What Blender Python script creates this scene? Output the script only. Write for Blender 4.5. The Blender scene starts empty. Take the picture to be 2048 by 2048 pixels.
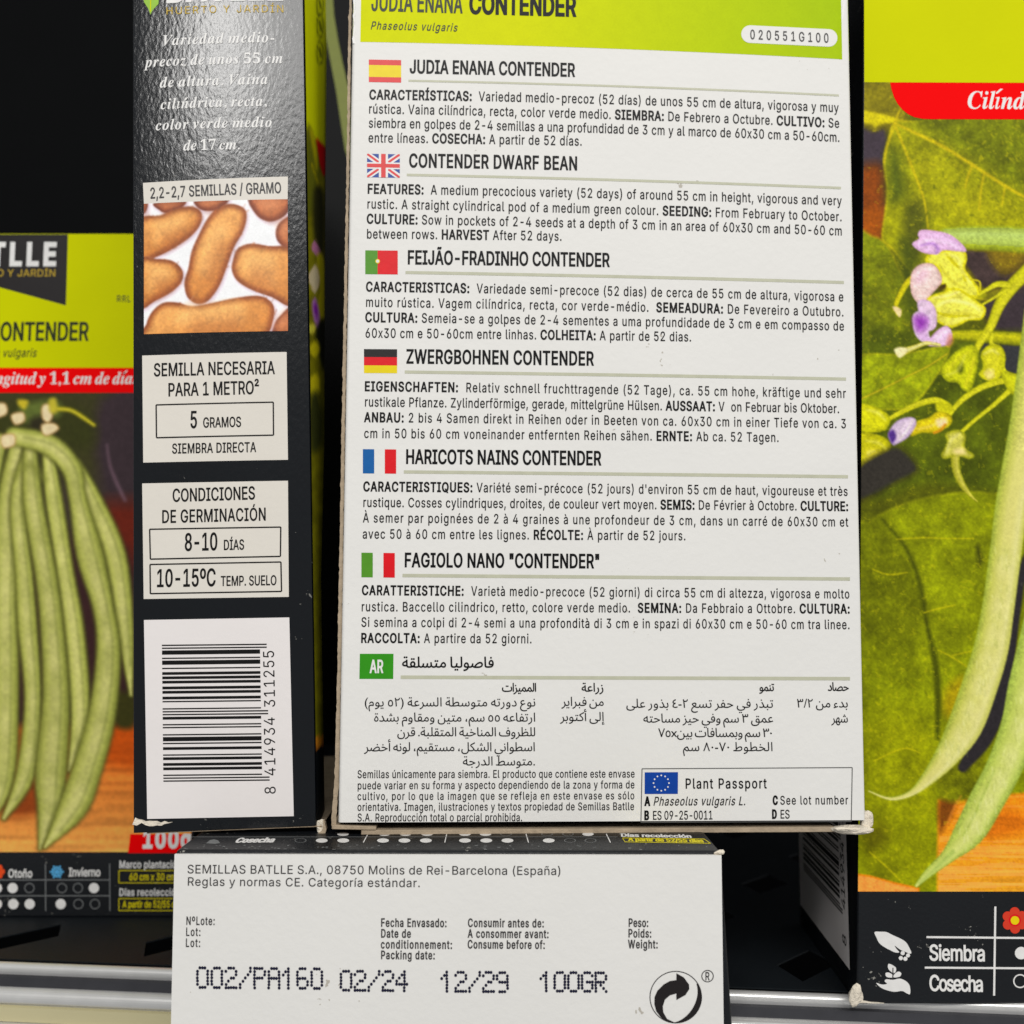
import bpy, bmesh, math, random
import numpy as np
from mathutils import Vector
from mathutils.geometry import tessellate_polygon, delaunay_2d_cdt
random.seed(4); RNG = np.random.default_rng(11)
SC = bpy.context.scene
COL = SC.collection

# ------------------------------------------------------------------ camera
FPX, CPX = 2050.0, 1024.0                     # focal length and centre in pixels of the 2048 px photograph
CAM_Z, PITCH = 0.0806, math.atan(176 / 2050)  # lens 8 cm above the shelf, tilted up a little
cd = bpy.data.cameras.new('camera'); co = bpy.data.objects.new('camera', cd); COL.objects.link(co)
co.location = (0, 0, CAM_Z); co.rotation_euler = (math.pi / 2 + PITCH, 0, 0)
cd.sensor_width = 36; cd.lens = 36 * FPX / 2048; cd.clip_start = 0.01; cd.clip_end = 20
cd.dof.use_dof = True; cd.dof.focus_distance = 0.193; cd.dof.aperture_fstop = 20.0
SC.camera = co

# ------------------------------------------------------------------ light and exposure
wd = bpy.data.worlds.new('World'); SC.world = wd; wd.use_nodes = True
bg = wd.node_tree.nodes['Background']; bg.inputs[0].default_value = (0.95, 0.97, 1, 1); bg.inputs[1].default_value = 0.29
def area(name, loc, target, sx, sy, power, color=(1, 0.985, 0.96)):
    l = bpy.data.lights.new(name, 'AREA'); l.shape = 'RECTANGLE'; l.size = sx; l.size_y = sy; l.energy = power; l.color = color
    o = bpy.data.objects.new(name, l); COL.objects.link(o); o.location = loc
    o.rotation_euler = (Vector(target) - Vector(loc)).to_track_quat('-Z', 'Y').to_euler()
    return o
area('ceiling_lamp', (-0.24, -0.62, 0.69), (0, 0.2, 0.09), 0.14, 0.30, 2.05)
area('aisle_lamp', (0.34, -1.10, 1.00), (0, 0.2, 0.05), 1.7, 0.40, 18.6)
SC.view_settings.view_transform = 'Standard'; SC.view_settings.look = 'None'
SC.view_settings.exposure = 0.0; SC.view_settings.gamma = 1.0; SC.view_settings.use_curve_mapping = False
SC.cycles.transparent_max_bounces = 16; SC.cycles.max_bounces = 6

# ------------------------------------------------------------------ geometry helpers
CAM = np.array([0, 0, CAM_Z])
FW = np.array([0, math.cos(PITCH), math.sin(PITCH)]); UPV = np.array([0, -math.sin(PITCH), math.cos(PITCH)]); RT = np.array([1.0, 0, 0])
def ray(x, y): return FW + RT * ((x - CPX) / FPX) - UPV * ((y - CPX) / FPX)
def on_z(p, z):                                # where a photo point lies on the level z
    d = ray(*p); return CAM + d * ((z - CAM_Z) / d[2])
def proj(P):
    v = np.asarray(P) - CAM; dn = v @ FW
    return CPX + FPX * (v @ RT) / dn, CPX - FPX * (v @ UPV) / dn

class Face:
    """a printed side of a carton: (u, v) in metres along it, h above the paper"""
    def __init__(s, o, yaw=0, lean=0, W=1, H=1, bulge=0.0, rnd=0.0, U=None, V=None, roll=0):
        y, l = math.radians(yaw), math.radians(lean)
        s.o = np.array(o, float)
        if U is None:
            s.U = np.array([math.cos(y), math.sin(y), 0]); s.N = np.array([math.sin(y) * math.cos(l), -math.cos(y) * math.cos(l), math.sin(l)]); s.V = np.cross(s.N, s.U)
        else:
            s.U = np.array(U, float); s.V = np.array(V, float); s.N = np.cross(s.U, s.V)
        if roll:
            k, q = math.cos(math.radians(roll)), math.sin(math.radians(roll)); s.U, s.V = s.U * k + s.V * q, s.V * k - s.U * q
        s.W, s.H, s.bg, s.r = W, H, bulge, rnd
    def b(s, u, v):
        u = np.asarray(u, float); v = np.asarray(v, float); r = 0.0 * u
        if s.bg: r = r + s.bg * np.sin(np.pi * np.clip(u / s.W, 0, 1)) ** 0.8 * np.clip(v / s.H * 1.15, 0, 1)
        if s.r:
            e = np.minimum(np.clip(u, 0, None), np.clip(s.W - u, 0, None)); k = np.clip(s.r - e, 0, s.r)
            r = r - (s.r - np.sqrt(np.clip(s.r ** 2 - k ** 2, 0, None)))
        return r
    def S(s, u, v, h=0.0):
        u = np.asarray(u, float); v = np.asarray(v, float)
        n = s.b(u, v) + h
        return s.o + u[..., None] * s.U + v[..., None] * s.V + n[..., None] * s.N
    def uv(s, x, y):
        d = ray(x, y); b = 0.0
        for _ in range(4):
            t = ((s.o + s.N * b - CAM) @ s.N) / (d @ s.N); P = CAM + d * t - s.o
            u, v = P @ s.U, P @ s.V; b = float(s.b(u, v)) if s.bg else 0.0
        return np.array([u, v])

def lin(c):
    c = np.asarray(c, float) / 255.0
    return np.where(c <= 0.04045, c / 12.92, ((c + 0.055) / 1.055) ** 2.4)

def link(name, me, mats, parent=None):
    o = bpy.data.objects.new(name, me); COL.objects.link(o)
    for m in (mats if isinstance(mats, (list, tuple)) else [mats]): me.materials.append(m)
    if parent: o.parent = parent
    return o
def mesh(name, verts, faces, mats, parent=None, smooth=False, mi=None):
    me = bpy.data.meshes.new(name)
    me.from_pydata([tuple(map(float, v)) for v in verts], [], [tuple(map(int, f)) for f in faces]); me.update()
    if mi is not None: me.polygons.foreach_set('material_index', mi)
    if smooth: me.polygons.foreach_set('use_smooth', [True] * len(me.polygons))
    return link(name, me, mats, parent)
def thing(name, label, cat, group=None, loc=(0, 0, 0)):
    o = bpy.data.objects.new(name, None); COL.objects.link(o); o.empty_display_size = 0.02
    o['label'] = label; o['category'] = cat
    if group: o['group'] = group
    return o
def hexa(name, bot, top, mats, parent, bevel=0.0006, seg=2, mi=None, noise=0.0):
    """closed box from four bottom and four top corners (front-left, front-right, back-right, back-left)"""
    bm = bmesh.new(); vs = [bm.verts.new(tuple(p)) for p in list(bot) + list(top)]
    fs = [(3, 2, 1, 0), (4, 5, 6, 7), (0, 1, 5, 4), (1, 2, 6, 5), (2, 3, 7, 6), (3, 0, 4, 7)]
    for k, f in enumerate(fs):
        fc = bm.faces.new([vs[i] for i in f]); fc.material_index = mi[k] if mi else 0
    if bevel: bmesh.ops.bevel(bm, geom=list(bm.edges), offset=bevel, segments=seg, affect='EDGES', profile=0.5, material=0 if not mi else -1)
    bmesh.ops.recalc_face_normals(bm, faces=bm.faces)
    me = bpy.data.meshes.new(name); bm.to_mesh(me); bm.free()
    return link(name, me, mats, parent)

# ------------------------------------------------------------------ materials
def nodes(name):
    m = bpy.data.materials.new(name); m.use_nodes = True; nt = m.node_tree
    return m, nt, nt.nodes['Principled BSDF']
def N(nt, t, **kw):
    n = nt.nodes.new(t)
    for k, v in kw.items(): setattr(n, k, v)
    return n
def noise(nt, scale, detail=3, vec=None, rough=0.55):
    n = N(nt, 'ShaderNodeTexNoise'); n.inputs['Scale'].default_value = scale; n.inputs['Detail'].default_value = detail; n.inputs['Roughness'].default_value = rough
    if vec is None:
        tc = N(nt, 'ShaderNodeTexCoord'); vec = tc.outputs['Object']
    nt.links.new(vec, n.inputs['Vector']); return n
def add_bump(nt, b, scale, strength, dist, stretch=None, detail=3):
    tc = N(nt, 'ShaderNodeTexCoord'); v = tc.outputs['Object']
    if stretch:
        mp = N(nt, 'ShaderNodeMapping'); mp.inputs['Scale'].default_value = stretch; mp.inputs['Rotation'].default_value = (0, math.radians(35), 0)
        nt.links.new(v, mp.inputs['Vector']); v = mp.outputs['Vector']
    n = noise(nt, scale, detail, v); bp = N(nt, 'ShaderNodeBump'); bp.inputs['Strength'].default_value = strength; bp.inputs['Distance'].default_value = dist
    nt.links.new(n.outputs['Fac'], bp.inputs['Height']); nt.links.new(bp.outputs['Normal'], b.inputs['Normal'])
def paper(name, rgb, rough=0.42, var=0.06, scale=60, bump=(900, 0.12, 0.0002), specks=None, metal=0.0, spec=0.5, stretch=None):
    m, nt, b = nodes(name); c = lin(rgb)
    n = noise(nt, scale, 4); r = N(nt, 'ShaderNodeValToRGB')
    r.color_ramp.elements[0].position = 0.3; r.color_ramp.elements[1].position = 0.7
    r.color_ramp.elements[0].color = (*np.clip(c * (1 - var), 0, 1), 1); r.color_ramp.elements[1].color = (*np.clip(c * (1 + var), 0, 1), 1)
    nt.links.new(n.outputs['Fac'], r.inputs['Fac']); out = r.outputs['Color']
    if specks:                                    # rubbed-off ink: small flecks with the colour of the board
        sc, th, sr = specks
        n2 = noise(nt, sc, 2); n3 = noise(nt, sc / 9, 2); mu = N(nt, 'ShaderNodeMath', operation='MULTIPLY')
        nt.links.new(n2.outputs['Fac'], mu.inputs[0]); nt.links.new(n3.outputs['Fac'], mu.inputs[1])
        rr = N(nt, 'ShaderNodeValToRGB'); rr.color_ramp.elements[0].position = th; rr.color_ramp.elements[1].position = th + 0.03
        nt.links.new(mu.outputs[0], rr.inputs['Fac'])
        mx = N(nt, 'ShaderNodeMixRGB'); mx.inputs['Color2'].default_value = (*lin(sr), 1)
        nt.links.new(rr.outputs['Color'], mx.inputs['Fac']); nt.links.new(out, mx.inputs['Color1']); out = mx.outputs['Color']
    nt.links.new(out, b.inputs['Base Color'])
    b.inputs['Roughness'].default_value = rough; b.inputs['Metallic'].default_value = metal; b.inputs['Specular IOR Level'].default_value = spec
    if bump: add_bump(nt, b, bump[0], bump[1], bump[2], stretch)
    return m
def picture_mat(name, mottle=0.05, rough=0.5, spec=0.08):
    m, nt, b = nodes(name)
    at = N(nt, 'ShaderNodeVertexColor', layer_name='Col'); n = noise(nt, 2600, 2); n2 = noise(nt, 420, 3)
    ad = N(nt, 'ShaderNodeMath', operation='ADD'); nt.links.new(n.outputs['Fac'], ad.inputs[0]); nt.links.new(n2.outputs['Fac'], ad.inputs[1])
    mr = N(nt, 'ShaderNodeMapRange'); mr.inputs['From Min'].default_value = 0.6; mr.inputs['From Max'].default_value = 1.4
    mr.inputs['To Min'].default_value = 1 - mottle; mr.inputs['To Max'].default_value = 1 + mottle
    nt.links.new(ad.outputs[0], mr.inputs['Value'])
    mx = N(nt, 'ShaderNodeMixRGB', blend_type='MULTIPLY'); mx.inputs['Fac'].default_value = 1
    nt.links.new(at.outputs['Color'], mx.inputs['Color1']); nt.links.new(mr.outputs['Result'], mx.inputs['Color2']); nt.links.new(mx.outputs['Color'], b.inputs['Base Color'])
    b.inputs['Roughness'].default_value = rough; b.inputs['Specular IOR Level'].default_value = spec
    add_bump(nt, b, 1100, 0.10, 0.0002)
    return m
K = 1 / 0.78
def ink(name, rgb, rough=0.42, k=1.0, spec=0.25, var=0.05):
    return paper(name, rgb, rough, var, 500, (1400, 0.08, 0.0002), spec=spec)
M_WHITE = paper('white_board', (236, 234, 229), 0.5, 0.015, 40, (700, 0.22, 0.0003), specks=(700, 0.475, (190, 184, 172)), spec=0.15)
M_CREAM = paper('cream_label', (228, 222, 211), 0.45, 0.02, 50, (700, 0.15, 0.0003), spec=0.15)
M_BLABEL = paper('white_label', (238, 232, 229), 0.45, 0.015, 50, (700, 0.12, 0.0003), spec=0.15)
M_BLACK = paper('black_gloss_board', (6, 10, 15), 0.19, 0.12, 60, (1250, 0.30, 0.0002), specks=(1500, 0.44, (120, 118, 112)), spec=0.5, stretch=(1, 1, 0.55))
M_BLACK2 = paper('black_rubbed_board', (15, 18, 22), 0.42, 0.15, 60, (1300, 0.3, 0.0003), specks=(1500, 0.42, (150, 148, 140)), spec=0.4)
M_DARK = paper('dark_board', (6, 7, 8), 0.6, 0.1, 60, None, spec=0.15)
M_BROWN = paper('raw_grey_board', (176, 158, 134), 0.85, 0.16, 420, (1600, 0.5, 0.0004), spec=0.1)
M_TORN = paper('torn_paper_fibre', (236, 225, 206), 0.9, 0.12, 500, (1500, 0.8, 0.0006), spec=0.1)
M_GREEN = paper('lime_print', (213, 217, 0), 0.55, 0.03, 50, (900, 0.12, 0.0002), spec=0.04)
M_TEXT = ink('black_ink', (21, 20, 20), spec=0.15); M_HEAD = ink('heading_ink', (12, 12, 13), spec=0.15); M_OLIVE = ink('dark_olive_ink', (38, 46, 14))
M_RULE = ink('sage_rule_ink', (196, 196, 172)); M_RED = ink('red_ink', (226, 12, 26)); M_YEL = ink('yellow_ink', (240, 215, 0))
M_ORED = ink('orange_red_ink', (222, 62, 38)); M_BLUE = ink('flag_blue_ink', (52, 80, 158)); M_FBLUE = ink('french_blue_ink', (10, 95, 165)); M_EU = ink('european_blue_ink', (8, 66, 160))
M_FGRN = ink('flag_green_ink', (84, 150, 36)); M_AR = ink('badge_green_ink', (50, 150, 20)); M_FBLK = ink('flag_black_ink', (34, 30, 30)); M_PINK = ink('pale_red_ink', (226, 70, 70))
M_WINK = ink('white_ink', (238, 236, 232)); M_GOLD = ink('gold_ink', (196, 164, 40)); M_LINE = ink('hairline_ink', (90, 90, 88)); M_STAMP = ink('blue_black_stamp_ink', (28, 28, 52))
M_GREY = ink('grey_ink', (62, 60, 60)); M_YTXT = ink('bright_yellow_ink', (226, 210, 0)); M_RING = ink('grey_ring_ink', (120, 122, 122)); M_SNOW = ink('ice_blue_ink', (90, 175, 225)); M_FLW = ink('orange_flower_ink', (240, 80, 30))
M_DGRN = ink('ring_green_ink', (110, 118, 8)); M_LEAFG = ink('leaf_green_ink', (150, 196, 60))
M_RIBBON = paper('red_ribbon_print', (255, 0, 4), 0.55, 0.02, 50, (900, 0.1, 0.0002), spec=0.04)
M_PIC = picture_mat('printed_photo'); M_PICB = picture_mat('printed_photo_matt', 0.07, 0.45, 0.3)
M_STEEL = paper('brushed_aluminium', (222, 221, 218), 0.33, 0.05, 200, (400, 0.05, 0.0002), metal=0.45)
M_STEELD = paper('dark_steel', (70, 70, 74), 0.4, 0.1, 200, None, metal=0.6)
M_CHAN = paper('cream_label_strip', (200, 191, 150), 0.3, 0.04, 30, None)
M_DECK = paper('black_shelf_paint', (20, 25, 29), 0.6, 0.12, 80, (900, 0.2, 0.0003), specks=(260, 0.46, (54, 52, 58)), spec=0.25)
M_VOID = paper('unlit_panel_black', (7, 8, 9), 0.8, 0.1, 20, None, spec=0.1)  # shade put into the colour: unlit wall behind, dark below the shelf holes

# ------------------------------------------------------------------ lettering: outlines of each letter, 1000 units, one string a letter
GLYPH_SANS = {
'!':'196;67,160 -4,349 69,0 -4,-349;98,-4 -17,3 -15,10 -10,15 -4,17 4,17 10,15 15,10 17,3 18,-3 14,-10 10,-15 3,-17 -3,-17 -10,-15 -14,-10',
'"':'321;78,318 -8,191 66,0 -8,-191;193,318 -8,191 65,0 -7,-191',
'%':'676;175,283 -29,3 -25,11 -20,17 -15,21 -8,25 -3,52 3,28 9,24 14,22 20,17 25,10 29,4 31,-4 24,-10 20,-17 14,-22 9,-24 3,-52 -3,-28 -9,-25 -14,-21 -20,-17 -25,-11;175,327 23,5 14,14 9,19 2,47 -2,23 -8,19 -15,14 -23,5 -22,-5 -15,-14 -8,-19 -3,-47 3,-23 8,-19 15,-14;501,-10 -30,4 -25,11 -20,16 -14,22 -9,25 -3,52 3,27 9,25 15,22 20,16 24,11 30,4 30,-4 25,-11 20,-16 14,-22 8,-25 3,-52 -3,-27 -9,-25 -14,-22 -20,-16 -24,-11;501,35 22,4 15,14 8,20 3,47 -3,22 -8,20 -14,14 -23,4 -22,-4 -15,-14 -8,-20 -3,-47 2,-22 9,-20 15,-14;132,0 350,509 58,0 -349,-509',
"'":'206;78,318 -8,191 66,0 -8,-191',
'(':'273;89,207 3,57 22,120 39,110 24,45 59,0 -45,-111 -30,-115 -10,-106 9,-92 28,-99 48,-112 -59,0 -38,75 -28,76 -16,76',
')':'273;37,-96 49,114 27,98 9,91 -10,106 -30,115 -45,111 60,0 24,-45 38,-110 22,-120 3,-57 -6,-77 -17,-77 -27,-75 -37,-74',
',':'188;38,-119 30,190 69,0 -53,-190',
'-':'453;337,244 0,-56 -223,0 0,56',
'.':'188;95,-4 -17,3 -15,10 -10,15 -3,17 3,18 10,14 15,10 17,4 18,-4 15,-10 10,-14 3,-18 -3,-17 -10,-15 -15,-10',
'/':'249;235,533 -164,-609 -57,0 164,609',
'0':'453;227,-7 -53,8 -44,23 -35,38 -26,51 -16,65 -5,76 5,76 16,65 26,52 35,37 44,24 53,8 52,-8 44,-24 35,-37 26,-52 16,-65 5,-76 -5,-76 -16,-65 -25,-51 -36,-38 -44,-23;227,50 34,6 29,18 23,29 17,41 10,50 4,60 -4,60 -10,51 -17,40 -23,30 -29,18 -34,7 -35,-7 -29,-18 -23,-30 -17,-40 -10,-51 -4,-60 4,-60 10,-50 17,-41 23,-29 29,-18',
'1':'453;76,0 0,55 315,0 0,-55;276,509 0,-509 -64,0 0,448 -126,-90 0,69 112,82',
'2':'453;64,0 0,47 197,210 38,48 19,43 2,23 -3,26 -9,22 -15,17 -20,13 -23,8 -26,3 -28,-3 -24,-10 -19,-14 -14,-20 -9,-23 -3,-28 -61,0 5,43 15,37 25,31 32,23 39,15 43,5 43,-5 38,-14 31,-23 24,-29 15,-34 5,-39 -3,-27 -7,-27 -35,-59 -69,-79 -114,-120 0,-3 236,0 0,-57',
'3':'453;218,-7 -45,4 -40,13 -35,20 -28,27 -18,34 -8,41 65,0 6,-25 11,-20 18,-16 21,-12 26,-7 28,-2 29,3 27,8 22,13 18,19 10,23 4,29 -3,27 -10,24 -17,21 -24,17 -33,10 -85,4 0,51 131,153 -218,0 0,57 302,0 0,-48 -161,-183 0,11 53,-1 44,-12 36,-23 27,-31 16,-36 6,-41 -6,-42 -17,-37 -26,-30 -35,-24 -43,-14',
'4':'453;40,105 0,53 207,351 64,0 -202,-343 0,-3 304,0 0,-58;282,0 0,121 0,25 0,172 61,0 0,-318',
'5':'453;221,-7 -43,5 -38,13 -32,21 -25,28 -17,33 -6,37 62,0 5,-22 11,-19 16,-16 19,-13 23,-8 25,-2 29,3 26,11 22,18 16,22 10,27 4,31 -4,31 -10,28 -17,23 -22,18 -27,11 -30,4 -51,-9 -39,-22 -61,7 29,256 270,0 0,-57 -215,0 -15,-151 42,24 51,9 34,-4 31,-9 27,-15 24,-21 19,-25 15,-29 9,-32 3,-36 -6,-46 -16,-41 -26,-35 -34,-26 -41,-16',
'6':'453;226,-7 -44,6 -40,16 -33,25 -25,34 -15,41 -5,47 4,37 12,40 22,46 150,224 70,0 -171,-248 -6,0 20,27 31,19 39,7 43,-5 38,-14 30,-24 24,-31 14,-39 5,-44 -5,-45 -16,-39 -25,-34 -33,-25 -39,-16;226,48 28,4 25,11 20,16 15,22 10,27 3,29 -3,30 -10,26 -15,22 -20,16 -25,11 -28,3 -28,-3 -24,-10 -21,-17 -15,-21 -10,-26 -3,-30 3,-30 10,-26 15,-23 21,-16 24,-11',
'7':'453;97,0 226,448 0,4 -261,0 0,57 329,0 0,-60 -226,-449',
'8':'453;226,-7 -48,5 -42,13 -35,22 -27,29 -17,34 -5,39 3,31 10,29 16,25 20,21 24,15 28,11 -34,15 -26,26 -17,34 -6,38 5,37 15,33 24,27 32,21 38,13 42,5 43,-5 37,-13 31,-21 24,-27 16,-33 5,-37 -6,-38 -17,-34 -26,-26 -33,-17 27,-9 24,-15 21,-21 15,-25 10,-29 4,-31 -6,-39 -17,-34 -26,-29 -35,-22 -42,-13;226,49 32,3 27,8 22,14 16,17 10,22 4,26 -4,26 -11,24 -17,19 -22,15 -27,9 -30,3 -30,-3 -27,-9 -22,-15 -17,-19 -11,-24 -4,-26 4,-26 10,-22 16,-17 22,-14 28,-8;226,290 26,2 22,8 19,13 14,17 9,21 3,25 -3,23 -8,21 -14,17 -19,12 -23,8 -26,3 -26,-3 -23,-8 -18,-12 -14,-17 -9,-21 -3,-23 3,-25 9,-21 14,-17 19,-13 23,-8',
'9':'453;226,516 45,-6 39,-16 33,-26 25,-34 16,-41 5,-46 -4,-38 -12,-39 -23,-46 -150,-224 -70,0 171,248 6,0 -20,-27 -30,-19 -39,-7 -43,4 -38,15 -31,23 -23,32 -15,38 -4,45 5,45 16,39 25,33 33,25 39,16;226,460 -27,-3 -25,-11 -20,-17 -16,-22 -9,-26 -4,-29 4,-30 9,-27 16,-21 20,-17 25,-10 27,-4 28,4 25,10 20,16 15,22 10,26 3,29 -3,31 -10,26 -15,22 -20,17 -25,11',
':':'188;95,-4 -17,3 -15,10 -10,15 -3,17 3,18 10,14 15,10 17,4 18,-4 15,-10 10,-14 3,-18 -3,-17 -10,-15 -15,-10;95,271 -17,3 -15,10 -10,15 -3,17 3,18 10,15 15,10 17,3 18,-3 15,-10 10,-15 3,-18 -3,-17 -10,-15 -15,-10',
'A':'480;16,0 185,509 75,0 187,-509 -68,0 -108,302 -55,176 13,0 -54,-176 -106,-302;110,142 0,57 260,0 0,-57',
'B':'456;60,0 0,509 181,0 48,-5 40,-13 30,-22 22,-27 13,-32 4,-36 -3,-30 -8,-24 -14,-19 -37,-26 -21,-8 0,-5 24,-5 24,-12 22,-18 17,-24 12,-30 4,-37 -5,-36 -13,-33 -23,-28 -33,-21 -43,-14 -54,-4;125,57 120,0 51,6 34,17 19,25 6,32 -3,24 -10,23 -15,19 -21,15 -27,10 -31,3 -123,0;125,285 140,3 23,8 20,13 15,17 10,22 3,24 -6,31 -17,26 -30,17 -43,6 -115,0',
'C':'510;267,-7 -62,8 -55,24 -46,38 -34,52 -22,64 -8,75 8,75 22,64 34,52 46,39 55,24 62,8 38,-3 35,-9 33,-14 29,-19 25,-24 21,-29 15,-33 10,-37 -65,0 -19,47 -32,33 -42,21 -48,7 -44,-6 -39,-18 -34,-29 -25,-39 -16,-50 -6,-60 6,-60 16,-49 26,-40 33,-29 39,-17 44,-6 48,7 42,21 32,33 19,46 65,0 -10,-36 -15,-33 -20,-29 -26,-24 -29,-19 -32,-14 -36,-9',
'D':'502;219,0 -123,0 0,57 119,0 57,6 46,18 36,29 25,39 15,49 5,57 -5,57 -15,49 -25,38 -34,29 -45,18 -54,6 -128,0 0,57 132,0 69,-8 59,-23 46,-37 34,-50 22,-62 7,-74 -7,-74 -22,-62 -35,-51 -47,-37 -60,-23;125,509 0,-509 -65,0 0,509',
'E':'419;60,0 0,509 312,0 0,-57 -247,0 0,-166 230,0 0,-57 -230,0 0,-172 250,0 0,-57',
'F':'410;60,0 0,509 309,0 0,-57 -244,0 0,-174 221,0 0,-57 -221,0 0,-221',
'G':'520;269,-7 -64,8 -56,24 -45,39 -35,52 -22,63 -7,75 7,75 22,64 34,52 46,39 54,24 62,8 39,-3 36,-9 34,-15 29,-20 26,-24 20,-29 16,-32 9,-35 -66,0 -21,44 -31,34 -41,21 -50,8 -43,-6 -39,-18 -33,-28 -25,-40 -16,-50 -6,-60 6,-60 16,-49 26,-40 33,-29 40,-17 45,-6 40,4 36,14 29,22 22,30 14,37 5,42 19,-3 -151,0 0,57 195,0 0,-56 -7,-59 -20,-50 -32,-41 -42,-31 -51,-19',
'H':'517;60,0 0,509 65,0 0,-220 267,0 0,220 65,0 0,-509 -65,0 0,232 -267,0 0,-232',
'I':'300;31,0 0,57 87,0 0,395 -87,0 0,57 238,0 0,-57 -86,0 0,-395 86,0 0,-57',
'J':'396;185,-7 -61,10 -49,30 -31,48 -11,64 0,28 65,0 6,-69 18,-30 27,-18 36,-6 35,6 28,18 18,30 6,41 0,364 64,0 0,-364 -10,-64 -32,-48 -48,-30',
'K':'467;104,145 0,71 108,128 152,165 84,0 -217,-233 -3,0;60,0 0,509 65,0 -1,-284 1,-32 0,-193;372,0 -184,259 40,50 221,-309',
'L':'393;60,0 0,509 65,0 0,-452 236,0 0,-57',
'M':'628;60,0 0,509 92,0 125,-322 45,-138 -15,0 45,138 124,322 92,0 0,-509 -64,0 0,291 3,166 6,0 -57,-166 -114,-291 -56,0 -116,291 -58,166 7,0 3,-457',
'N':'523;60,0 0,509 76,0 207,-326 71,-128 -9,-1 -6,141 0,314 64,0 0,-509 -76,0 -185,290 -94,162 11,2 6,-163 0,-291',
'O':'533;267,-7 -62,8 -55,24 -45,38 -35,52 -22,64 -8,75 8,75 22,64 35,52 45,39 55,24 62,8 62,-8 55,-24 45,-39 35,-52 22,-64 7,-75 -7,-75 -22,-64 -35,-52 -45,-38 -55,-24;267,53 43,6 39,17 34,29 25,39 17,50 5,60 -5,60 -17,51 -25,39 -34,29 -39,17 -43,6 -44,-6 -39,-17 -33,-29 -26,-40 -16,-50 -6,-60 6,-60 16,-50 26,-39 33,-29 39,-17',
'P':'445;60,0 0,509 175,0 54,-6 43,-16 34,-25 24,-32 14,-39 5,-43 -5,-44 -14,-39 -24,-32 -34,-26 -43,-16 -54,-5 -126,0 0,56 124,0 36,4 28,10 21,16 15,22 9,25 2,29 -2,28 -9,26 -15,21 -21,16 -29,10 -36,3 -107,0 0,-452',
'Q':'533;245,159 68,0 155,-207 -67,0 -55,75 -15,19;267,-7 -62,8 -55,24 -45,38 -35,52 -22,64 -8,75 8,75 22,64 35,52 45,39 55,24 62,8 62,-8 55,-24 45,-39 35,-52 22,-64 7,-75 -7,-75 -22,-64 -35,-52 -45,-38 -55,-24;267,53 43,6 39,17 34,29 25,39 17,50 5,60 -5,60 -17,51 -25,39 -34,29 -39,17 -43,6 -44,-6 -39,-17 -33,-29 -26,-40 -16,-50 -6,-60 6,-60 16,-50 26,-39 33,-29 39,-17',
'R':'449;60,0 0,509 176,0 54,-5 43,-15 34,-24 23,-32 15,-38 4,-43 -4,-43 -15,-38 -23,-31 -34,-23 -44,-14 -53,-5 -140,0 0,57 173,3 29,9 21,14 15,19 8,24 3,28 -3,28 -8,25 -15,20 -21,15 -29,9 -144,3 0,-452;353,0 -123,229 73,0 125,-229',
'S':'447;224,-9 -52,5 -44,13 -37,22 -27,29 -18,36 -8,41 66,0 6,-27 13,-22 19,-17 24,-12 28,-7 30,-3 33,3 29,8 25,14 18,18 12,22 5,25 -4,22 -10,18 -36,26 -168,55 -42,29 -26,37 -8,46 6,41 17,35 27,28 36,22 42,13 47,5 48,-5 41,-13 35,-22 26,-27 17,-34 7,-37 -64,0 -11,34 -24,25 -35,16 -42,6 -31,-3 -27,-8 -22,-13 -16,-17 -11,-20 -3,-22 4,-24 12,-18 38,-26 143,-44 47,-26 20,-18 16,-22 10,-27 3,-32 -5,-40 -17,-35 -26,-30 -37,-23 -45,-15',
'T':'449;32,452 0,57 385,0 0,-57 -160,0 0,-452 -64,0 0,452',
'U':'517;259,-8 -56,6 -49,17 -40,28 -29,37 -19,44 -6,49 0,336 64,0 0,-331 4,-34 13,-31 19,-26 27,-19 33,-12 39,-4 39,4 33,12 26,19 20,26 12,31 4,34 0,331 64,0 0,-336 -6,-49 -18,-44 -30,-37 -40,-28 -48,-17',
'V':'480;204,0 -188,509 68,0 108,-303 56,-175 -13,0 55,175 105,303 68,0 -185,-509',
'W':'686;155,0 -139,509 66,0 81,-313 34,-156 -8,0 35,156 82,313 74,0 82,-313 35,-156 -9,0 35,156 80,313 67,0 -140,-509 -75,0 -87,323 -32,152 14,0 -32,-152 -88,-323',
'X':'474;18,0 199,284 0,-48 -188,273 75,0 119,-180 20,-37 -11,0 66,108 76,109 72,0 -187,-270 0,48 197,-287 -74,0 -132,195 -20,36 14,0 -62,-102 -91,-129',
'Y':'472;203,0 0,208 -187,301 75,0 131,-217 28,-62 -26,0 27,63 130,216 74,0 -187,-301 0,-208',
'Z':'438;42,0 0,46 231,339 68,91 7,-22 -308,-2 0,57 357,0 0,-47 -228,-333 -72,-96 -7,21 309,3 0,-57',
'_':'319;319,0 0,-56 -319,0 0,56',
'a':'389;160,-9 -34,4 -32,10 -26,17 -20,23 -13,28 -5,35 4,30 9,23 15,18 42,24 165,32 8,8 0,36 -6,18 -11,14 -16,11 -20,7 -49,0 -39,-16 -25,-25 -7,-14 -59,17 16,31 22,24 25,18 29,11 61,9 45,-5 47,-19 20,-17 16,-23 11,-30 4,-39 0,-251 -60,0 0,52 -5,0 -20,-27 -37,-24 -25,-7;202,49 26,10 20,15 15,19 9,22 4,75 -17,-8 -125,-23 -31,-20 -8,-15 -3,-19 2,-18 8,-15 28,-20 19,-5',
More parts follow.
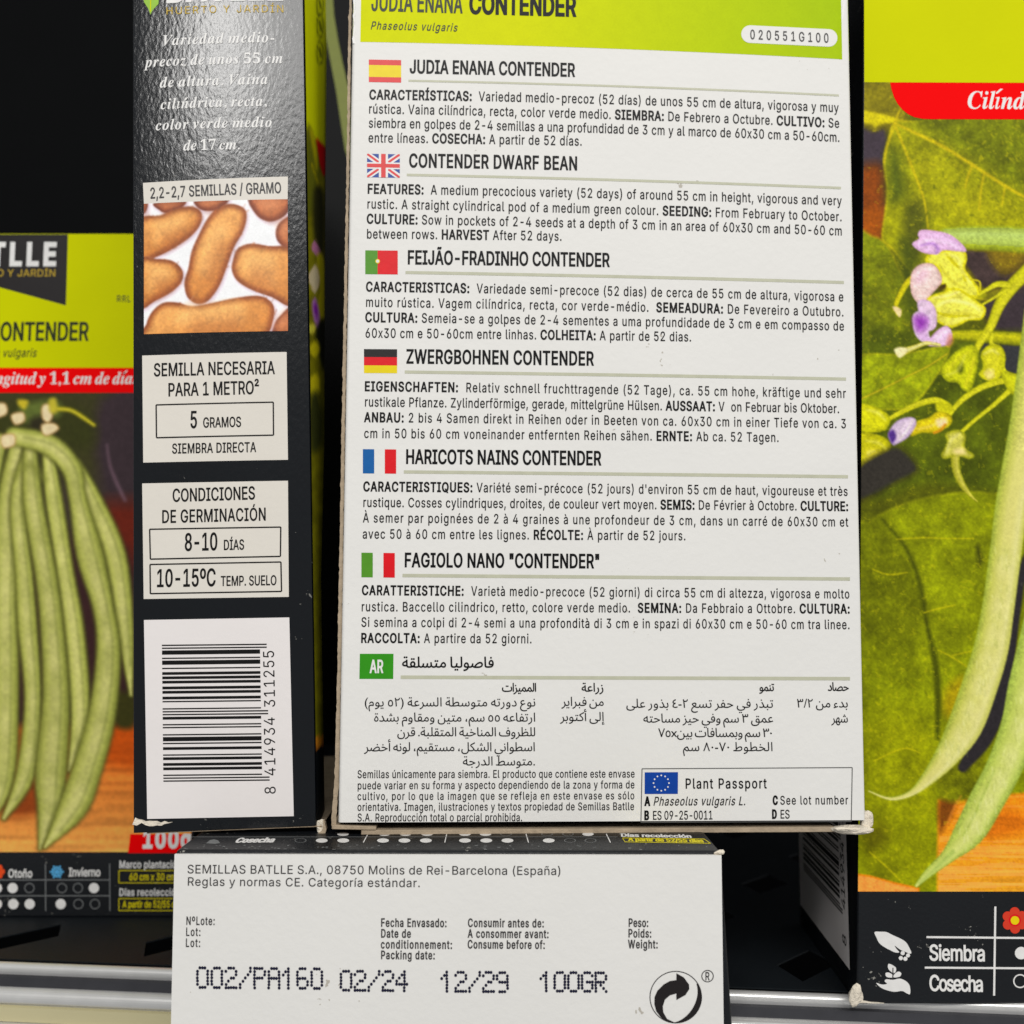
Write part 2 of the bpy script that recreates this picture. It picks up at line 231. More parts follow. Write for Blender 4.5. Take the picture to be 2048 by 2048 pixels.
'b':'424;229,-8 -31,3 -26,9 -34,27 -20,28 -6,0 0,-59 -59,0 0,509 61,0 0,-190 4,0 34,41 19,13 26,8 32,3 45,-6 39,-17 32,-29 25,-39 15,-48 5,-56 -5,-56 -15,-49 -24,-39 -33,-29 -39,-18;220,47 33,4 26,15 22,22 15,29 9,34 3,38 -3,38 -9,34 -15,29 -21,21 -27,14 -33,5 -32,-5 -27,-13 -21,-21 -15,-28 -9,-34 -3,-40 3,-39 9,-35 15,-29 22,-21 26,-14',
'c':'396;207,-8 -48,6 -42,18 -35,30 -26,39 -16,48 -6,54 6,56 16,48 26,39 35,30 42,18 48,6 53,-7 45,-21 35,-34 22,-45 -59,-15 -13,27 -20,22 -28,14 -35,5 -34,-5 -28,-15 -21,-23 -16,-29 -9,-34 -3,-37 3,-36 9,-34 16,-28 21,-23 28,-15 34,-5 36,6 28,14 21,23 12,28 59,-15 -22,-46 -35,-35 -45,-22',
'd':'424;195,-8 -44,6 -40,18 -32,29 -24,39 -16,49 -5,56 5,56 16,48 24,39 33,29 39,17 45,6 32,-3 25,-8 34,-27 19,-27 5,0 0,190 61,0 0,-509 -59,0 0,59 -6,0 -35,-42 -20,-13 -25,-9;205,47 31,4 27,14 21,21 15,29 10,35 3,39 -3,40 -9,34 -16,28 -21,21 -26,13 -32,5 -33,-5 -27,-14 -21,-21 -16,-29 -9,-34 -3,-38 3,-38 10,-34 15,-29 21,-22 27,-15',
'e':'404;212,-8 -51,6 -44,18 -35,30 -26,39 -16,47 -6,55 5,55 16,48 26,39 34,30 42,19 48,6 31,-2 30,-8 28,-13 25,-20 22,-26 16,-33 11,-40 3,-73 -296,0 0,52 263,0 -28,-19 -3,35 -9,32 -15,25 -20,20 -26,12 -32,4 -32,-4 -27,-13 -21,-19 -16,-24 -10,-29 -3,-63 4,-39 10,-33 18,-26 23,-19 28,-11 33,-4 42,7 31,20 21,32 59,-14 -12,-28 -18,-24 -24,-20 -28,-15 -34,-9',
'f':'254;228,379 0,-52 -222,0 0,52;81,0 0,432 3,29 12,25 17,19 22,14 26,8 82,-6 -16,-53 -32,6 -24,-4 -17,-10 -9,-17 -3,-24 0,-419',
'g':'425;207,-151 -39,3 -34,8 -29,13 -23,17 -31,41 50,28 35,-37 42,-17 29,-2 42,5 33,17 22,28 7,41 0,74 -5,0 -34,-40 -20,-12 -25,-8 -32,-3 -43,5 -39,17 -33,26 -25,37 -16,46 -5,55 5,55 16,47 25,39 32,29 40,17 44,6 32,-2 25,-9 35,-27 20,-27 5,0 0,60 59,0 0,-388 -5,-45 -17,-36 -26,-27 -33,-19 -40,-11;205,59 32,4 27,12 21,20 15,26 9,33 3,39 -3,38 -9,33 -15,27 -21,21 -27,13 -32,5 -33,-5 -27,-13 -21,-22 -15,-28 -10,-33 -3,-36 3,-38 10,-32 15,-27 21,-20 27,-13',
'h':'410;114,227 0,-227 -61,0 0,509 61,0 0,-222 -12,0 22,45 28,30 35,17 40,5 37,-4 31,-11 26,-20 20,-28 12,-36 4,-45 0,-240 -61,0 0,235 -6,40 -17,29 -27,19 -36,6 -26,-3 -23,-9 -20,-14 -15,-20 -9,-26',
'i':'167;53,0 0,379 61,0 0,-379;84,443 -17,3 -13,9 -10,13 -3,15 3,16 10,13 13,9 17,3 16,-3 14,-9 9,-13 3,-16 -3,-15 -9,-13 -14,-9',
'j':'167;53,379 61,0 0,-409 -3,-33 -9,-27 -16,-23 -21,-16 -28,-10 -47,-4 0,56 35,4 15,11 10,18 3,25;83,443 -16,3 -14,9 -9,13 -3,15 3,16 9,13 14,9 16,3 17,-3 14,-9 9,-13 3,-16 -3,-15 -9,-13 -14,-9',
'k':'381;110,137 0,75 11,0 163,167 76,0 -176,-180 -7,0;53,0 0,509 61,0 0,-509;294,0 -146,186 43,43 181,-229',
'l':'189;139,-2 -38,5 -27,17 -16,27 -5,37 0,425 61,0 0,-410 6,-37 10,-8 40,0 11,-51',
'm':'610;53,0 0,379 59,0 0,-84 -4,0 10,28 14,23 19,17 21,13 23,8 24,2 38,-6 30,-19 22,-30 12,-36 -9,0 10,26 15,22 20,18 24,14 26,8 30,3 31,-3 29,-11 25,-18 19,-26 12,-32 4,-41 0,-255 -61,0 0,254 -6,35 -17,24 -26,13 -28,4 -24,-2 -21,-8 -16,-13 -13,-17 -7,-20 -3,-270 -61,0 0,260 -5,28 -16,23 -24,15 -30,4 -21,-2 -20,-8 -18,-13 -14,-18 -9,-23 -3,-28 0,-238',
'n':'410;114,227 0,-227 -61,0 0,379 59,0 0,-92 -10,0 22,45 28,30 35,17 40,5 37,-4 31,-11 26,-20 20,-28 12,-36 4,-45 0,-240 -61,0 0,235 -6,40 -17,29 -27,19 -36,6 -26,-3 -23,-9 -20,-14 -15,-20 -9,-26',
'o':'415;207,-8 -48,6 -42,18 -35,30 -26,39 -16,48 -6,54 6,56 16,48 26,39 35,30 42,18 48,6 49,-6 43,-18 34,-30 26,-39 17,-48 5,-56 -5,-54 -17,-48 -26,-39 -34,-30 -43,-18;207,46 35,5 28,15 22,23 15,28 9,34 3,36 -3,37 -9,34 -15,29 -22,23 -28,15 -35,5 -34,-5 -28,-15 -21,-23 -16,-29 -9,-34 -3,-37 3,-36 9,-34 16,-28 21,-23 28,-15',
'p':'424;53,-143 0,522 59,0 0,-60 6,0 34,41 19,13 26,8 32,3 45,-6 39,-17 32,-29 25,-39 15,-48 5,-56 -5,-56 -15,-49 -24,-39 -33,-29 -39,-18 -45,-6 -31,3 -25,9 -35,27 -20,28 -4,0 0,-202;220,47 33,4 26,15 22,22 15,29 9,34 3,38 -3,38 -9,34 -15,29 -21,21 -27,14 -33,5 -32,-5 -27,-13 -21,-21 -15,-28 -9,-34 -3,-40 3,-39 9,-35 15,-29 22,-21 26,-14',
'q':'424;372,-143 -61,0 0,202 -5,0 -34,-42 -20,-13 -25,-9 -32,-3 -44,6 -40,18 -32,29 -24,39 -16,49 -5,56 5,56 16,48 24,39 33,29 39,17 45,6 32,-3 25,-8 34,-27 20,-27 6,0 0,60 59,0;205,47 31,4 27,14 21,21 15,29 10,35 3,39 -3,40 -9,34 -16,28 -21,21 -26,13 -32,5 -33,-5 -27,-14 -21,-21 -16,-29 -9,-34 -3,-38 3,-38 10,-34 15,-29 21,-22 27,-15',
'r':'259;53,0 0,379 59,0 0,-58 3,0 15,26 22,20 29,13 62,4 0,-62 -36,4 -25,-3 -23,-8 -19,-14 -14,-17 -9,-22 -3,-25 0,-237',
's':'365;182,-8 -37,3 -33,8 -28,15 -22,20 -17,25 -9,31 58,13 11,-28 19,-19 26,-11 31,-4 36,5 27,12 18,19 6,22 -3,18 -11,15 -17,11 -133,39 -32,22 -19,29 -6,37 4,31 14,27 22,22 28,16 34,11 38,3 36,-3 31,-9 25,-14 20,-19 15,-23 10,-26 -56,-13 -10,21 -15,18 -24,12 -32,5 -31,-4 -25,-12 -17,-18 -5,-22 3,-19 12,-15 20,-11 131,-38 31,-23 19,-29 6,-35 -5,-32 -14,-28 -22,-23 -30,-18 -37,-11',
't':'227;204,379 0,-52 -198,0 0,52;65,471 61,0 0,-373 2,-22 8,-15 14,-8 52,1 11,-52 -45,-6 -43,6 -33,19 -20,31 -7,41',
'u':'410;182,-5 -36,4 -31,12 -26,20 -20,28 -12,36 -4,44 0,240 61,0 0,-235 5,-39 18,-30 27,-19 36,-6 26,3 23,9 19,15 15,20 10,25 3,31 0,226 61,0 0,-379 -59,0 0,92 9,0 -21,-45 -29,-30 -35,-17',
'v':'389;163,0 -146,379 67,0 103,-292 19,-66 -22,0 40,134 81,224 66,0 -145,-379',
'w':'567;138,0 -115,379 64,0 67,-242 21,-96 -10,0 41,173 46,165 64,0 66,-243 20,-95 -11,0 43,173 46,165 65,0 -116,-379 -61,0 -77,280 -14,58 14,0 -92,-338',
'x':'379;21,0 150,218 0,-47 -142,208 71,0 107,-173 -32,0 58,100 49,73 70,0 -143,-210 0,45 149,-214 -71,0 -114,182 32,0 -57,-97 -57,-85',
'y':'389;47,-139 14,53 43,-3 14,5 12,10 21,38 12,35 -146,380 67,0 103,-292 19,-66 -22,0 40,134 81,224 66,0 -167,-437 -27,-49 -18,-17 -20,-12 -22,-7',
'z':'380;42,0 0,46 212,274 0,3 -206,0 0,56 285,0 0,-48 -207,-271 0,-4 213,0 0,-56',
'®':'463;231,118 -39,4 -38,12 -33,18 -30,25 -24,29 -19,34 -11,37 -4,40 4,40 11,37 19,34 24,29 30,25 33,18 38,12 39,4 40,-4 38,-12 34,-18 29,-25 24,-29 19,-34 11,-37 4,-40 -4,-40 -11,-37 -19,-34 -24,-29 -29,-25 -34,-18 -38,-12;231,166 40,5 36,16 31,23 24,31 15,36 5,40 -5,40 -15,36 -24,30 -31,24 -36,15 -40,5 -39,-5 -36,-15 -31,-24 -24,-30 -15,-36 -5,-40 5,-40 15,-36 24,-31 31,-23 36,-16;273,226 -45,86 45,0 46,-86;161,226 0,183 105,-2 26,-13 17,-26 0,-36 -18,-28 -27,-15 -79,-2 0,32 63,2 16,16 0,27 -16,12 -45,2 0,-152',
'²':'305;39,306 0,42 142,114 17,19 5,19 -4,17 -12,13 -18,8 -21,2 -22,-2 -18,-9 -11,-13 -4,-17 -56,0 8,36 23,28 36,18 44,6 46,-6 36,-17 23,-26 8,-33 -4,-23 -23,-38 -113,-91 148,0 0,-47',
'º':'335;167,221 -40,4 -34,14 -29,23 -21,29 -13,36 -4,41 4,42 13,37 21,29 29,22 34,14 40,5 40,-5 35,-14 28,-22 21,-29 13,-37 5,-42 -5,-41 -13,-36 -21,-30 -28,-22 -35,-14;167,269 26,4 21,10 16,16 11,20 9,49 -9,51 -11,20 -16,16 -21,10 -26,3 -25,-3 -21,-10 -16,-16 -11,-20 -7,-24 0,-53 7,-23 11,-20 16,-16 21,-10',
'À':'480;16,0 185,509 75,0 187,-509 -68,0 -108,302 -55,176 13,0 -54,-176 -106,-302;110,142 0,57 260,0 0,-57;216,558 -66,101 68,0 48,-101',
'Ã':'480;16,0 185,509 75,0 187,-509 -68,0 -108,302 -55,176 13,0 -54,-176 -106,-302;110,142 0,57 260,0 0,-57;284,576 -24,4 -59,24 -13,-9 -5,-18 -42,0 4,28 10,23 17,15 24,5 24,-5 40,-20 25,-2 10,13 2,12 42,0 -5,-28 -10,-23 -17,-15',
'É':'419;60,0 0,509 312,0 0,-57 -247,0 0,-166 230,0 0,-57 -230,0 0,-172 250,0 0,-57;191,558 48,101 68,0 -66,-101',
'Í':'300;31,0 0,57 87,0 0,395 -87,0 0,57 238,0 0,-57 -86,0 0,-395 86,0 0,-57;124,558 47,101 69,0 -66,-101',
'Ó':'533;267,-7 -62,8 -55,24 -45,38 -35,52 -22,64 -8,75 8,75 22,64 35,52 45,39 55,24 62,8 62,-8 55,-24 45,-39 35,-52 22,-64 7,-75 -7,-75 -22,-64 -35,-52 -45,-38 -55,-24;267,53 43,6 39,17 34,29 25,39 17,50 5,60 -5,60 -17,51 -25,39 -34,29 -39,17 -43,6 -44,-6 -39,-17 -33,-29 -26,-40 -16,-50 -6,-60 6,-60 16,-50 26,-39 33,-29 39,-17;240,558 48,101 68,0 -66,-101',
'Ú':'517;259,-8 -56,6 -49,17 -40,28 -29,37 -19,44 -6,49 0,336 64,0 0,-331 4,-34 13,-31 19,-26 27,-19 33,-12 39,-4 39,4 33,12 26,19 20,26 12,31 4,34 0,331 64,0 0,-336 -6,-49 -18,-44 -30,-37 -40,-28 -48,-17;232,558 48,101 68,0 -66,-101',
'à':'389;160,-9 -34,4 -32,10 -26,17 -20,23 -13,28 -5,35 4,30 9,23 15,18 42,24 165,32 8,8 0,36 -6,18 -11,14 -16,11 -20,7 -49,0 -39,-16 -25,-25 -7,-14 -59,17 16,31 22,24 25,18 29,11 61,9 45,-5 47,-19 20,-17 16,-23 11,-30 4,-39 0,-251 -60,0 0,52 -5,0 -20,-27 -37,-24 -25,-7;202,49 26,10 20,15 15,19 9,22 4,75 -17,-8 -125,-23 -31,-20 -8,-15 -3,-19 2,-18 8,-15 28,-20 19,-5;165,429 -66,100 69,0 47,-100',
'á':'389;160,-9 -34,4 -32,10 -26,17 -20,23 -13,28 -5,35 4,30 9,23 15,18 42,24 165,32 8,8 0,36 -6,18 -11,14 -16,11 -20,7 -49,0 -39,-16 -25,-25 -7,-14 -59,17 16,31 22,24 25,18 29,11 61,9 45,-5 47,-19 20,-17 16,-23 11,-30 4,-39 0,-251 -60,0 0,52 -5,0 -20,-27 -37,-24 -25,-7;202,49 26,10 20,15 15,19 9,22 4,75 -17,-8 -125,-23 -31,-20 -8,-15 -3,-19 2,-18 8,-15 28,-20 19,-5;162,429 48,100 68,0 -66,-100',
'ã':'389;160,-9 -34,4 -32,10 -26,17 -20,23 -13,28 -5,35 4,30 9,23 15,18 42,24 165,32 8,8 0,36 -6,18 -11,14 -16,11 -20,7 -49,0 -39,-16 -25,-25 -7,-14 -59,17 16,31 22,24 25,18 29,11 61,9 45,-5 47,-19 20,-17 16,-23 11,-30 4,-39 0,-251 -60,0 0,52 -5,0 -20,-27 -37,-24 -25,-7;202,49 26,10 20,15 15,19 9,22 4,75 -17,-8 -125,-23 -31,-20 -8,-15 -3,-19 2,-18 8,-15 28,-20 19,-5;234,446 -25,4 -58,25 -13,-9 -5,-18 -43,0 4,28 10,22 17,15 24,5 25,-4 40,-20 25,-3 9,14 3,12 41,0 -4,-29 -11,-22 -17,-15',
'ä':'389;160,-9 -34,4 -32,10 -26,17 -20,23 -13,28 -5,35 4,30 9,23 15,18 42,24 165,32 8,8 0,36 -6,18 -11,14 -16,11 -20,7 -49,0 -39,-16 -25,-25 -7,-14 -59,17 16,31 22,24 25,18 29,11 61,9 45,-5 47,-19 20,-17 16,-23 11,-30 4,-39 0,-251 -60,0 0,52 -5,0 -20,-27 -37,-24 -25,-7;202,49 26,10 20,15 15,19 9,22 4,75 -17,-8 -125,-23 -31,-20 -8,-15 -3,-19 2,-18 8,-15 28,-20 19,-5;261,443 -15,3 -13,9 -9,13 -3,15 3,16 9,13 13,8 15,3 16,-3 13,-8 9,-13 2,-16 -2,-15 -9,-13 -13,-9;117,443 -15,3 -13,9 -9,13 -3,15 3,16 9,13 13,8 15,3 16,-3 13,-8 9,-13 3,-16 -3,-15 -9,-13 -13,-9',
'è':'404;212,-8 -51,6 -44,18 -35,30 -26,39 -16,47 -6,55 5,55 16,48 26,39 34,30 42,19 48,6 31,-2 30,-8 28,-13 25,-20 22,-26 16,-33 11,-40 3,-73 -296,0 0,52 263,0 -28,-19 -3,35 -9,32 -15,25 -20,20 -26,12 -32,4 -32,-4 -27,-13 -21,-19 -16,-24 -10,-29 -3,-63 4,-39 10,-33 18,-26 23,-19 28,-11 33,-4 42,7 31,20 21,32 59,-14 -12,-28 -18,-24 -24,-20 -28,-15 -34,-9;180,429 -66,100 68,0 48,-100',
'é':'404;212,-8 -51,6 -44,18 -35,30 -26,39 -16,47 -6,55 5,55 16,48 26,39 34,30 42,19 48,6 31,-2 30,-8 28,-13 25,-20 22,-26 16,-33 11,-40 3,-73 -296,0 0,52 263,0 -28,-19 -3,35 -9,32 -15,25 -20,20 -26,12 -32,4 -32,-4 -27,-13 -21,-19 -16,-24 -10,-29 -3,-63 4,-39 10,-33 18,-26 23,-19 28,-11 33,-4 42,7 31,20 21,32 59,-14 -12,-28 -18,-24 -24,-20 -28,-15 -34,-9;177,429 48,100 68,0 -66,-100',
'í':'167;53,0 0,379 61,0 0,-379;57,429 47,100 69,0 -66,-100',
'ñ':'410;114,227 0,-227 -61,0 0,379 59,0 0,-92 -10,0 22,45 28,30 35,17 40,5 37,-4 31,-11 26,-20 20,-28 12,-36 4,-45 0,-240 -61,0 0,235 -6,40 -17,29 -27,19 -36,6 -26,-3 -23,-9 -20,-14 -15,-20 -9,-26;250,446 -25,4 -58,25 -14,-9 -4,-18 -43,0 4,28 10,22 17,15 24,5 24,-4 41,-20 25,-3 9,14 2,12 42,0 -4,-29 -11,-22 -17,-15',
'ó':'415;207,-8 -48,6 -42,18 -35,30 -26,39 -16,48 -6,54 6,56 16,48 26,39 35,30 42,18 48,6 49,-6 43,-18 34,-30 26,-39 17,-48 5,-56 -5,-54 -17,-48 -26,-39 -34,-30 -43,-18;207,46 35,5 28,15 22,23 15,28 9,34 3,36 -3,37 -9,34 -15,29 -22,23 -28,15 -35,5 -34,-5 -28,-15 -21,-23 -16,-29 -9,-34 -3,-37 3,-36 9,-34 16,-28 21,-23 28,-15;181,429 47,100 69,0 -66,-100',
'ö':'415;207,-8 -48,6 -42,18 -35,30 -26,39 -16,48 -6,54 6,56 16,48 26,39 35,30 42,18 48,6 49,-6 43,-18 34,-30 26,-39 17,-48 5,-56 -5,-54 -17,-48 -26,-39 -34,-30 -43,-18;207,46 35,5 28,15 22,23 15,28 9,34 3,36 -3,37 -9,34 -15,29 -22,23 -28,15 -35,5 -34,-5 -28,-15 -21,-23 -16,-29 -9,-34 -3,-37 3,-36 9,-34 16,-28 21,-23 28,-15;279,443 -15,3 -13,9 -9,13 -3,15 3,16 9,13 13,8 15,3 16,-3 13,-8 9,-13 3,-16 -3,-15 -9,-13 -13,-9;136,443 -16,3 -13,9 -9,13 -3,15 3,16 9,13 13,8 16,3 15,-3 13,-8 9,-13 3,-16 -3,-15 -9,-13 -13,-9',
'ú':'410;182,-5 -36,4 -31,12 -26,20 -20,28 -12,36 -4,44 0,240 61,0 0,-235 5,-39 18,-30 27,-19 36,-6 26,3 23,9 19,15 15,20 10,25 3,31 0,226 61,0 0,-379 -59,0 0,92 9,0 -21,-45 -29,-30 -35,-17;178,429 48,100 68,0 -66,-100',
'ü':'410;182,-5 -36,4 -31,12 -26,20 -20,28 -12,36 -4,44 0,240 61,0 0,-235 5,-39 18,-30 27,-19 36,-6 26,3 23,9 19,15 15,20 10,25 3,31 0,226 61,0 0,-379 -59,0 0,92 9,0 -21,-45 -29,-30 -35,-17;277,443 -16,3 -13,9 -9,13 -3,15 3,16 9,13 13,8 16,3 15,-3 13,-8 9,-13 3,-16 -3,-15 -9,-13 -13,-9;133,443 -15,3 -14,9 -8,13 -3,15 3,16 8,13 14,8 15,3 16,-3 13,-8 8,-13 3,-16 -3,-15 -8,-13 -13,-9',
}
GLYPH_SERIF = {
',':'219;59,-118 65,34 39,52 13,58 -9,51 -24,34 -38,12 -30,-7 -21,-21 -8,-29 6,-29 17,-19 26,-8 2,-39 -12,-40 -26,-30',
'-':'323;283,267 -243,0 0,-93 243,0',
'.':'219;109,111 -30,-8 -22,-22 -8,-30 8,-30 22,-22 30,-8 30,8 22,22 8,30 -8,30 -22,22',
'1':'559;97,0 0,53 82,0 23,4 15,10 9,20 3,31 0,501 -68,-75 -31,-22 -30,-7 -22,5 -19,15 -13,24 -4,30 68,24 40,21 116,84 112,0 0,-600 3,-27 7,-21 15,-13 26,-4 81,0 0,-53',
'5':'559;245,-10 -67,4 -53,14 -39,20 -26,25 -15,28 -5,30 6,31 16,21 26,13 32,4 3,-28 8,-28 13,-26 21,-20 28,-13 37,-5 32,4 29,11 25,19 20,30 13,42 4,54 -9,65 -26,47 -43,27 -58,9 -63,-5 -48,-13 -46,18 32,346 378,0 5,-182 -57,0 -13,50 -8,12 -13,8 -228,2 -16,-185 48,11 62,4 72,-6 62,-18 52,-29 39,-42 23,-54 8,-65 -6,-60 -17,-49 -28,-40 -34,-30 -41,-23 -44,-16 -46,-9',
'7':'559;165,0 266,605 -263,0 -30,-6 -19,-17 -9,-28 -6,-50 -60,0 5,210 477,0 0,-49 -276,-665',
'C':'655;301,-17 -79,8 -66,24 -54,39 -40,52 -24,64 -8,75 6,73 19,73 29,69 40,64 49,56 56,46 63,35 66,21 69,7 69,-5 110,-23 21,7 15,21 27,0 -43,-230 -29,2 -9,84 -26,60 -44,37 -58,12 -67,-14 -63,-43 -56,-71 -48,-99 -33,-111 -11,-104 11,-76 32,-57 51,-37 65,-12 76,14 69,42 62,71 28,-22 -57,-66 -64,-48 -73,-29',
'V':'594;100,-16 26,564 -4,41 -16,31 -27,19 -37,8 0,24 300,0 0,-26 -30,-3 -21,-7 -14,-11 -16,-80 -17,-361 282,350 31,41 8,19 3,20 -7,17 -21,11 -34,5 0,25 207,0 0,-27 -33,-5 -23,-15 -51,-55 -475,-585',
'a':'500;79,-13 -43,8 -34,26 -23,38 -7,50 5,54 15,56 25,56 31,52 36,46 41,38 63,38 58,12 35,-7 25,-22 13,-37 16,56 107,0 -83,-290 -19,-78 4,-17 11,-6 19,8 23,23 27,39 22,-14 -51,-72 -51,-43 -51,-14 -34,7 -21,21 -7,36 10,61 -37,-55 -38,-39 -41,-23;138,61 23,6 23,16 22,26 40,69 30,82 17,77 2,32 -4,27 -13,17 -22,5 -23,-6 -23,-19 -24,-30 -45,-80 -37,-111 -7,-52 5,-33 13,-19',
'c':'412;138,-14 -64,11 -48,31 -30,50 -10,67 9,73 29,73 46,66 61,55 68,37 67,12 48,-7 37,-20 23,-29 8,-34 -4,-28 -13,-22 -21,-13 -26,-5 -23,3 -17,11 -12,16 -4,21 19,55 -6,16 -18,5 -24,-7 -25,-20 -25,-32 -23,-39 -35,-93 -11,-47 -3,-45 5,-41 15,-30 23,-19 29,-6 41,10 40,31 40,51 27,-19 -43,-60 -46,-43 -50,-26',
'd':'498;82,-14 -44,9 -33,26 -21,43 -7,58 4,48 13,50 21,50 28,50 34,45 39,40 64,42 64,14 39,-6 34,-17 44,156 1,19 -3,16 -10,9 -44,6 0,27 205,29 -157,-577 -11,-52 3,-7 9,-3 12,4 31,35 22,32 23,-16 -40,-56 -36,-41 -34,-25 -37,-8 -34,7 -20,22 -7,37 10,61 -38,-56 -38,-39 -40,-24;143,62 23,6 23,18 22,28 40,73 30,83 17,74 2,27 -4,28 -12,17 -20,6 -20,-5 -21,-16 -44,-56 -40,-76 -29,-81 -11,-71 3,-23 9,-17 14,-11',
'e':'401;130,-14 -59,10 -47,32 -30,51 -10,67 6,54 19,56 28,53 36,49 43,42 47,33 49,21 50,7 46,-6 34,-19 22,-29 7,-38 -7,-38 -21,-37 -35,-35 -50,-32 -63,-24 -78,-18 -6,-54 5,-32 14,-25 22,-16 30,-5 37,10 36,30 36,49 28,-18 -39,-60 -44,-43 -50,-26;125,218 45,15 39,22 33,28 25,33 16,35 5,36 -2,18 -7,13 -11,7 -13,3 -33,-13 -35,-40 -34,-66',
'g':'444;115,-207 -81,8 -61,22 -37,35 -12,43 8,34 22,27 39,24 56,22 -40,33 -13,35 5,25 17,23 27,23 40,23 -32,24 -22,25 -14,29 -4,33 7,46 22,43 33,37 43,29 50,19 54,6 75,-12 66,-37 87,0 -5,-42 -56,0 4,-35 -7,-48 -22,-43 -35,-37 -44,-28 -52,-18 -57,-6 -52,3 -19,-17 -7,-16 10,-17 163,-60 29,-17 21,-18 20,-31 6,-36 -7,-42 -23,-38 -35,-30 -47,-24 -56,-14;173,186 25,7 25,19 21,30 17,38 10,42 4,45 -5,34 -14,20 -24,7 -26,-7 -25,-21 -22,-31 -16,-39 -11,-42 -4,-44 5,-32 15,-20;126,-174 47,6 37,16 23,25 8,29 -9,29 -26,21 -46,20 -70,22 -44,-26 -26,-28 -9,-32 8,-32 25,-27 37,-17',
'i':'289;196,553 -26,5 -21,14 -14,21 -5,26 5,26 14,21 21,14 26,5 25,-5 22,-14 14,-21 5,-26 -5,-26 -14,-21 -22,-14;73,-12 -30,5 -23,15 -14,23 -4,45 69,259 8,43 -10,21 -40,7 -1,25 195,30 -90,-334 -8,-45 4,-14 12,-5 18,8 24,24 28,39 20,-14 -51,-73 -53,-44',
'l':'258;59,-14 -31,5 -23,14 -15,23 -5,31 12,67 118,427 14,64 -10,21 -41,7 -1,25 195,30 -154,-572 -10,-48 4,-14 12,-5 19,8 24,24 28,39 20,-15 -40,-58 -36,-41 -38,-24',
'm':'781;566,-12 -37,8 -23,25 -7,41 12,64 74,242 -5,16 -14,5 -29,-8 -30,-24 -33,-39 -34,-56 -34,-76 -64,-186 -115,0 101,331 8,37 -5,16 -14,5 -26,-6 -27,-20 -30,-33 -31,-47 -30,-57 -28,-66 -25,-76 -22,-84 -119,0 84,314 14,64 -10,21 -40,7 -2,25 200,30 -52,-173 54,77 51,54 50,32 53,10 42,-8 25,-25 8,-41 -11,-64 47,62 45,43 45,25 47,8 42,-8 25,-25 8,-41 -8,-54 -77,-247 4,-16 12,-5 14,5 53,65 22,-15 -41,-58 -38,-41 -38,-25',
'n':'532;317,-14 -37,8 -23,25 -7,42 11,64 75,242 -5,16 -14,5 -36,-12 -38,-35 -40,-58 -30,-57 -28,-66 -25,-76 -22,-84 -119,0 84,314 14,64 -10,21 -40,7 -2,25 200,30 -52,-173 54,77 51,54 50,32 53,10 42,-8 25,-25 8,-42 -17,-87 -69,-214 4,-16 13,-5 14,4 31,36 21,30 22,-15 -41,-58 -38,-41 -38,-26',
'o':'470;143,-14 -63,11 -50,33 -34,50 -11,66 6,55 18,56 27,53 36,49 41,41 47,33 50,21 51,7 69,-11 51,-31 32,-51 11,-66 -6,-54 -16,-54 -27,-54 -35,-49 -42,-42 -47,-34 -53,-22;154,20 23,6 22,19 21,29 39,78 29,89 16,84 2,33 -6,39 -16,24 -28,8 -23,-6 -22,-18 -22,-28 -39,-77 -28,-90 -17,-86 -2,-37 6,-37 17,-23',
'p':'491;-117,-207 0,27 24,3 17,7 20,28 127,482 6,36 -3,16 -9,9 -41,6 0,25 191,29 -30,-101 51,56 52,34 51,11 43,-8 33,-24 21,-40 7,-55 -6,-60 -17,-61 -28,-59 -36,-54 -42,-47 -46,-36 -48,-23 -50,-8 -36,6 -32,17 -35,-131 -1,-22 4,-18 10,-11 48,-8 0,-26;152,22 25,6 24,18 23,26 42,72 31,83 19,76 2,30 -3,25 -8,18 -12,10 -16,4 -37,-11 -33,-33 -29,-56 -61,-210 -3,-24 9,-25',
'r':'388;-21,0 84,314 14,64 -10,21 -40,7 -2,25 200,30 -55,-180 66,112 38,43 38,22 19,3 31,-7 18,-23 6,-37 -4,-29 -11,-22 -19,-14 -24,-5 -28,8 -32,27 -22,-11 -26,-33 -31,-55 -48,-115 -43,-145',
's':'376;135,-14 -41,5 -72,20 -18,-5 -14,-16 -26,4 26,168 29,-5 10,-59 20,-43 31,-25 41,-9 32,6 19,19 6,32 -8,37 -29,43 -65,84 -18,34 -12,32 -4,31 9,48 29,39 41,26 51,8 43,-4 71,-17 18,5 12,13 26,0 -22,-152 -26,3 -20,67 -32,41 -43,13 -22,-4 -17,-10 -12,-16 -4,-19 10,-36 107,-147 20,-49 2,-26 -5,-36 -14,-33 -23,-28 -29,-21 -36,-13',
't':'275;45,-14 -38,8 -22,24 -8,40 7,46 83,303 -48,0 0,35 67,33 61,50 53,67 41,0 -42,-145 79,0 -11,-40 -79,0 -74,-254 -14,-69 4,-17 11,-6 19,9 25,27 32,44 23,-15 -42,-61 -40,-43 -42,-27',
'u':'532;69,-14 -42,8 -26,25 -8,42 29,133 44,159 3,25 -10,21 -40,7 -1,25 199,30 -97,-344 -7,-38 5,-15 14,-5 36,12 38,37 42,61 40,80 35,93 28,106 119,0 -81,-301 -16,-62 10,-18 6,-2 14,5 32,34 21,31 22,-15 -41,-58 -38,-42 -38,-25 -41,-9 -28,5 -21,15 -14,23 -5,31 18,93 -51,-74 -49,-52 -49,-31',
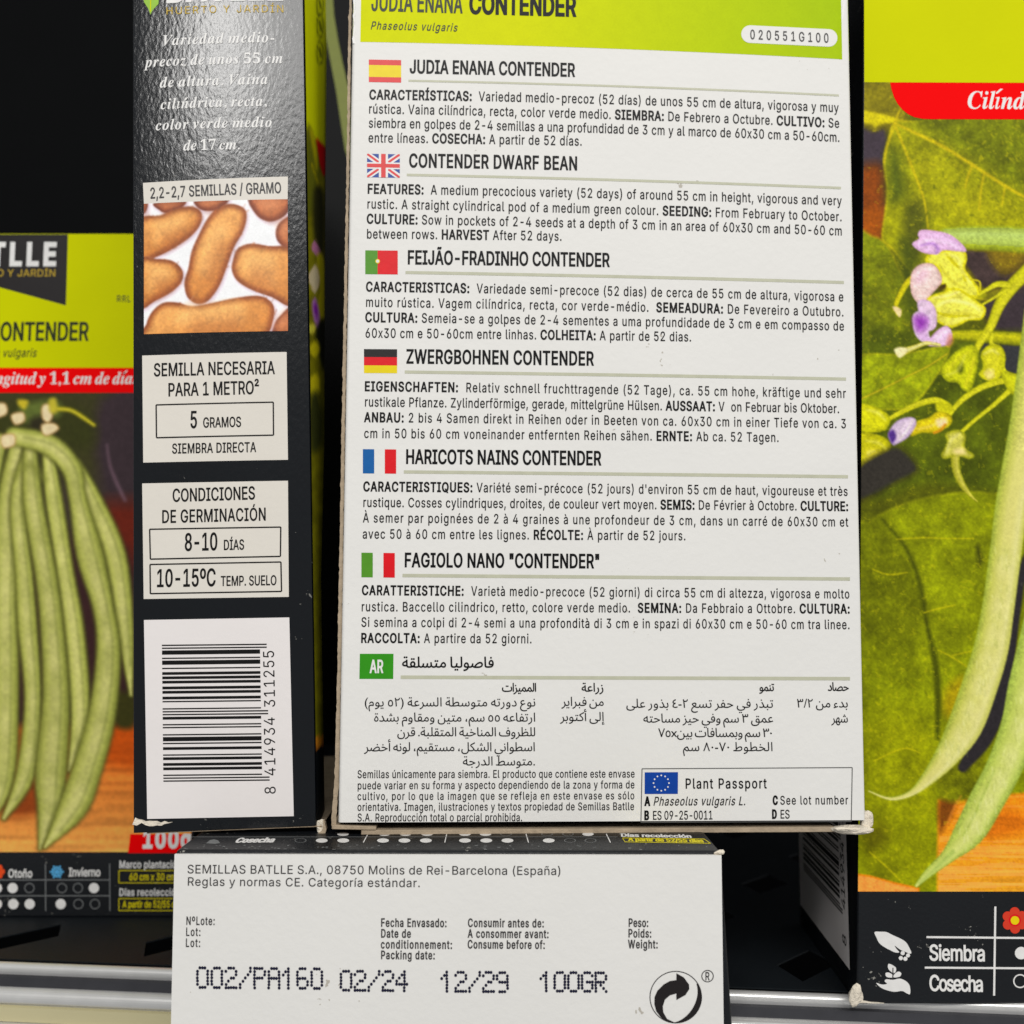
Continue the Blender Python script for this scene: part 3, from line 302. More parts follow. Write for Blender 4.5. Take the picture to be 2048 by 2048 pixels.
'v':'423;71,-14 -3,246 -11,109 -12,39 -16,22 -21,6 -10,-1 -1,26 147,28 10,-10 17,-77 9,-93 3,-149 76,94 38,66 7,25 -5,19 -33,45 -6,22 4,24 13,18 18,12 24,4 24,-4 19,-14 12,-21 4,-27 -6,-42 -20,-48 -31,-56 -46,-63 -58,-69 -124,-130',
'y':'419;-44,-209 -31,4 -24,13 -15,20 -5,24 4,23 13,18 19,12 22,4 22,-4 52,-28 17,-4 27,12 30,31 26,39 10,36 -18,143 -56,239 -13,27 -15,10 -35,1 0,27 140,23 15,-9 14,-28 65,-312 47,90 29,67 9,45 -7,21 -41,40 -7,25 4,25 13,19 20,13 25,4 26,-4 19,-13 12,-22 4,-28 -4,-29 -28,-86 -50,-110 -31,-59 -72,-117 -78,-103 -41,-40 -39,-32 -38,-20',
'z':'387;229,-77 -36,4 -36,12 -107,62 -25,7 -17,-4 -43,-28 -14,4 -4,11 3,9 287,354 -165,-3 -12,-6 -19,-26 -11,-24 -25,0 43,153 316,0 -283,-339 40,-21 30,-31 58,-96 22,-9 19,8 -18,56 4,21 10,16 17,10 21,3 29,-6 18,-18 6,-30 -7,-32 -22,-30 -34,-20',
'ı':'264;50,-10 -27,6 -17,18 -5,31 17,85 69,246 2,15 -4,17 -11,11 -19,5 -29,2 4,17 154,26 8,-3 2,-18 -99,-329 -8,-40 5,-22 16,-7 23,9 29,25 34,43 15,-15 -56,-68 -53,-40',
}
GLYPH_ARAB = {
'(':'323;167,232 9,130 27,121 45,110 63,101 -53,0 -81,-98 -61,-114 -38,-124 -14,-126 14,-126 38,-124 61,-114 81,-98 53,0 -63,101 -45,110 -27,121',
')':'323;156,232 -9,-130 -27,-121 -45,-110 -63,-101 53,0 81,98 61,114 38,124 14,126 -14,126 -38,124 -61,114 -81,98 -53,0 63,-101 45,-110 27,-121',
'-':'323;283,267 -243,0 0,-93 243,0',
'.':'219;109,111 -30,-8 -22,-22 -8,-30 8,-30 22,-22 30,-8 30,8 22,22 8,30 -8,30 -22,22',
'/':'281;8,-9 70,0 196,700 -70,0',
'x':'500;487,449 -114,0 -128,-154 -133,154 -112,0 189,-221 -189,-228 112,0 133,161 141,-161 114,0 -198,228',
'،':'328;145,-3 -30,12 -13,13 -9,17 -3,23 10,52 26,57 29,52 60,-31 -41,-96 20,-8 14,-10 7,-13 3,-14 -3,-21 -11,-17 -18,-13',
'٠':'295;156,208 -91,88 72,76 51,-44 23,-24 19,-23',
'٢':'487;221,6 -82,-10 -22,284 -39,274 -27,105 79,22 34,-134 35,-240 20,-264;262,471 -47,3 -41,9 -36,14 -28,16 0,83 31,-19 37,-14 40,-8 40,-3 47,3 20,5 18,10 16,15 13,23 10,30 7,40 68,-13 -11,-67 -21,-51 -31,-36 -38,-23 -44,-13',
'٣':'583;221,6 -82,-10 -22,284 -39,274 -27,105 79,22 34,-134 35,-240 20,-264;241,427 -30,3 -23,10 -18,14 -22,35 -5,16 -5,144 34,-115 10,-11 37,-17 26,2 16,9 13,17 12,28 18,93 70,-9 -15,-98 4,-16 11,-12 18,-8 46,-1 27,14 12,24 -1,38 -25,71 68,25 27,-74 7,-57 -4,-35 -12,-29 -20,-25 -27,-17 -34,-11 -39,-4 -37,4 -30,13 -22,20 -12,27 23,0 -16,-29 -23,-21 -28,-14',
'٤':'478;445,107 23,-70 -42,-18 -44,-13 -49,-8 -59,-3 -64,5 -54,14 -43,22 -32,30 -19,37 -7,44 5,37 17,45 32,48 55,49 -54,23 -22,17 -17,22 -11,25 -4,29 4,32 11,34 18,33 27,33 34,31 42,29 50,26 59,22 28,-77 -85,-36 -60,-39 -35,-42 -9,-21 -3,-20 3,-13 9,-13 35,-19 54,-7 68,7 7,-72 -63,-36 -46,-34 -32,-31 -20,-29 -10,-26 -4,-23 5,-26 14,-20 23,-15 29,-9 74,-8 95,12',
'٥':'532;266,-5 -69,8 -52,24 -38,37 -24,48 -13,57 -5,64 4,56 11,52 17,48 24,42 29,35 34,27 39,16 43,6 43,-6 39,-16 34,-27 30,-35 23,-42 18,-48 10,-52 4,-56 -4,-64 -13,-57 -25,-48 -37,-37 -52,-24;266,76 35,3 28,10 21,14 16,19 17,47 4,50 -7,79 -23,69 -17,27 -21,21 -25,14 -28,4 -28,-4 -25,-14 -21,-21 -17,-27 -22,-69 -8,-79 9,-67 12,-30 22,-24 33,-17',
'٧':'578;246,-6 61,231 55,163 118,298 78,-32 -110,-264 -95,-272 -29,-110;246,-6 -75,258 -99,281 -52,127 80,31 116,-297 49,-151 36,-143 19,-92',
'٨':'576;98,-10 -78,32 111,261 94,268 29,109 78,15 -59,-217 -85,-248;478,-10 -93,246 -81,250 -46,174 74,15 70,-252 47,-137 52,-136 55,-129',
'ﺀ':'411;166,47 -40,19 -35,31 -25,44 -9,52 6,47 18,41 27,32 35,23 40,14 44,5 75,-12 -13,-75 -62,9 -28,-3 -22,-8 -18,-14 -13,-17 -7,-20 -3,-22 5,-30 14,-27 21,-23 25,-18 27,-11 25,-4;40,-58 -23,76 212,62 117,43 30,-73 -164,-59',
'ﺃ':'235;89,0 -17,644 81,0 17,-644;23,704 -12,54 78,19 -5,-21 -25,13 -24,21 -18,28 -6,31 4,28 11,23 16,17 22,13 24,8 50,0 23,-6 -8,-50 -39,6 -20,-2 -16,-7 -10,-12 -3,-15 3,-19 11,-17 31,-23 28,-9 -41,-4 93,29 16,-51',
'ﺇ':'238;92,0 -20,714 81,0 20,-714;65,-303 -12,54 78,19 -5,-21 -25,12 -24,22 -18,28 -6,31 4,28 11,22 16,18 22,13 24,7 50,1 23,-6 -8,-50 -39,6 -20,-2 -16,-7 -10,-12 -3,-15 3,-20 11,-16 31,-24 28,-8 -41,-4 93,29 16,-51',
'ﺍ':'238;92,0 -20,714 81,0 20,-714',
'ﺎ':'291;291,-5 -71,5 -51,13 -36,23 -23,33 -12,44 -6,54 -20,547 82,0 20,-515 10,-75 12,-23 22,-14 34,-7 67,-6 13,-8 7,-13 2,-15 -3,-15 -11,-14 -16,-11',
'ﺑ':'269;0,-5 10,82 78,6 25,9 17,16 10,23 3,32 -8,60 -21,73 -28,77 81,30 25,-73 25,-118 0,-71 -6,-32 -11,-29 -15,-23 -19,-20 -24,-15 -62,-20;107,-191 -19,4 -16,10 -11,16 -4,19 4,19 11,16 16,11 19,4 19,-4 16,-11 10,-16 4,-19 -4,-19 -10,-16 -16,-10',
'ﺒ':'343;0,-5 10,82 66,8 21,11 16,18 21,62 22,107 78,-15 -21,-121 9,-36 14,-14 25,-11 38,-7 72,-5 13,-8 7,-13 2,-15 -4,-15 -10,-14 -16,-11 -20,-3 -58,3 -44,9 -32,14 -22,21 -14,26 -9,31 30,-2 -34,-52 -41,-31 -51,-15;170,-191 -19,4 -16,10 -11,16 -4,19 4,19 11,16 16,11 19,4 19,-4 16,-11 10,-16 4,-19 -4,-19 -10,-16 -16,-10',
'ﺓ':'405;202,0 -46,4 -42,13 -35,22 -26,30 -17,40 -6,49 8,48 25,60 45,66 70,70 19,-54 -68,61 52,62 96,-88 40,-48 31,-52 20,-54 7,-58 -8,-52 -11,-29 -16,-28 -23,-25 -30,-19 -38,-14;202,82 31,3 26,9 19,13 15,19 8,23 1,52 -6,27 -13,28 -21,32 -33,34 -45,39 44,2 -64,-67 -24,-35 -17,-34 -10,-32 -4,-29 7,-37 20,-26 29,-16;278,560 -19,4 -16,11 -11,15 -4,19 4,19 11,16 16,11 19,4 19,-4 15,-11 11,-16 4,-19 -4,-19 -11,-15 -15,-11;141,560 -19,4 -16,11 -11,15 -4,19 4,19 11,16 16,11 19,4 19,-4 16,-11 10,-16 4,-19 -4,-19 -10,-15 -16,-11',
'ﺔ':'486;486,-5 -51,4 -44,12 -38,21 -28,32 -20,44 -8,60 -16,348 81,0 16,-330 6,-41 11,-29 17,-20 23,-11 79,-11 13,-8 7,-13 2,-15 -3,-15 -11,-14 -16,-11;335,105 -56,-13 -55,-5 -51,4 -47,12 -39,20 -31,27 -19,33 -7,40 5,41 17,38 25,35 34,31 40,27 47,22 51,16 54,10 14,-84 -47,-4 -41,-9 -36,-14 -29,-16 -24,-19 -17,-20 -10,-21 -4,-20 4,-20 12,-16 41,-21 55,-9 84,6 22,6;314,631 -19,4 -16,11 -11,15 -4,19 4,19 11,16 16,11 19,4 19,-4 16,-11 10,-16 4,-19 -4,-19 -10,-15 -16,-11;177,631 -19,4 -16,11 -11,15 -4,19 4,19 11,16 16,11 19,4 19,-4 16,-11 10,-16 4,-19 -4,-19 -10,-15 -16,-11',
'ﺕ':'993;390,-21 26,82 202,6 77,8 62,12 47,15 34,22 19,26 7,31 -3,41 -27,99 -20,55 77,27 25,-68 25,-107 2,-31 -7,-55 -20,-45 -36,-38 -54,-30 -74,-23 -95,-15 -120,-9;390,-21 -84,3 -72,8 -62,15 -51,21 -39,28 -29,35 -17,42 -6,51 4,52 24,105 75,-19 -17,-77 -4,-38 7,-47 20,-36 36,-28 56,-18 79,-11 106,-4 20,-50;557,401 -19,4 -16,11 -11,15 -4,19 4,19 11,16 16,11 19,4 19,-4 16,-11 10,-16 4,-19 -4,-19 -10,-15 -16,-11;420,401 -19,4 -16,11 -11,15 -4,19 4,19 11,16 16,11 19,4 19,-4 16,-11 10,-16 4,-19 -4,-19 -10,-15 -16,-11',
'ﺗ':'299;0,-5 10,82 92,5 28,8 19,15 11,23 3,35 -8,60 -21,73 -28,77 81,30 25,-73 25,-118 2,-33 -3,-46 -10,-39 -18,-32 -25,-25 -33,-19 -41,-13 -50,-8;218,507 -19,4 -16,11 -11,15 -4,19 4,19 11,16 16,11 19,4 19,-4 15,-11 11,-16 4,-19 -4,-19 -11,-15 -15,-11;81,507 -19,4 -16,11 -11,15 -4,19 4,19 11,16 16,11 19,4 19,-4 16,-11 10,-16 4,-19 -4,-19 -10,-15 -16,-11',
'ﺘ':'373;0,-5 10,82 78,8 25,11 18,18 13,26 32,143 78,-15 -21,-121 2,-28 5,-12 10,-10 44,-14 107,-9 13,-8 7,-13 2,-15 -3,-15 -11,-14 -16,-11 -20,-3 -97,7 -32,8 -22,11 -16,15 -17,39 -5,24 30,-2 -34,-52 -20,-18 -23,-13 -57,-15;267,386 -19,4 -16,11 -11,15 -4,19 4,19 11,16 16,11 19,4 19,-4 16,-11 10,-16 4,-19 -4,-19 -10,-15 -16,-11;130,386 -19,4 -16,11 -11,15 -4,19 4,19 11,16 16,11 19,4 19,-4 16,-11 10,-16 4,-19 -4,-19 -10,-15 -16,-11',
'ﺟ':'589;0,-5 9,82 102,8 98,23 93,37 84,49 -60,40 -74,27 -86,9 -58,-4 -32,-7 -16,76 54,13 52,4 50,-3 44,-9 77,-31 124,-66 30,-10 51,-3 7,-72 -41,-3 -38,-9 -70,-30 -113,-59 -93,-36 -56,-14 -65,-9;279,-186 -19,4 -16,10 -11,16 -4,19 4,19 11,16 16,11 19,4 19,-4 16,-11 10,-16 4,-19 -4,-19 -10,-16 -16,-10',
'ﺣ':'589;0,-5 9,82 102,8 98,23 93,37 84,49 -60,40 -74,27 -86,9 -58,-4 -32,-7 -16,76 54,13 52,4 50,-3 44,-9 77,-31 124,-66 30,-10 51,-3 7,-72 -41,-3 -38,-9 -70,-30 -113,-59 -93,-36 -56,-14 -65,-9',
'ﺧ':'589;0,-5 9,82 102,8 98,23 93,37 84,49 -60,40 -74,27 -86,9 -58,-4 -32,-7 -16,76 54,13 52,4 50,-3 44,-9 77,-31 124,-66 30,-10 51,-3 7,-72 -41,-3 -38,-9 -70,-30 -113,-59 -93,-36 -56,-14 -65,-9;167,455 -19,4 -16,11 -11,15 -4,19 4,19 11,16 16,11 19,4 19,-4 16,-11 10,-16 4,-19 -4,-19 -10,-15 -16,-11',
'ﺨ':'637;637,-5 -77,6 -33,7 -30,13 -26,18 -21,26 -17,33 -12,42 59,35 15,-35 17,-26 22,-18 30,-11 101,-11 13,-8 7,-13 2,-15 -3,-15 -11,-14 -16,-11;0,-5 9,82 102,8 98,23 93,37 84,49 -60,40 -74,27 -86,9 -58,-4 -32,-7 -16,76 54,13 52,4 50,-3 44,-9 77,-31 124,-66 30,-10 51,-3 7,-72 -41,-3 -38,-9 -70,-30 -113,-59 -93,-36 -56,-14 -65,-9;157,455 -19,4 -16,11 -11,15 -4,19 4,19 11,16 16,11 19,4 19,-4 16,-11 10,-16 4,-19 -4,-19 -10,-15 -16,-11',
'ﺩ':'477;35,45 40,69 56,-25 39,-9 45,-3 45,2 35,8 25,12 18,18 10,21 3,24 -8,50 -37,80 -86,132 69,45 48,-69 37,-63 27,-55 18,-48 10,-42 3,-35 -5,-39 -15,-38 -27,-35 -40,-27 -56,-18 -74,-6 -69,6 -62,18',
'ﺪ':'532;215,77 45,2 35,8 25,12 18,18 10,21 3,24 -10,48 -70,136 -51,78 69,45 95,-162 40,-92 29,-79 17,-27 17,-17 37,-14 35,-4 13,-8 8,-13 2,-15 -3,-15 -11,-14 -16,-11 -20,-3 -33,3 -31,10 -30,16 -25,25 -19,33 -13,43 40,32 -4,-39 -13,-38 -24,-35 -37,-27 -55,-18 -73,-6 -69,6 -62,18 -49,27 40,69 56,-25 39,-9',
'ﺬ':'532;215,77 45,2 35,8 25,12 18,18 10,21 3,24 -10,48 -70,136 -51,78 69,45 95,-162 40,-92 29,-79 17,-27 17,-17 37,-14 35,-4 13,-8 8,-13 2,-15 -3,-15 -11,-14 -16,-11 -20,-3 -33,3 -31,10 -30,16 -25,25 -19,33 -13,43 40,32 -4,-39 -13,-38 -24,-35 -37,-27 -55,-18 -73,-6 -69,6 -62,18 -49,27 40,69 56,-25 39,-9;221,560 -19,4 -16,11 -11,15 -4,19 4,19 11,16 16,11 19,4 19,-4 16,-11 10,-16 4,-19 -4,-19 -10,-15 -16,-11',
'ﺭ':'367;4,-230 -29,76 89,35 67,41 46,46 29,47 15,47 5,45 -6,54 -21,59 -42,82 73,37 33,-63 22,-60 12,-54 4,-48 -5,-60 -15,-54 -24,-48 -30,-43 -35,-36 -38,-31 -79,-46',
'ﺮ':'396;4,-232 -29,76 67,26 55,29 43,32 34,34 24,35 16,37 9,35 3,35 -5,49 -16,51 -48,95 73,37 94,-224 21,-22 26,-12 53,-7 13,-8 7,-13 2,-15 -3,-15 -11,-14 -16,-11 -20,-3 -40,4 -31,12 -25,17 -17,24 -19,53 32,-18 -7,-63 -22,-58 -34,-50 -42,-44 -47,-37 -49,-30 -48,-22',
'ﺯ':'367;4,-230 -29,76 89,35 67,41 46,46 29,47 15,47 5,45 -6,54 -21,59 -42,82 73,37 33,-63 22,-60 12,-54 4,-48 -5,-60 -15,-54 -24,-48 -30,-43 -35,-36 -38,-31 -79,-46;177,454 -19,4 -16,11 -11,15 -4,19 4,19 11,16 16,11 19,4 19,-4 16,-11 10,-16 4,-19 -4,-19 -10,-15 -16,-11',
'ﺰ':'396;4,-232 -29,76 67,26 55,29 43,32 34,34 24,35 16,37 9,35 3,35 -5,49 -16,51 -48,95 73,37 94,-224 21,-22 26,-12 53,-7 13,-8 7,-13 2,-15 -3,-15 -11,-14 -16,-11 -20,-3 -40,4 -31,12 -25,17 -17,24 -19,53 32,-18 -7,-63 -22,-58 -34,-50 -42,-44 -47,-37 -49,-30 -48,-22;163,454 -19,4 -16,11 -11,15 -4,19 4,19 11,16 16,11 19,4 19,-4 16,-11 10,-16 4,-19 -4,-19 -10,-15 -16,-11',
'ﺳ':'784;0,-5 10,82 52,5 18,8 16,15 25,58 28,112 75,-21 -18,-82 -4,-42 5,-22 14,-17 27,-10 69,-3 22,4 17,9 15,15 11,25 21,86 11,65 76,-14 -18,-138 7,-26 9,-12 17,-8 58,-7 51,7 19,10 14,16 8,23 3,30 -4,43 -13,53 -40,114 81,30 25,-73 25,-118 -1,-76 -9,-38 -14,-32 -20,-25 -24,-20 -30,-14 -34,-9 -38,-3 -43,3 -34,8 -27,14 -19,20 -13,25 -8,32 34,0 -19,-38 -21,-27 -23,-18 -29,-11 -82,-8 -53,8 -27,12 -23,20 -17,29 -8,41 30,6 -19,-44 -22,-31 -27,-21 -32,-12',
'ﺴ':'850;0,-5 10,82 52,5 18,8 16,15 25,58 28,112 75,-21 -20,-93 0,-46 6,-13 11,-11 39,-12 57,-1 22,4 17,9 15,15 11,25 21,86 11,65 76,-14 -18,-138 7,-26 9,-12 17,-8 58,-7 43,5 30,16 16,27 6,37 -12,178 73,5 14,-133 9,-46 13,-35 17,-26 22,-16 29,-9 55,-6 13,-8 7,-13 2,-15 -3,-15 -11,-14 -16,-11 -20,-3 -32,2 -28,8 -46,26 -32,38 -18,45 18,-6 -14,-40 -20,-29 -26,-21 -30,-13 -68,-10 -40,3 -32,8 -25,14 -18,20 -13,25 -8,32 34,0 -19,-38 -21,-27 -23,-18 -29,-11 -82,-8 -53,8 -27,12 -23,20 -17,29 -8,41 30,6 -19,-44 -22,-31 -27,-21 -32,-12',
'ﺷ':'784;0,-5 10,82 52,5 18,8 16,15 25,58 28,112 75,-21 -18,-82 -4,-42 5,-22 14,-17 27,-10 69,-3 22,4 17,9 15,15 11,25 21,86 11,65 76,-14 -18,-138 7,-26 9,-12 17,-8 58,-7 51,7 19,10 14,16 8,23 3,30 -4,43 -13,53 -40,114 81,30 25,-73 25,-118 -1,-76 -9,-38 -14,-32 -20,-25 -24,-20 -30,-14 -34,-9 -38,-3 -43,3 -34,8 -27,14 -19,20 -13,25 -8,32 34,0 -19,-38 -21,-27 -23,-18 -29,-11 -82,-8 -53,8 -27,12 -23,20 -17,29 -8,41 30,6 -19,-44 -22,-31 -27,-21 -32,-12;431,545 -19,4 -16,11 -11,15 -4,19 4,19 11,16 16,11 19,4 19,-4 16,-11 10,-16 4,-19 -4,-19 -10,-15 -16,-11;363,435 -19,4 -16,11 -11,15 -4,19 4,19 11,16 16,11 19,4 19,-4 16,-11 10,-16 4,-19 -4,-19 -10,-15 -16,-11;499,435 -19,4 -16,11 -11,15 -4,19 4,19 11,16 16,11 19,4 19,-4 16,-11 10,-16 4,-19 -4,-19 -10,-15 -16,-11',
'ﺸ':'850;0,-5 10,82 52,5 18,8 16,15 25,58 28,112 75,-21 -20,-93 0,-46 6,-13 11,-11 39,-12 57,-1 22,4 17,9 15,15 11,25 21,86 11,65 76,-14 -18,-138 7,-26 9,-12 17,-8 58,-7 43,5 30,16 16,27 6,37 -12,178 73,5 14,-133 9,-46 13,-35 17,-26 22,-16 29,-9 55,-6 13,-8 7,-13 2,-15 -3,-15 -11,-14 -16,-11 -20,-3 -32,2 -28,8 -46,26 -32,38 -18,45 18,-6 -14,-40 -20,-29 -26,-21 -30,-13 -68,-10 -40,3 -32,8 -25,14 -18,20 -13,25 -8,32 34,0 -19,-38 -21,-27 -23,-18 -29,-11 -82,-8 -53,8 -27,12 -23,20 -17,29 -8,41 30,6 -19,-44 -22,-31 -27,-21 -32,-12;431,545 -19,4 -16,11 -11,15 -4,19 4,19 11,16 16,11 19,4 19,-4 16,-11 10,-16 4,-19 -4,-19 -10,-15 -16,-11;363,435 -19,4 -16,11 -11,15 -4,19 4,19 11,16 16,11 19,4 19,-4 16,-11 10,-16 4,-19 -4,-19 -10,-15 -16,-11;499,435 -19,4 -16,11 -11,15 -4,19 4,19 11,16 16,11 19,4 19,-4 16,-11 10,-16 4,-19 -4,-19 -10,-15 -16,-11',
'ﺻ':'903;403,-16 -120,13 -43,11 -32,15 -24,18 -16,22 -10,26 23,8 -26,-41 -28,-28 -30,-18 -30,-9 -67,-6 10,82 32,3 26,7 20,13 17,20 25,61 24,94 73,-19 -21,-105 3,-22 8,-18 16,-15 26,-12 38,-9 119,-10 149,1 55,6 48,10 40,15 31,18 23,22 14,26 5,29 -3,22 -8,22 -14,19 -20,17 -27,11 -34,4 -48,-6 -47,-19 -47,-28 -43,-34 -76,-77 -53,-68 -87,3 77,107 46,52 52,49 54,42 58,33 60,21 60,7 51,-6 44,-16 35,-27 26,-34 16,-40 5,-46 -9,-57 -25,-51 -47,-45 -70,-35 -61,-17 -75,-10',
'ﺼ':'949;949,-5 -65,6 -80,19 -38,17 -31,22 82,41 73,-18 87,-8 13,-8 7,-13 2,-15 -3,-15 -11,-14 -16,-11;403,-16 -120,13 -43,11 -32,15 -24,18 -16,22 -10,26 23,8 -26,-41 -28,-28 -30,-18 -30,-9 -67,-6 10,82 32,3 26,7 20,13 17,20 25,61 24,94 73,-19 -21,-105 3,-22 8,-18 16,-15 26,-12 38,-9 119,-10 149,1 55,6 48,10 40,15 31,18 23,22 14,26 5,29 -3,22 -8,22 -14,19 -20,17 -27,11 -34,4 -48,-6 -47,-19 -47,-28 -43,-34 -76,-77 -53,-68 -87,3 77,107 46,52 52,49 54,42 58,33 60,21 60,7 51,-6 44,-16 35,-27 26,-34 16,-40 5,-46 -9,-57 -25,-51 -47,-45 -70,-35 -61,-17 -75,-10',
'ﻀ':'949;949,-5 -65,6 -80,19 -38,17 -31,22 82,41 73,-18 87,-8 13,-8 7,-13 2,-15 -3,-15 -11,-14 -16,-11;403,-16 -120,13 -43,11 -32,15 -24,18 -16,22 -10,26 23,8 -26,-41 -28,-28 -30,-18 -30,-9 -67,-6 10,82 32,3 26,7 20,13 17,20 25,61 24,94 73,-19 -21,-105 3,-22 8,-18 16,-15 26,-12 38,-9 119,-10 149,1 55,6 48,10 40,15 31,18 23,22 14,26 5,29 -3,22 -8,22 -14,19 -20,17 -27,11 -34,4 -48,-6 -47,-19 -47,-28 -43,-34 -76,-77 -53,-68 -87,3 77,107 46,52 52,49 54,42 58,33 60,21 60,7 51,-6 44,-16 35,-27 26,-34 16,-40 5,-46 -9,-57 -25,-51 -47,-45 -70,-35 -61,-17 -75,-10;652,472 -19,4 -16,11 -11,15 -4,19 4,19 11,16 16,11 19,4 19,-4 16,-11 10,-16 4,-19 -4,-19 -10,-15 -16,-11',
'ﻁ':'788;201,-9 -181,15 9,78 301,-15 120,2 55,6 48,10 40,15 31,18 23,22 14,26 5,29 -3,22 -8,22 -14,19 -20,17 -27,11 -34,4 -48,-6 -47,-19 -47,-28 -43,-34 -76,-77 -53,-68 -87,3 77,107 46,52 52,49 54,42 58,33 60,21 60,7 51,-6 44,-16 35,-27 26,-34 16,-40 5,-46 -9,-57 -25,-51 -47,-45 -70,-35 -61,-17 -75,-10;213,99 -20,615 81,0 20,-545',
'ﻂ':'831;831,-5 -65,6 -80,19 -38,17 -31,22 82,41 73,-18 87,-8 13,-8 7,-13 2,-15 -3,-15 -11,-14 -16,-11;201,-9 -181,15 9,78 301,-15 120,2 55,6 48,10 40,15 31,18 23,22 14,26 5,29 -3,22 -8,22 -14,19 -20,17 -27,11 -34,4 -48,-6 -47,-19 -47,-28 -43,-34 -76,-77 -53,-68 -87,3 77,107 46,52 52,49 54,42 58,33 60,21 60,7 51,-6 44,-16 35,-27 26,-34 16,-40 5,-46 -9,-57 -25,-51 -47,-45 -70,-35 -61,-17 -75,-10;213,99 -20,615 81,0 20,-545',
'ﻄ':'710;710,-5 -65,6 -80,19 -38,17 -31,22 82,41 73,-18 87,-8 13,-8 7,-13 2,-15 -3,-15 -11,-14 -16,-11;0,-5 10,82 290,2 70,6 57,9 47,13 36,17 25,22 15,25 5,30 -11,37 -14,19 -20,16 -27,10 -34,4 -48,-6 -47,-19 -47,-28 -43,-34 -76,-77 -53,-68 -87,3 77,107 46,52 52,49 54,42 58,33 60,21 60,7 51,-6 44,-16 35,-27 26,-34 16,-40 5,-46 -8,-47 -26,-47 -46,-43 -71,-32 -96,-22 -123,-11;95,94 -20,620 81,0 20,-550',
'ﻈ':'710;710,-5 -65,6 -80,19 -38,17 -31,22 82,41 73,-18 87,-8 13,-8 7,-13 2,-15 -3,-15 -11,-14 -16,-11;0,-5 10,82 290,2 70,6 57,9 47,13 36,17 25,22 15,25 5,30 -11,37 -14,19 -20,16 -27,10 -34,4 -48,-6 -47,-19 -47,-28 -43,-34 -76,-77 -53,-68 -87,3 77,107 46,52 52,49 54,42 58,33 60,21 60,7 51,-6 44,-16 35,-27 26,-34 16,-40 5,-46 -8,-47 -26,-47 -46,-43 -71,-32 -96,-22 -123,-11;95,94 -20,620 81,0 20,-550;406,472 -19,4 -16,11 -11,15 -4,19 4,19 11,16 16,11 19,4 19,-4 16,-11 10,-16 4,-19 -4,-19 -10,-15 -16,-11',
'ﻉ':'507;288,-391 -57,9 -56,17 -52,26 -45,36 -36,46 -24,59 -8,71 7,70 22,65 35,60 48,54 58,47 68,39 77,30 84,20 21,-78 -70,-16 -65,-23 -58,-29 -49,-34 -41,-41 -30,-46 -19,-50 -6,-56 4,-44 12,-37 19,-31 24,-25 28,-21 64,-26 68,-12 86,1 54,7 53,12 47,17 26,-70 -63,-24 -85,-19 -44,-5;178,136 -38,14 -34,22 -29,29 -21,33 -14,37 -5,39 7,58 23,47 33,37 43,26 47,16 51,5 49,-4 50,-12 -17,-77 -82,11 -34,-3 -30,-10 -25,-15 -19,-20 -12,-25 -4,-28 4,-26 12,-22 17,-20 46,-31 49,-15 20,-1',
'ﻊ':'531;251,-392 -49,6 -48,13 -45,19 -40,29 -31,37 -21,49 -7,61 6,64 20,54 29,48 37,42 85,69 122,85 30,28 19,28 6,32 -8,27 -27,22 -22,7 -51,0 -77,-20 -41,-24 153,-144 50,-25 82,-28 136,-13 13,-8 7,-13 2,-15 -3,-15 -11,-14 -16,-11 -20,-3 -76,3 -61,10 -51,15 -42,20 -73,49 -38,44 -45,45 -59,49 -20,59 5,17 14,19 51,41 73,32 42,10 43,3 63,-9 47,-26 29,-38 10,-44 -6,-48 -19,-43 -30,-38 -36,-35 -169,-128 -36,-36 -29,-38 -20,-43 -6,-50 6,-42 16,-33 25,-26 30,-19 68,-21 60,-6 72,5 76,16 79,27 26,-64 -71,-33 -89,-24 -47,-7',
'ﻋ':'503;0,-5 10,82 170,5 -42,32 -22,24 -20,31 -13,36 -5,43 7,54 20,46 31,38 42,29 49,18 57,6 49,-4 50,-12 -17,-77 -82,11 -34,-3 -30,-10 -25,-17 -19,-21 -12,-26 -4,-32 3,-25 8,-22 29,-39 40,-28 64,-21 18,-1 123,48 28,-73 -136,-48 -73,-19 -78,-13 -88,-9',
'ﻑ':'983;390,-21 26,82 296,5 79,10 22,9 24,24 14,36 7,49 1,97 -12,56 -24,44 -15,15 -18,10 -20,3 -22,-4 -19,-13 -17,-20 -12,-25 -8,-27 -1,-46 7,-17 11,-13 17,-10 23,-7 58,0 57,11 23,9 4,-70 -36,-18 -42,-10 -44,-3 -47,3 -39,11 -32,18 -22,24 -14,32 -5,39 3,38 9,39 15,36 19,34 24,29 29,23 33,14 36,5 49,-9 41,-26 31,-40 22,-51 13,-59 4,-61 -6,-92 -8,-41 -12,-35 -16,-31 -22,-26 -26,-17 -40,-12 -115,-16;390,-21 -84,3 -72,8 -62,15 -51,21 -39,28 -29,35 -17,42 -6,51 4,52 24,105 75,-19 -17,-77 -4,-38 7,-47 20,-36 36,-28 56,-18 79,-11 106,-4 20,-50;759,604 -19,4 -16,11 -11,15 -4,19 4,19 11,16 16,11 19,4 19,-4 16,-11 10,-16 4,-19 -4,-19 -10,-15 -16,-11',
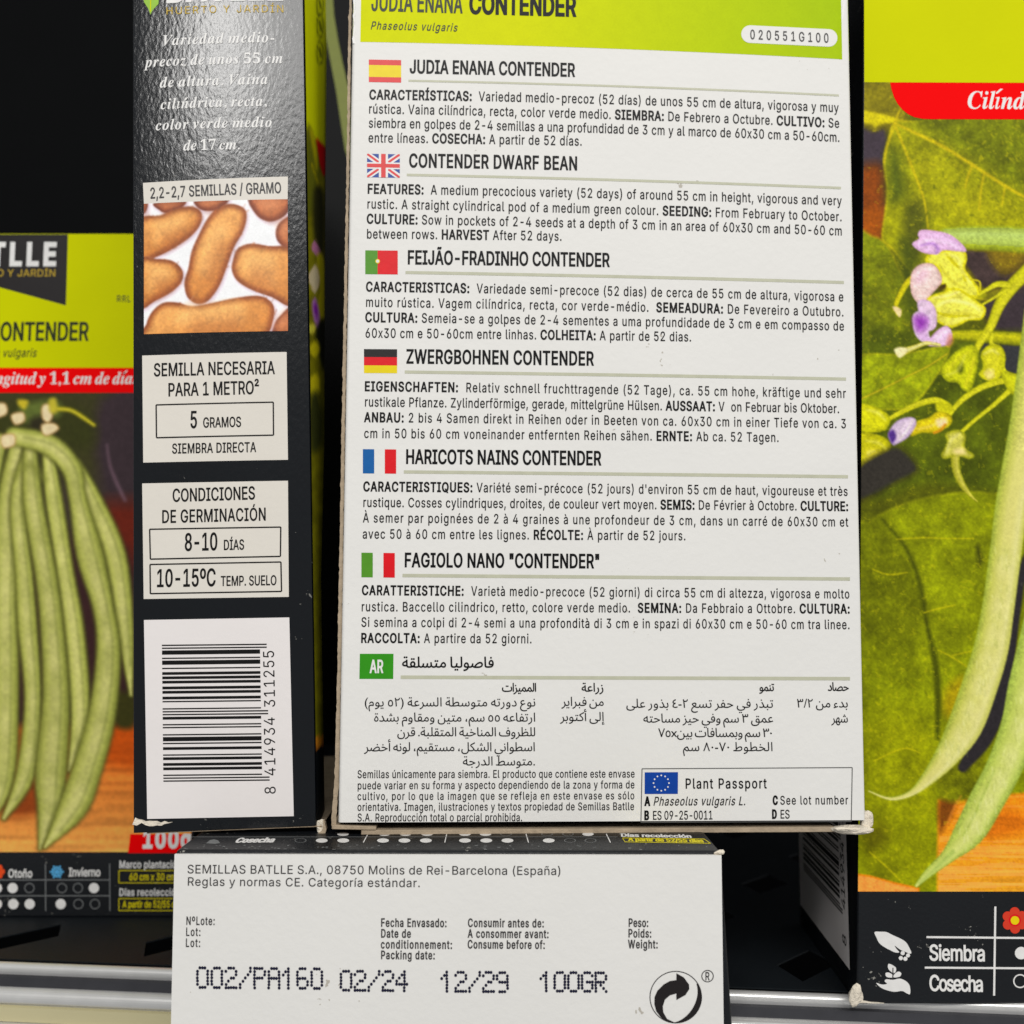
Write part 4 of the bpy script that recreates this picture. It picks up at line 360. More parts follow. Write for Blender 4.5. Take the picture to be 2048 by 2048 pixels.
'ﻓ':'447;0,-5 10,82 176,7 45,9 32,15 24,18 17,22 12,30 6,37 -1,87 -8,37 -13,33 -18,25 -22,17 -26,5 -22,-4 -19,-13 -17,-20 -12,-25 -8,-27 -1,-46 7,-17 11,-13 17,-10 23,-7 58,0 57,11 23,9 4,-70 -36,-18 -42,-10 -44,-3 -47,4 -39,13 -32,19 -22,26 -14,30 -5,35 3,38 9,39 15,36 19,34 24,29 29,23 33,14 36,5 49,-9 41,-26 31,-40 22,-51 13,-59 4,-61 -6,-70 -19,-58 -34,-50 -51,-39 -55,-22 -71,-13 -81,-7;223,604 -19,4 -16,11 -11,15 -4,19 4,19 11,16 16,11 19,4 19,-4 16,-11 10,-16 4,-19 -4,-19 -10,-15 -16,-11',
'ﻔ':'495;0,-5 10,82 154,8 43,9 65,29 26,20 22,24 13,28 5,32 -3,23 -21,47 -17,19 -20,13 -24,4 -23,-4 -21,-12 -19,-18 -14,-24 -10,-25 -3,-27 4,-30 13,-27 18,-24 46,-36 24,-13 -95,-28 -37,34 -21,24 -17,29 -13,34 -4,39 4,39 11,36 17,32 22,28 26,23 30,18 32,10 33,4 46,-7 40,-20 33,-31 25,-37 15,-43 5,-44 -4,-41 -12,-36 -19,-33 -24,-29 -30,-25 -34,-21 -78,-31 -49,-11 -114,-10;495,-5 -103,7 -101,17 -79,23 69,50 242,-18 13,-8 7,-13 2,-15 -3,-15 -11,-14 -16,-11;247,518 -19,4 -16,11 -11,15 -4,19 4,19 11,16 16,11 19,4 19,-4 16,-11 10,-16 4,-19 -4,-19 -10,-15 -16,-11',
'ﻖ':'808;326,-272 -58,3 -55,10 -50,18 -44,24 -37,33 -28,41 -18,49 -5,77 8,55 26,77 22,45 73,-34 -34,-81 -10,-65 8,-56 24,-43 36,-32 48,-21 55,-12 61,-4 86,7 73,20 57,31 42,39 25,47 19,121 -3,52 -9,43 -14,33 -18,25 -22,15 -24,5 -30,-9 -26,-26 -17,-36 -7,-43 8,-29 24,-18 65,-11 241,-1 18,-3 13,-8 7,-13 2,-15 -3,-15 -11,-14 -16,-11 -20,-3 -272,2 -59,14 -25,13 -21,17 -16,22 -11,26 -4,32 2,37 10,37 15,36 20,32 25,28 29,21 32,14 35,5 44,-7 39,-21 33,-36 26,-51 17,-68 5,-85 -10,-74 -13,-46 -18,-44 -27,-43 -34,-37 -40,-29 -44,-24 -50,-17 -53,-12;639,434 -19,4 -16,11 -11,15 -4,19 4,19 11,16 16,11 19,4 19,-4 16,-11 10,-16 4,-19 -4,-19 -10,-15 -16,-11;502,434 -19,4 -16,11 -11,15 -4,19 4,19 11,16 16,11 19,4 19,-4 16,-11 10,-16 4,-19 -4,-19 -10,-15 -16,-11',
'ﻗ':'447;0,-5 10,82 176,7 45,9 32,15 24,18 17,22 12,30 6,37 -1,87 -8,37 -13,33 -18,25 -22,17 -26,5 -22,-4 -19,-13 -17,-20 -12,-25 -8,-27 -1,-46 7,-17 11,-13 17,-10 23,-7 58,0 57,11 23,9 4,-70 -36,-18 -42,-10 -44,-3 -47,4 -39,13 -32,19 -22,26 -14,30 -5,35 3,38 9,39 15,36 19,34 24,29 29,23 33,14 36,5 49,-9 41,-26 31,-40 22,-51 13,-59 4,-61 -6,-70 -19,-58 -34,-50 -51,-39 -55,-22 -71,-13 -81,-7;293,604 -19,4 -16,11 -11,15 -4,19 4,19 11,16 16,11 19,4 19,-4 16,-11 10,-16 4,-19 -4,-19 -10,-15 -16,-11;156,604 -19,4 -16,11 -11,15 -4,19 4,19 11,16 16,11 19,4 19,-4 16,-11 10,-16 4,-19 -4,-19 -10,-15 -16,-11',
'ﻘ':'495;0,-5 10,82 154,8 43,9 65,29 26,20 22,24 13,28 5,32 -3,23 -21,47 -17,19 -20,13 -24,4 -23,-4 -21,-12 -19,-18 -14,-24 -10,-25 -3,-27 4,-30 13,-27 18,-24 46,-36 24,-13 -95,-28 -37,34 -21,24 -17,29 -13,34 -4,39 4,39 11,36 17,32 22,28 26,23 30,18 32,10 33,4 46,-7 40,-20 33,-31 25,-37 15,-43 5,-44 -4,-41 -12,-36 -19,-33 -24,-29 -30,-25 -34,-21 -78,-31 -49,-11 -114,-10;495,-5 -103,7 -101,17 -79,23 69,50 242,-18 13,-8 7,-13 2,-15 -3,-15 -11,-14 -16,-11;317,518 -19,4 -16,11 -11,15 -4,19 4,19 11,16 16,11 19,4 19,-4 16,-11 10,-16 4,-19 -4,-19 -10,-15 -16,-11;180,518 -19,4 -16,11 -11,15 -4,19 4,19 11,16 16,11 19,4 19,-4 16,-11 10,-16 4,-19 -4,-19 -10,-15 -16,-11',
'ﻛ':'412;0,-5 10,82 147,2 71,12 34,21 9,12 5,25 -4,26 -13,31 -27,39 -45,49 -155,137 -4,8 10,55 11,19 52,42 226,121 61,31 34,-74 -224,-111 -65,-39 -57,-40 15,38 112,-94 81,-84 29,-41 21,-39 13,-39 4,-40 -8,-48 -12,-25 -22,-24 -32,-21 -46,-16 -61,-11',
'ﻜ':'508;0,-5 10,82 149,2 51,7 33,11 20,13 9,15 3,16 -4,25 -14,28 -46,60 -178,174 -5,11 10,55 11,19 55,45 179,98 105,51 34,-74 -189,-94 -122,-70 -34,-24 6,34 161,-144 67,-79 81,-127 26,-23 28,-15 90,-17 13,-8 7,-13 2,-15 -3,-15 -11,-14 -16,-11 -20,-3 -63,9 -37,12 -35,21 -32,32 -26,44 30,-12 -34,-46 -23,-18 -27,-15 -33,-12 -88,-13',
'ﻞ':'730;30,-1 10,80 32,97 72,-28 -28,-100 -4,-42 7,-47 20,-39 31,-31 40,-22 45,-13 48,-4 87,9 66,25 47,40 30,51 16,60 3,64 -22,615 83,0 16,-507 5,-45 12,-34 17,-25 22,-15 26,-8 47,-6 13,-8 7,-13 2,-15 -3,-15 -11,-14 -16,-11 -20,-3 -53,9 -36,22 -22,31 -12,35 28,-28 -8,-53 -14,-53 -24,-50 -33,-45 -44,-39 -57,-30 -71,-20 -86,-6 -51,4 -49,11 -46,20 -40,26 -34,33 -26,39 -16,46',
'ﻟ':'260;0,-5 9,82 48,3 32,8 18,15 9,24 1,78 -19,509 81,0 20,-500 -3,-94 -10,-38 -16,-31 -26,-24 -35,-18 -48,-11',
'ﻠ':'300;0,-5 9,82 48,3 32,8 18,15 9,24 1,78 -17,509 83,0 16,-507 5,-45 12,-34 17,-25 22,-15 26,-8 47,-6 13,-8 7,-13 2,-15 -3,-15 -11,-14 -16,-11 -20,-3 -38,3 -31,11 -25,15 -18,20 -13,22 -8,23 21,-2 -13,-28 -19,-22 -27,-18 -34,-13 -43,-8',
'ﻡ':'484;74,-393 -40,189 -14,143 6,56 16,46 26,36 33,27 39,18 44,12 46,5 95,-4 44,-8 -3,66 -21,56 -17,21 -20,17 -23,11 -27,3 -24,-3 -23,-8 -21,-14 -40,-45 -18,-30 -62,34 27,49 31,37 32,28 34,19 35,10 34,4 47,-5 39,-16 31,-25 25,-31 17,-36 13,-38 9,-76 -6,-50 -23,-63 -8,-13 -101,23 -84,5 -35,-6 -30,-11 -24,-17 -17,-23 -10,-30 -4,-36 13,-140 36,-167',
'ﻢ':'562;77,-393 -49,220 -18,148 6,71 18,64 27,57 35,51 40,43 42,36 43,28 43,21 38,12 32,4 24,-3 20,-8 19,-16 18,-27 74,-180 18,-25 19,-15 22,-8 42,-6 13,-8 7,-13 2,-15 -3,-15 -11,-14 -16,-11 -20,-3 -36,4 -30,10 -26,17 -22,21 23,19 -14,-26 -16,-21 -20,-17 -45,-18 -53,1 -62,20 -59,41 -52,60 -22,36 10,-2 -23,-41 -14,-43 -9,-81 22,-164 42,-185;376,66 23,14 6,12 1,16 -45,129 -20,27 -21,9 -27,-5 -35,-15 -38,-25 -36,-35 1,8 24,-42 30,-35 31,-27 33,-18 30,-11',
'ﻣ':'525;0,-5 10,82 26,3 21,9 19,16 37,57 49,98 29,41 28,28 29,17 28,9 28,3 33,-4 30,-13 27,-21 24,-26 20,-30 15,-33 9,-35 3,-34 -5,-54 -16,-41 -24,-31 -29,-20 -34,-12 -34,-4 -79,12 -55,21 -68,40 39,63 47,-26 42,-16 65,-12 26,2 20,7 15,10 10,14 8,36 -3,29 -11,29 -16,27 -19,21 -23,14 -23,5 -35,-10 -17,-14 -37,-56 -45,-93 -22,-37 -22,-28 -22,-19 -22,-12 -48,-11',
'ﻤ':'578;0,-5 10,82 25,3 20,9 16,16 79,143 49,62 46,35 42,15 50,-2 28,-10 25,-20 24,-29 88,-177 20,-23 20,-13 64,-12 13,-8 7,-13 2,-15 -3,-15 -11,-14 -16,-11 -20,-3 -37,3 -34,10 -30,17 -25,24 14,21 -13,-28 -16,-22 -20,-17 -22,-13 -49,-9 -33,3 -34,11 -34,17 -33,23 -30,28 -26,33 -25,-40 -24,-27 -24,-18 -25,-10;194,172 37,-49 39,-34 40,-20 35,-7 30,6 22,19 7,30 -9,40 -39,86 -25,29 -15,7 -16,3 -31,-10 -35,-34',
'ﻥ':'685;30,-1 10,80 32,97 72,-28 -28,-100 -4,-42 7,-48 20,-38 32,-30 42,-21 50,-13 56,-4 62,4 51,14 40,21 32,26 23,32 16,34 8,36 3,35 -4,42 -11,50 -20,61 -33,73 75,38 37,-79 27,-85 7,-44 1,-84 -7,-41 -13,-40 -19,-40 -26,-36 -32,-33 -41,-27 -49,-21 -59,-14 -69,-4 -57,3 -53,10 -50,18 -42,24 -36,32 -27,39 -17,47;332,398 -19,4 -16,11 -11,15 -4,19 4,19 11,16 16,11 19,4 19,-4 16,-11 10,-16 4,-19 -4,-19 -10,-15 -16,-11',
'ﻦ':'730;30,-1 10,80 32,97 72,-28 -24,-77 -8,-65 7,-50 21,-40 32,-29 42,-21 48,-12 54,-4 63,4 51,10 41,18 32,22 23,27 16,29 8,33 1,76 -4,40 -17,77 -23,76 81,22 33,-124 13,-32 16,-22 19,-15 23,-8 66,-9 13,-8 7,-13 2,-15 -3,-15 -11,-14 -16,-11 -20,-3 -38,4 -32,11 -25,16 -18,20 -13,23 -8,23 41,-51 -6,-50 -13,-50 -22,-46 -31,-42 -42,-35 -55,-27 -70,-17 -85,-6 -55,3 -53,11 -48,18 -42,24 -36,33 -26,39 -17,48;332,398 -19,4 -16,11 -11,15 -4,19 4,19 11,16 16,11 19,4 19,-4 16,-11 10,-16 4,-19 -4,-19 -10,-15 -16,-11',
'ﻧ':'269;0,-5 10,82 78,6 25,9 17,16 10,23 3,32 -8,60 -21,73 -28,77 81,30 25,-73 25,-118 0,-71 -6,-32 -11,-29 -15,-23 -19,-20 -24,-15 -62,-20;128,507 -19,4 -16,11 -11,15 -4,19 4,19 11,16 16,11 19,4 19,-4 16,-11 10,-16 4,-19 -4,-19 -10,-15 -16,-11',
'ﻨ':'343;0,-5 10,82 66,8 21,11 16,18 21,62 22,107 78,-15 -21,-121 9,-36 14,-14 25,-11 38,-7 72,-5 13,-8 7,-13 2,-15 -4,-15 -10,-14 -16,-11 -20,-3 -58,3 -44,9 -32,14 -22,21 -14,26 -9,31 30,-2 -34,-52 -41,-31 -51,-15;156,386 -19,4 -16,11 -11,15 -4,19 4,19 11,16 16,11 19,4 19,-4 16,-11 10,-16 4,-19 -4,-19 -10,-15 -16,-11',
'ﻪ':'486;486,-5 -51,4 -44,12 -38,21 -28,32 -20,44 -8,60 -16,348 81,0 16,-330 6,-41 11,-29 17,-20 23,-11 79,-11 13,-8 7,-13 2,-15 -3,-15 -11,-14 -16,-11;335,105 -56,-13 -55,-5 -51,4 -47,12 -39,20 -31,27 -19,33 -7,40 5,41 17,38 25,35 34,31 40,27 47,22 51,16 54,10 14,-84 -47,-4 -41,-9 -36,-14 -29,-16 -24,-19 -17,-20 -10,-21 -4,-20 4,-20 12,-16 41,-21 55,-9 84,6 22,6',
'ﻬ':'507;307,-217 -60,7 -54,22 -46,36 -35,51 -22,66 -8,81 5,78 14,71 22,63 29,54 33,44 36,33 38,20 37,7 31,-5 28,-14 23,-23 18,-30 11,-37 4,-44 -3,-42 -10,-42 -19,-40 -29,-36 -44,-30 -58,-22 65,55 132,-25 90,-7 13,-8 7,-13 2,-15 -3,-15 -11,-14 -16,-11 -20,-3 -120,11 -59,10 87,3 21,-28 14,-31 6,-31 -1,-32 -8,-30 -15,-27 -22,-23 -28,-19 -34,-11;0,-5 10,82 42,0 40,1 4,-74 -47,-7;327,-133 34,13 13,13 8,19 3,23 -3,24 -9,21 -18,19 -26,15 -37,10 -77,2 -61,-11 0,68 70,16 29,12 26,17 21,22 16,28 10,35 3,41 -8,52 -8,15 -10,10 -14,3 -17,-5 -20,-15 -21,-24 -20,-32 -19,-39 -15,-46 -11,-52 -3,-57 4,-59 11,-46 16,-34 21,-26 24,-17 48,-15',
'ﻭ':'447;58,-230 -18,82 111,22 47,18 40,24 32,31 24,40 15,50 5,60 -6,60 -18,50 -28,35 -18,10 -20,3 -22,-4 -19,-13 -17,-20 -12,-25 -8,-27 -1,-47 7,-16 11,-14 17,-10 52,-8 59,6 50,16 4,-70 -26,-14 -63,-15 -69,0 -59,16 -22,14 -18,17 -13,22 -8,26 -3,30 3,38 9,39 15,36 19,34 24,29 29,23 33,14 36,5 38,-5 32,-15 28,-25 22,-31 18,-37 12,-42 8,-45 2,-46 -9,-87 -28,-74 -47,-60 -65,-47 -84,-33',
'ﻮ':'472;58,-230 -18,82 111,22 47,18 40,24 32,31 24,40 15,50 5,60 -6,62 -19,51 -29,34 -36,11 -20,-4 -19,-12 -16,-19 -13,-24 -9,-28 -1,-47 16,-24 31,-13 78,-7 211,0 18,-3 13,-8 7,-13 2,-15 -3,-15 -11,-14 -16,-11 -20,-3 -239,0 -43,3 -40,10 -35,17 -27,24 -18,31 -6,41 3,41 10,40 15,36 21,33 24,27 29,21 31,14 35,4 44,-7 38,-20 32,-34 25,-47 16,-62 5,-76 -9,-87 -28,-74 -47,-60 -65,-47 -84,-33',
'ﻰ':'736;30,-1 10,80 32,97 72,-28 -28,-100 -4,-42 5,-39 14,-33 22,-26 29,-22 35,-17 41,-11 90,-9 56,2 53,8 47,12 42,16 34,20 26,22 17,25 5,26 -10,24 -30,21 -112,39 19,83 190,-62 79,-11 13,-8 7,-13 2,-15 -3,-15 -11,-14 -16,-11 -57,-3 4,-29 -6,-37 -19,-35 -32,-33 -43,-31 -54,-25 -64,-20 -75,-13 -84,-4 -76,6 -70,19 -61,32 -48,45 -31,58',
'ﻲ':'736;30,-1 10,80 32,97 72,-28 -28,-100 -4,-42 5,-39 14,-33 22,-26 29,-22 35,-17 41,-11 90,-9 56,2 53,8 47,12 42,16 34,20 26,22 17,25 5,26 -10,24 -30,21 -112,39 19,83 190,-62 79,-11 13,-8 7,-13 2,-15 -3,-15 -11,-14 -16,-11 -57,-3 4,-29 -6,-37 -19,-35 -32,-33 -43,-31 -54,-25 -64,-20 -75,-13 -84,-4 -76,6 -70,19 -61,32 -48,45 -31,58;398,-421 -19,4 -16,10 -11,16 -4,19 4,19 11,16 16,11 19,4 19,-4 16,-11 10,-16 4,-19 -4,-19 -10,-16 -16,-10;261,-421 -19,4 -16,10 -11,16 -4,19 4,19 11,16 16,11 19,4 19,-4 16,-11 10,-16 4,-19 -4,-19 -10,-16 -16,-10',
'ﻳ':'299;0,-5 10,82 92,5 28,8 19,15 11,23 3,35 -8,60 -21,73 -28,77 81,30 25,-73 25,-118 2,-33 -3,-46 -10,-39 -18,-32 -25,-25 -33,-19 -41,-13 -50,-8;185,-194 -19,4 -16,10 -11,16 -4,19 4,19 11,16 16,11 19,4 19,-4 16,-11 10,-16 4,-19 -4,-19 -10,-16 -16,-10;48,-194 -19,4 -16,10 -11,16 -4,19 4,19 11,16 16,11 19,4 19,-4 16,-11 10,-16 4,-19 -4,-19 -10,-16 -16,-10',
'ﻴ':'373;0,-5 10,82 78,8 25,11 18,18 13,26 32,143 78,-15 -21,-121 2,-28 5,-12 10,-10 44,-14 107,-9 13,-8 7,-13 2,-15 -3,-15 -11,-14 -16,-11 -20,-3 -97,7 -32,8 -22,11 -16,15 -17,39 -5,24 30,-2 -34,-52 -20,-18 -23,-13 -57,-15;252,-194 -19,4 -16,10 -11,16 -4,19 4,19 11,16 16,11 19,4 19,-4 16,-11 10,-16 4,-19 -4,-19 -10,-16 -16,-10;115,-194 -19,4 -16,10 -11,16 -4,19 4,19 11,16 16,11 19,4 19,-4 16,-11 10,-16 4,-19 -4,-19 -10,-16 -16,-10',
}
# Arabic lines, letters already joined and in the order they stand from left to right
AR = {
'head': 'ﺔﻘﻠﺴﺘﻣ ﺎﻴﻟﻮﺻﺎﻓ',
'h1': 'ﺕﺍﺰﻴﻤﻤﻟﺍ',
'a1': '(ﻡﻮﻳ ٥٢) ﺔﻋﺮﺴﻟﺍ ﺔﻄﺳﻮﺘﻣ ﻪﺗﺭﻭﺩ ﻉﻮﻧ',
'a2': 'ﺓﺪﺸﺑ ﻡﻭﺎﻘﻣﻭ ﻦﻴﺘﻣ ،ﻢﺳ ٥٥ ﻪﻋﺎﻔﺗﺭﺍ',
'a3': 'ﻥﺮﻗ .ﺔﺒﻠﻘﺘﻤﻟﺍ ﺔﻴﺧﺎﻨﻤﻟﺍ ﻑﻭﺮﻈﻠﻟ',
'a4': 'ﺮﻀﺧﺃ ﻪﻧﻮﻟ ،ﻢﻴﻘﺘﺴﻣ ،ﻞﻜﺸﻟﺍ ﻲﻧﺍﻮﻄﺳﺍ',
'a5': 'ﺔﺟﺭﺪﻟﺍ ﻂﺳﻮﺘﻣ.',
'h2': 'ﺔﻋﺍﺭﺯ',
'b1': 'ﺮﻳﺍﺮﺒﻓ ﻦﻣ',
'b2': 'ﺮﺑﻮﺘﻛﺃ ﻰﻟﺇ',
'h3': 'ﻮﻤﻨﺗ',
'c1': 'ﻰﻠﻋ ﺭﻭﺬﺑ ٤-٢ ﻊﺴﺗ ﺮﻔﺣ ﻲﻓ ﺭﺬﺒﺗ',
'c2': 'ﻪﺘﺣﺎﺴﻣ ﺰﻴﺣ ﻲﻓﻭ ﻢﺳ ٣ ﻖﻤﻋ',
'c3': '٧٥xﻦﻴﺑ ﺕﺎﻓﺎﺴﻤﺑﻭ ﻢﺳ ٣٠',
'c4': 'ﻢﺳ ٨٠-٧٠ ﻁﻮﻄﺨﻟﺍ',
'h4': 'ﺩﺎﺼﺣ',
'd1': '٣/٢ ﻦﻣ ﺀﺪﺑ',
'd2': 'ﺮﻬﺷ',
}
_gc = {}
def glyph(ch, fam, c, off):
    """filled letter: x scaled by c, every stroke thickened by off on each side"""
    key = (ch, fam, round(c, 2), off)
    if key in _gc: return _gc[key]
    src = {'G': GLYPH_SANS, 'S': GLYPH_SERIF, 'A': GLYPH_ARAB}[fam].get(ch)
    if src is None: _gc[key] = (280 * key[2], None, None); return _gc[key]
    parts = src.split(';'); adv = float(parts[0]) * key[2]; polys = []
    raw = [np.cumsum([list(map(float, q.split(','))) for q in ps.split(' ')], 0) for ps in parts[1:] if ps]
    area2 = lambda p: float((p[:, 0] * np.roll(p[:, 1], -1) - np.roll(p[:, 0], -1) * p[:, 1]).sum())
    if raw and max((area2(p) for p in raw), key=abs) > 0: raw = [p[::-1] for p in raw]      # solid contours run clockwise
    for p in raw:
        p = p.copy(); p[:, 0] *= key[2]
        keep = np.linalg.norm(p - np.roll(p, 1, 0), axis=1) > 0.4
        p = p[keep]
        if len(p) < 3: continue
        if off:
            a = p - np.roll(p, 1, 0); b = np.roll(p, -1, 0) - p
            a /= np.linalg.norm(a, axis=1)[:, None]; b /= np.linalg.norm(b, axis=1)[:, None]
            na = np.stack([-a[:, 1], a[:, 0]], 1); nb = np.stack([-b[:, 1], b[:, 0]], 1); n = na + nb
            L = np.linalg.norm(n, axis=1); n = n / np.maximum(L, 1e-6)[:, None]
            p = p + n * (off / np.maximum((n * na).sum(1), 0.72))[:, None]
        polys.append(p)
    if not polys: _gc[key] = (adv, None, None); return _gc[key]
    ar = [float((p[:, 0] * np.roll(p[:, 1], -1) - np.roll(p[:, 0], -1) * p[:, 1]).sum()) for p in polys]
    outer = [i for i in range(len(polys)) if ar[i] < 0]; hole = {i: [] for i in outer}     # solid contours may overlap: fill each by itself, with its own holes
    def inside(q, p):
        a, b = p, np.roll(p, -1, 0); cr = (a[:, 1] > q[1]) != (b[:, 1] > q[1]); xi = a[:, 0] + (q[1] - a[:, 1]) * (b[:, 0] - a[:, 0]) / np.where(b[:, 1] == a[:, 1], 1e-9, b[:, 1] - a[:, 1])
        return (cr & (q[0] < xi)).sum() % 2 == 1
    for i in range(len(polys)):
        if ar[i] >= 0:
            c_ = [o for o in outer if inside(polys[i][0], polys[o]) or inside(polys[i].mean(0), polys[o])]
            if c_: hole[min(c_, key=lambda o: -ar[o])].append(i)
    pts, tri, zz, n = [], [], [], 0
    for k, o in enumerate(outer):
        grp = [polys[o]] + [polys[j] for j in hole[o]]
        vv = [Vector(q) for p in grp for q in p]; ee = []; m = 0
        for p in grp: ee += [(m + i, m + (i + 1) % len(p)) for i in range(len(p))]; m += len(p)
        ov, _, of, *_r = delaunay_2d_cdt(vv, ee, [], 0, 1e-3)
        A_ = np.concatenate(grp); B_ = np.concatenate([np.roll(p, -1, 0) for p in grp]); dy = np.where(B_[:, 1] == A_[:, 1], 1e-9, B_[:, 1] - A_[:, 1])
        def filled(t):
            q = sum((np.array(ov[i]) for i in t), np.zeros(2)) / 3; cr = (A_[:, 1] > q[1]) != (B_[:, 1] > q[1])
            return np.where(cr & (q[0] < A_[:, 0] + (q[1] - A_[:, 1]) * (B_[:, 0] - A_[:, 0]) / dy), np.sign(B_[:, 1] - A_[:, 1]), 0).sum() < 0
        of = [t for t in of if filled(t)]
        tri += [[n + q for q in t] for t in of]; pts.append(np.array([[q.x, q.y] for q in ov])); n += len(ov); zz += [k * 1.5e-6] * len(ov)
    if not outer: _gc[key] = (adv, None, None); return _gc[key]
    _gc[key] = (adv, np.column_stack([np.concatenate(pts), zz]), np.array(tri, int)); return _gc[key]

STY = {'R': ('G', .70, 7, 0), 'B': ('G', .72, 22, 0), 'H': ('G', .65, 17, 0), 'M': ('G', .63, 11, 0), 'X': ('G', .72, 34, 0), 'I': ('G', .70, 7, .2), 'Y': ('G', .74, 15, 0), 'W': ('G', 1.0, 3, 0), 'D': ('G', .92, 1, 0),
       'S': ('S', .9, 3, 0), 'A': ('A', 1.0, 4, 0), 'AB': ('A', 1.0, 14, 0)}
CAP = {'G': 509.0, 'S': 671.0, 'A': 714.0}
class Ink:
    """collects letters, bars and patches that become ONE printed mesh"""
    def __init__(s): s.v = []; s.f = []; s.n = 0; s.mi = []; s.mats = []
    def m(s, mat):
        if mat not in s.mats: s.mats.append(mat)
        return s.mats.index(mat)
    def add(s, P, T, mat):
        s.v.append(P); s.f.extend((np.asarray(T) + s.n).tolist()); s.mi.extend([s.m(mat)] * len(T)); s.n += len(P)
    def text(s, F, segs, p0, p1, cap, mat, h=6e-5, end_fit=True, tr=(6, 60), rot=0):
        if isinstance(segs, str): segs = [(segs, 'R')]
        a = F.uv(*p0); b = F.uv(*p1); d = b - a; wid = np.linalg.norm(d); d /= wid; up = np.array([-d[1], d[0]])
        q = F.uv(p0[0] + cap * math.sin(rot), p0[1] - cap * math.cos(rot)); ch = np.linalg.norm(q - a)
        fam0 = STY[segs[0][1]][0]; sc = ch / CAP[fam0]; target = wid / sc
        chars = [(c, t) for w, t in segs for c in w]
        space = {'G': 188, 'S': 190, 'A': 190}
        def total(mul): return sum((space[STY[t][0]] * STY[t][1] * mul if c == ' ' else glyph(c, STY[t][0], STY[t][1] * mul, STY[t][2])[0]) for c, t in chars)
        mul = 1.0; T0 = total(1.0); n = max(1, len(chars) - 1); trk = (target - T0) / n
        if trk < tr[0]: mul = target / (T0 + tr[0] * n) if T0 + tr[0] * n > 0 else 1; mul = (target - tr[0] * n) / T0; trk = tr[0]
        elif trk > tr[1]: mul = (target - tr[1] * n) / T0; trk = tr[1]
        mul = round(mul, 2); trk = (target - total(mul)) / n
        x = 0.0
        for i, (c, t) in enumerate(chars):
            fam, cc, off, sh = STY[t]
            if c == ' ': x += space[fam] * cc * mul + trk; continue
            adv, pts, tri = glyph(c, fam, cc * mul, off)
            if pts is not None:
                px = (pts[:, 0] + sh * pts[:, 1] + x) * sc; py = pts[:, 1] * sc
                u = a[0] + d[0] * px + up[0] * py; v = a[1] + d[1] * px + up[1] * py
                s.add(F.S(u, v, h + (i % 2) * 7e-6 + pts[:, 2]), tri, mat)
            x += adv + trk
        return s
    def poly(s, F, pts, mat, h=4e-5):
        uv = np.array([F.uv(*p) for p in pts]); tri = tessellate_polygon([[Vector((x, y, 0)) for x, y in uv]])
        s.add(F.S(uv[:, 0], uv[:, 1], h), tri, mat); return s
    def quad(s, F, q, mat, h=4e-5, n=1, m=1):
        """patch from four photo corners (TL TR BR BL), cut n x m so that it follows the bulge"""
        c = np.array([F.uv(*p) for p in q]); a = np.linspace(0, 1, n + 1); b = np.linspace(0, 1, m + 1); A, B = np.meshgrid(a, b)
        A = A[..., None]; B = B[..., None]
        uv = (c[0] * (1 - A) + c[1] * A) * (1 - B) + (c[3] * (1 - A) + c[2] * A) * B
        P = F.S(uv[..., 0], uv[..., 1], h).reshape(-1, 3); w = n + 1
        s.add(P, [(j * w + i, (j + 1) * w + i, (j + 1) * w + i + 1, j * w + i + 1) for j in range(m) for i in range(n)], mat); return s
    def line(s, F, p0, p1, th, mat, h=5e-5, n=1):
        p0 = np.array(p0, float); p1 = np.array(p1, float); d = (p1 - p0) / np.linalg.norm(p1 - p0); k = np.array([-d[1], d[0]]) * th / 2
        return s.quad(F, [p0 - k, p1 - k, p1 + k, p0 + k], mat, h, n, 1)
    def frame(s, F, q, th, mat, h=6e-5, n=1):
        for i in range(4): s.line(F, q[i], q[(i + 1) % 4], th, mat, h + i * 3e-6, n)
        return s
    def disc(s, F, c, rx, ry, mat, h=6e-5, ring=0, n=24):
        a = np.linspace(0, 2 * np.pi, n, endpoint=False); o = [(c[0] + rx * math.cos(t), c[1] + ry * math.sin(t)) for t in a]
        uv = np.array([F.uv(*p) for p in o])
        if ring:
            i_ = np.array([F.uv(c[0] + (rx - ring) * math.cos(t), c[1] + (ry - ring * ry / rx) * math.sin(t)) for t in a]); uv = np.concatenate([uv, i_])
            fs = [(i, (i + 1) % n, n + (i + 1) % n, n + i) for i in range(n)]
        else: fs = [tuple(range(n))]
        s.add(F.S(uv[:, 0], uv[:, 1], h), np.array(fs), mat); return s
    def build(s, name, parent):
        return mesh(name, np.concatenate(s.v), s.f, s.mats, parent, mi=s.mi)

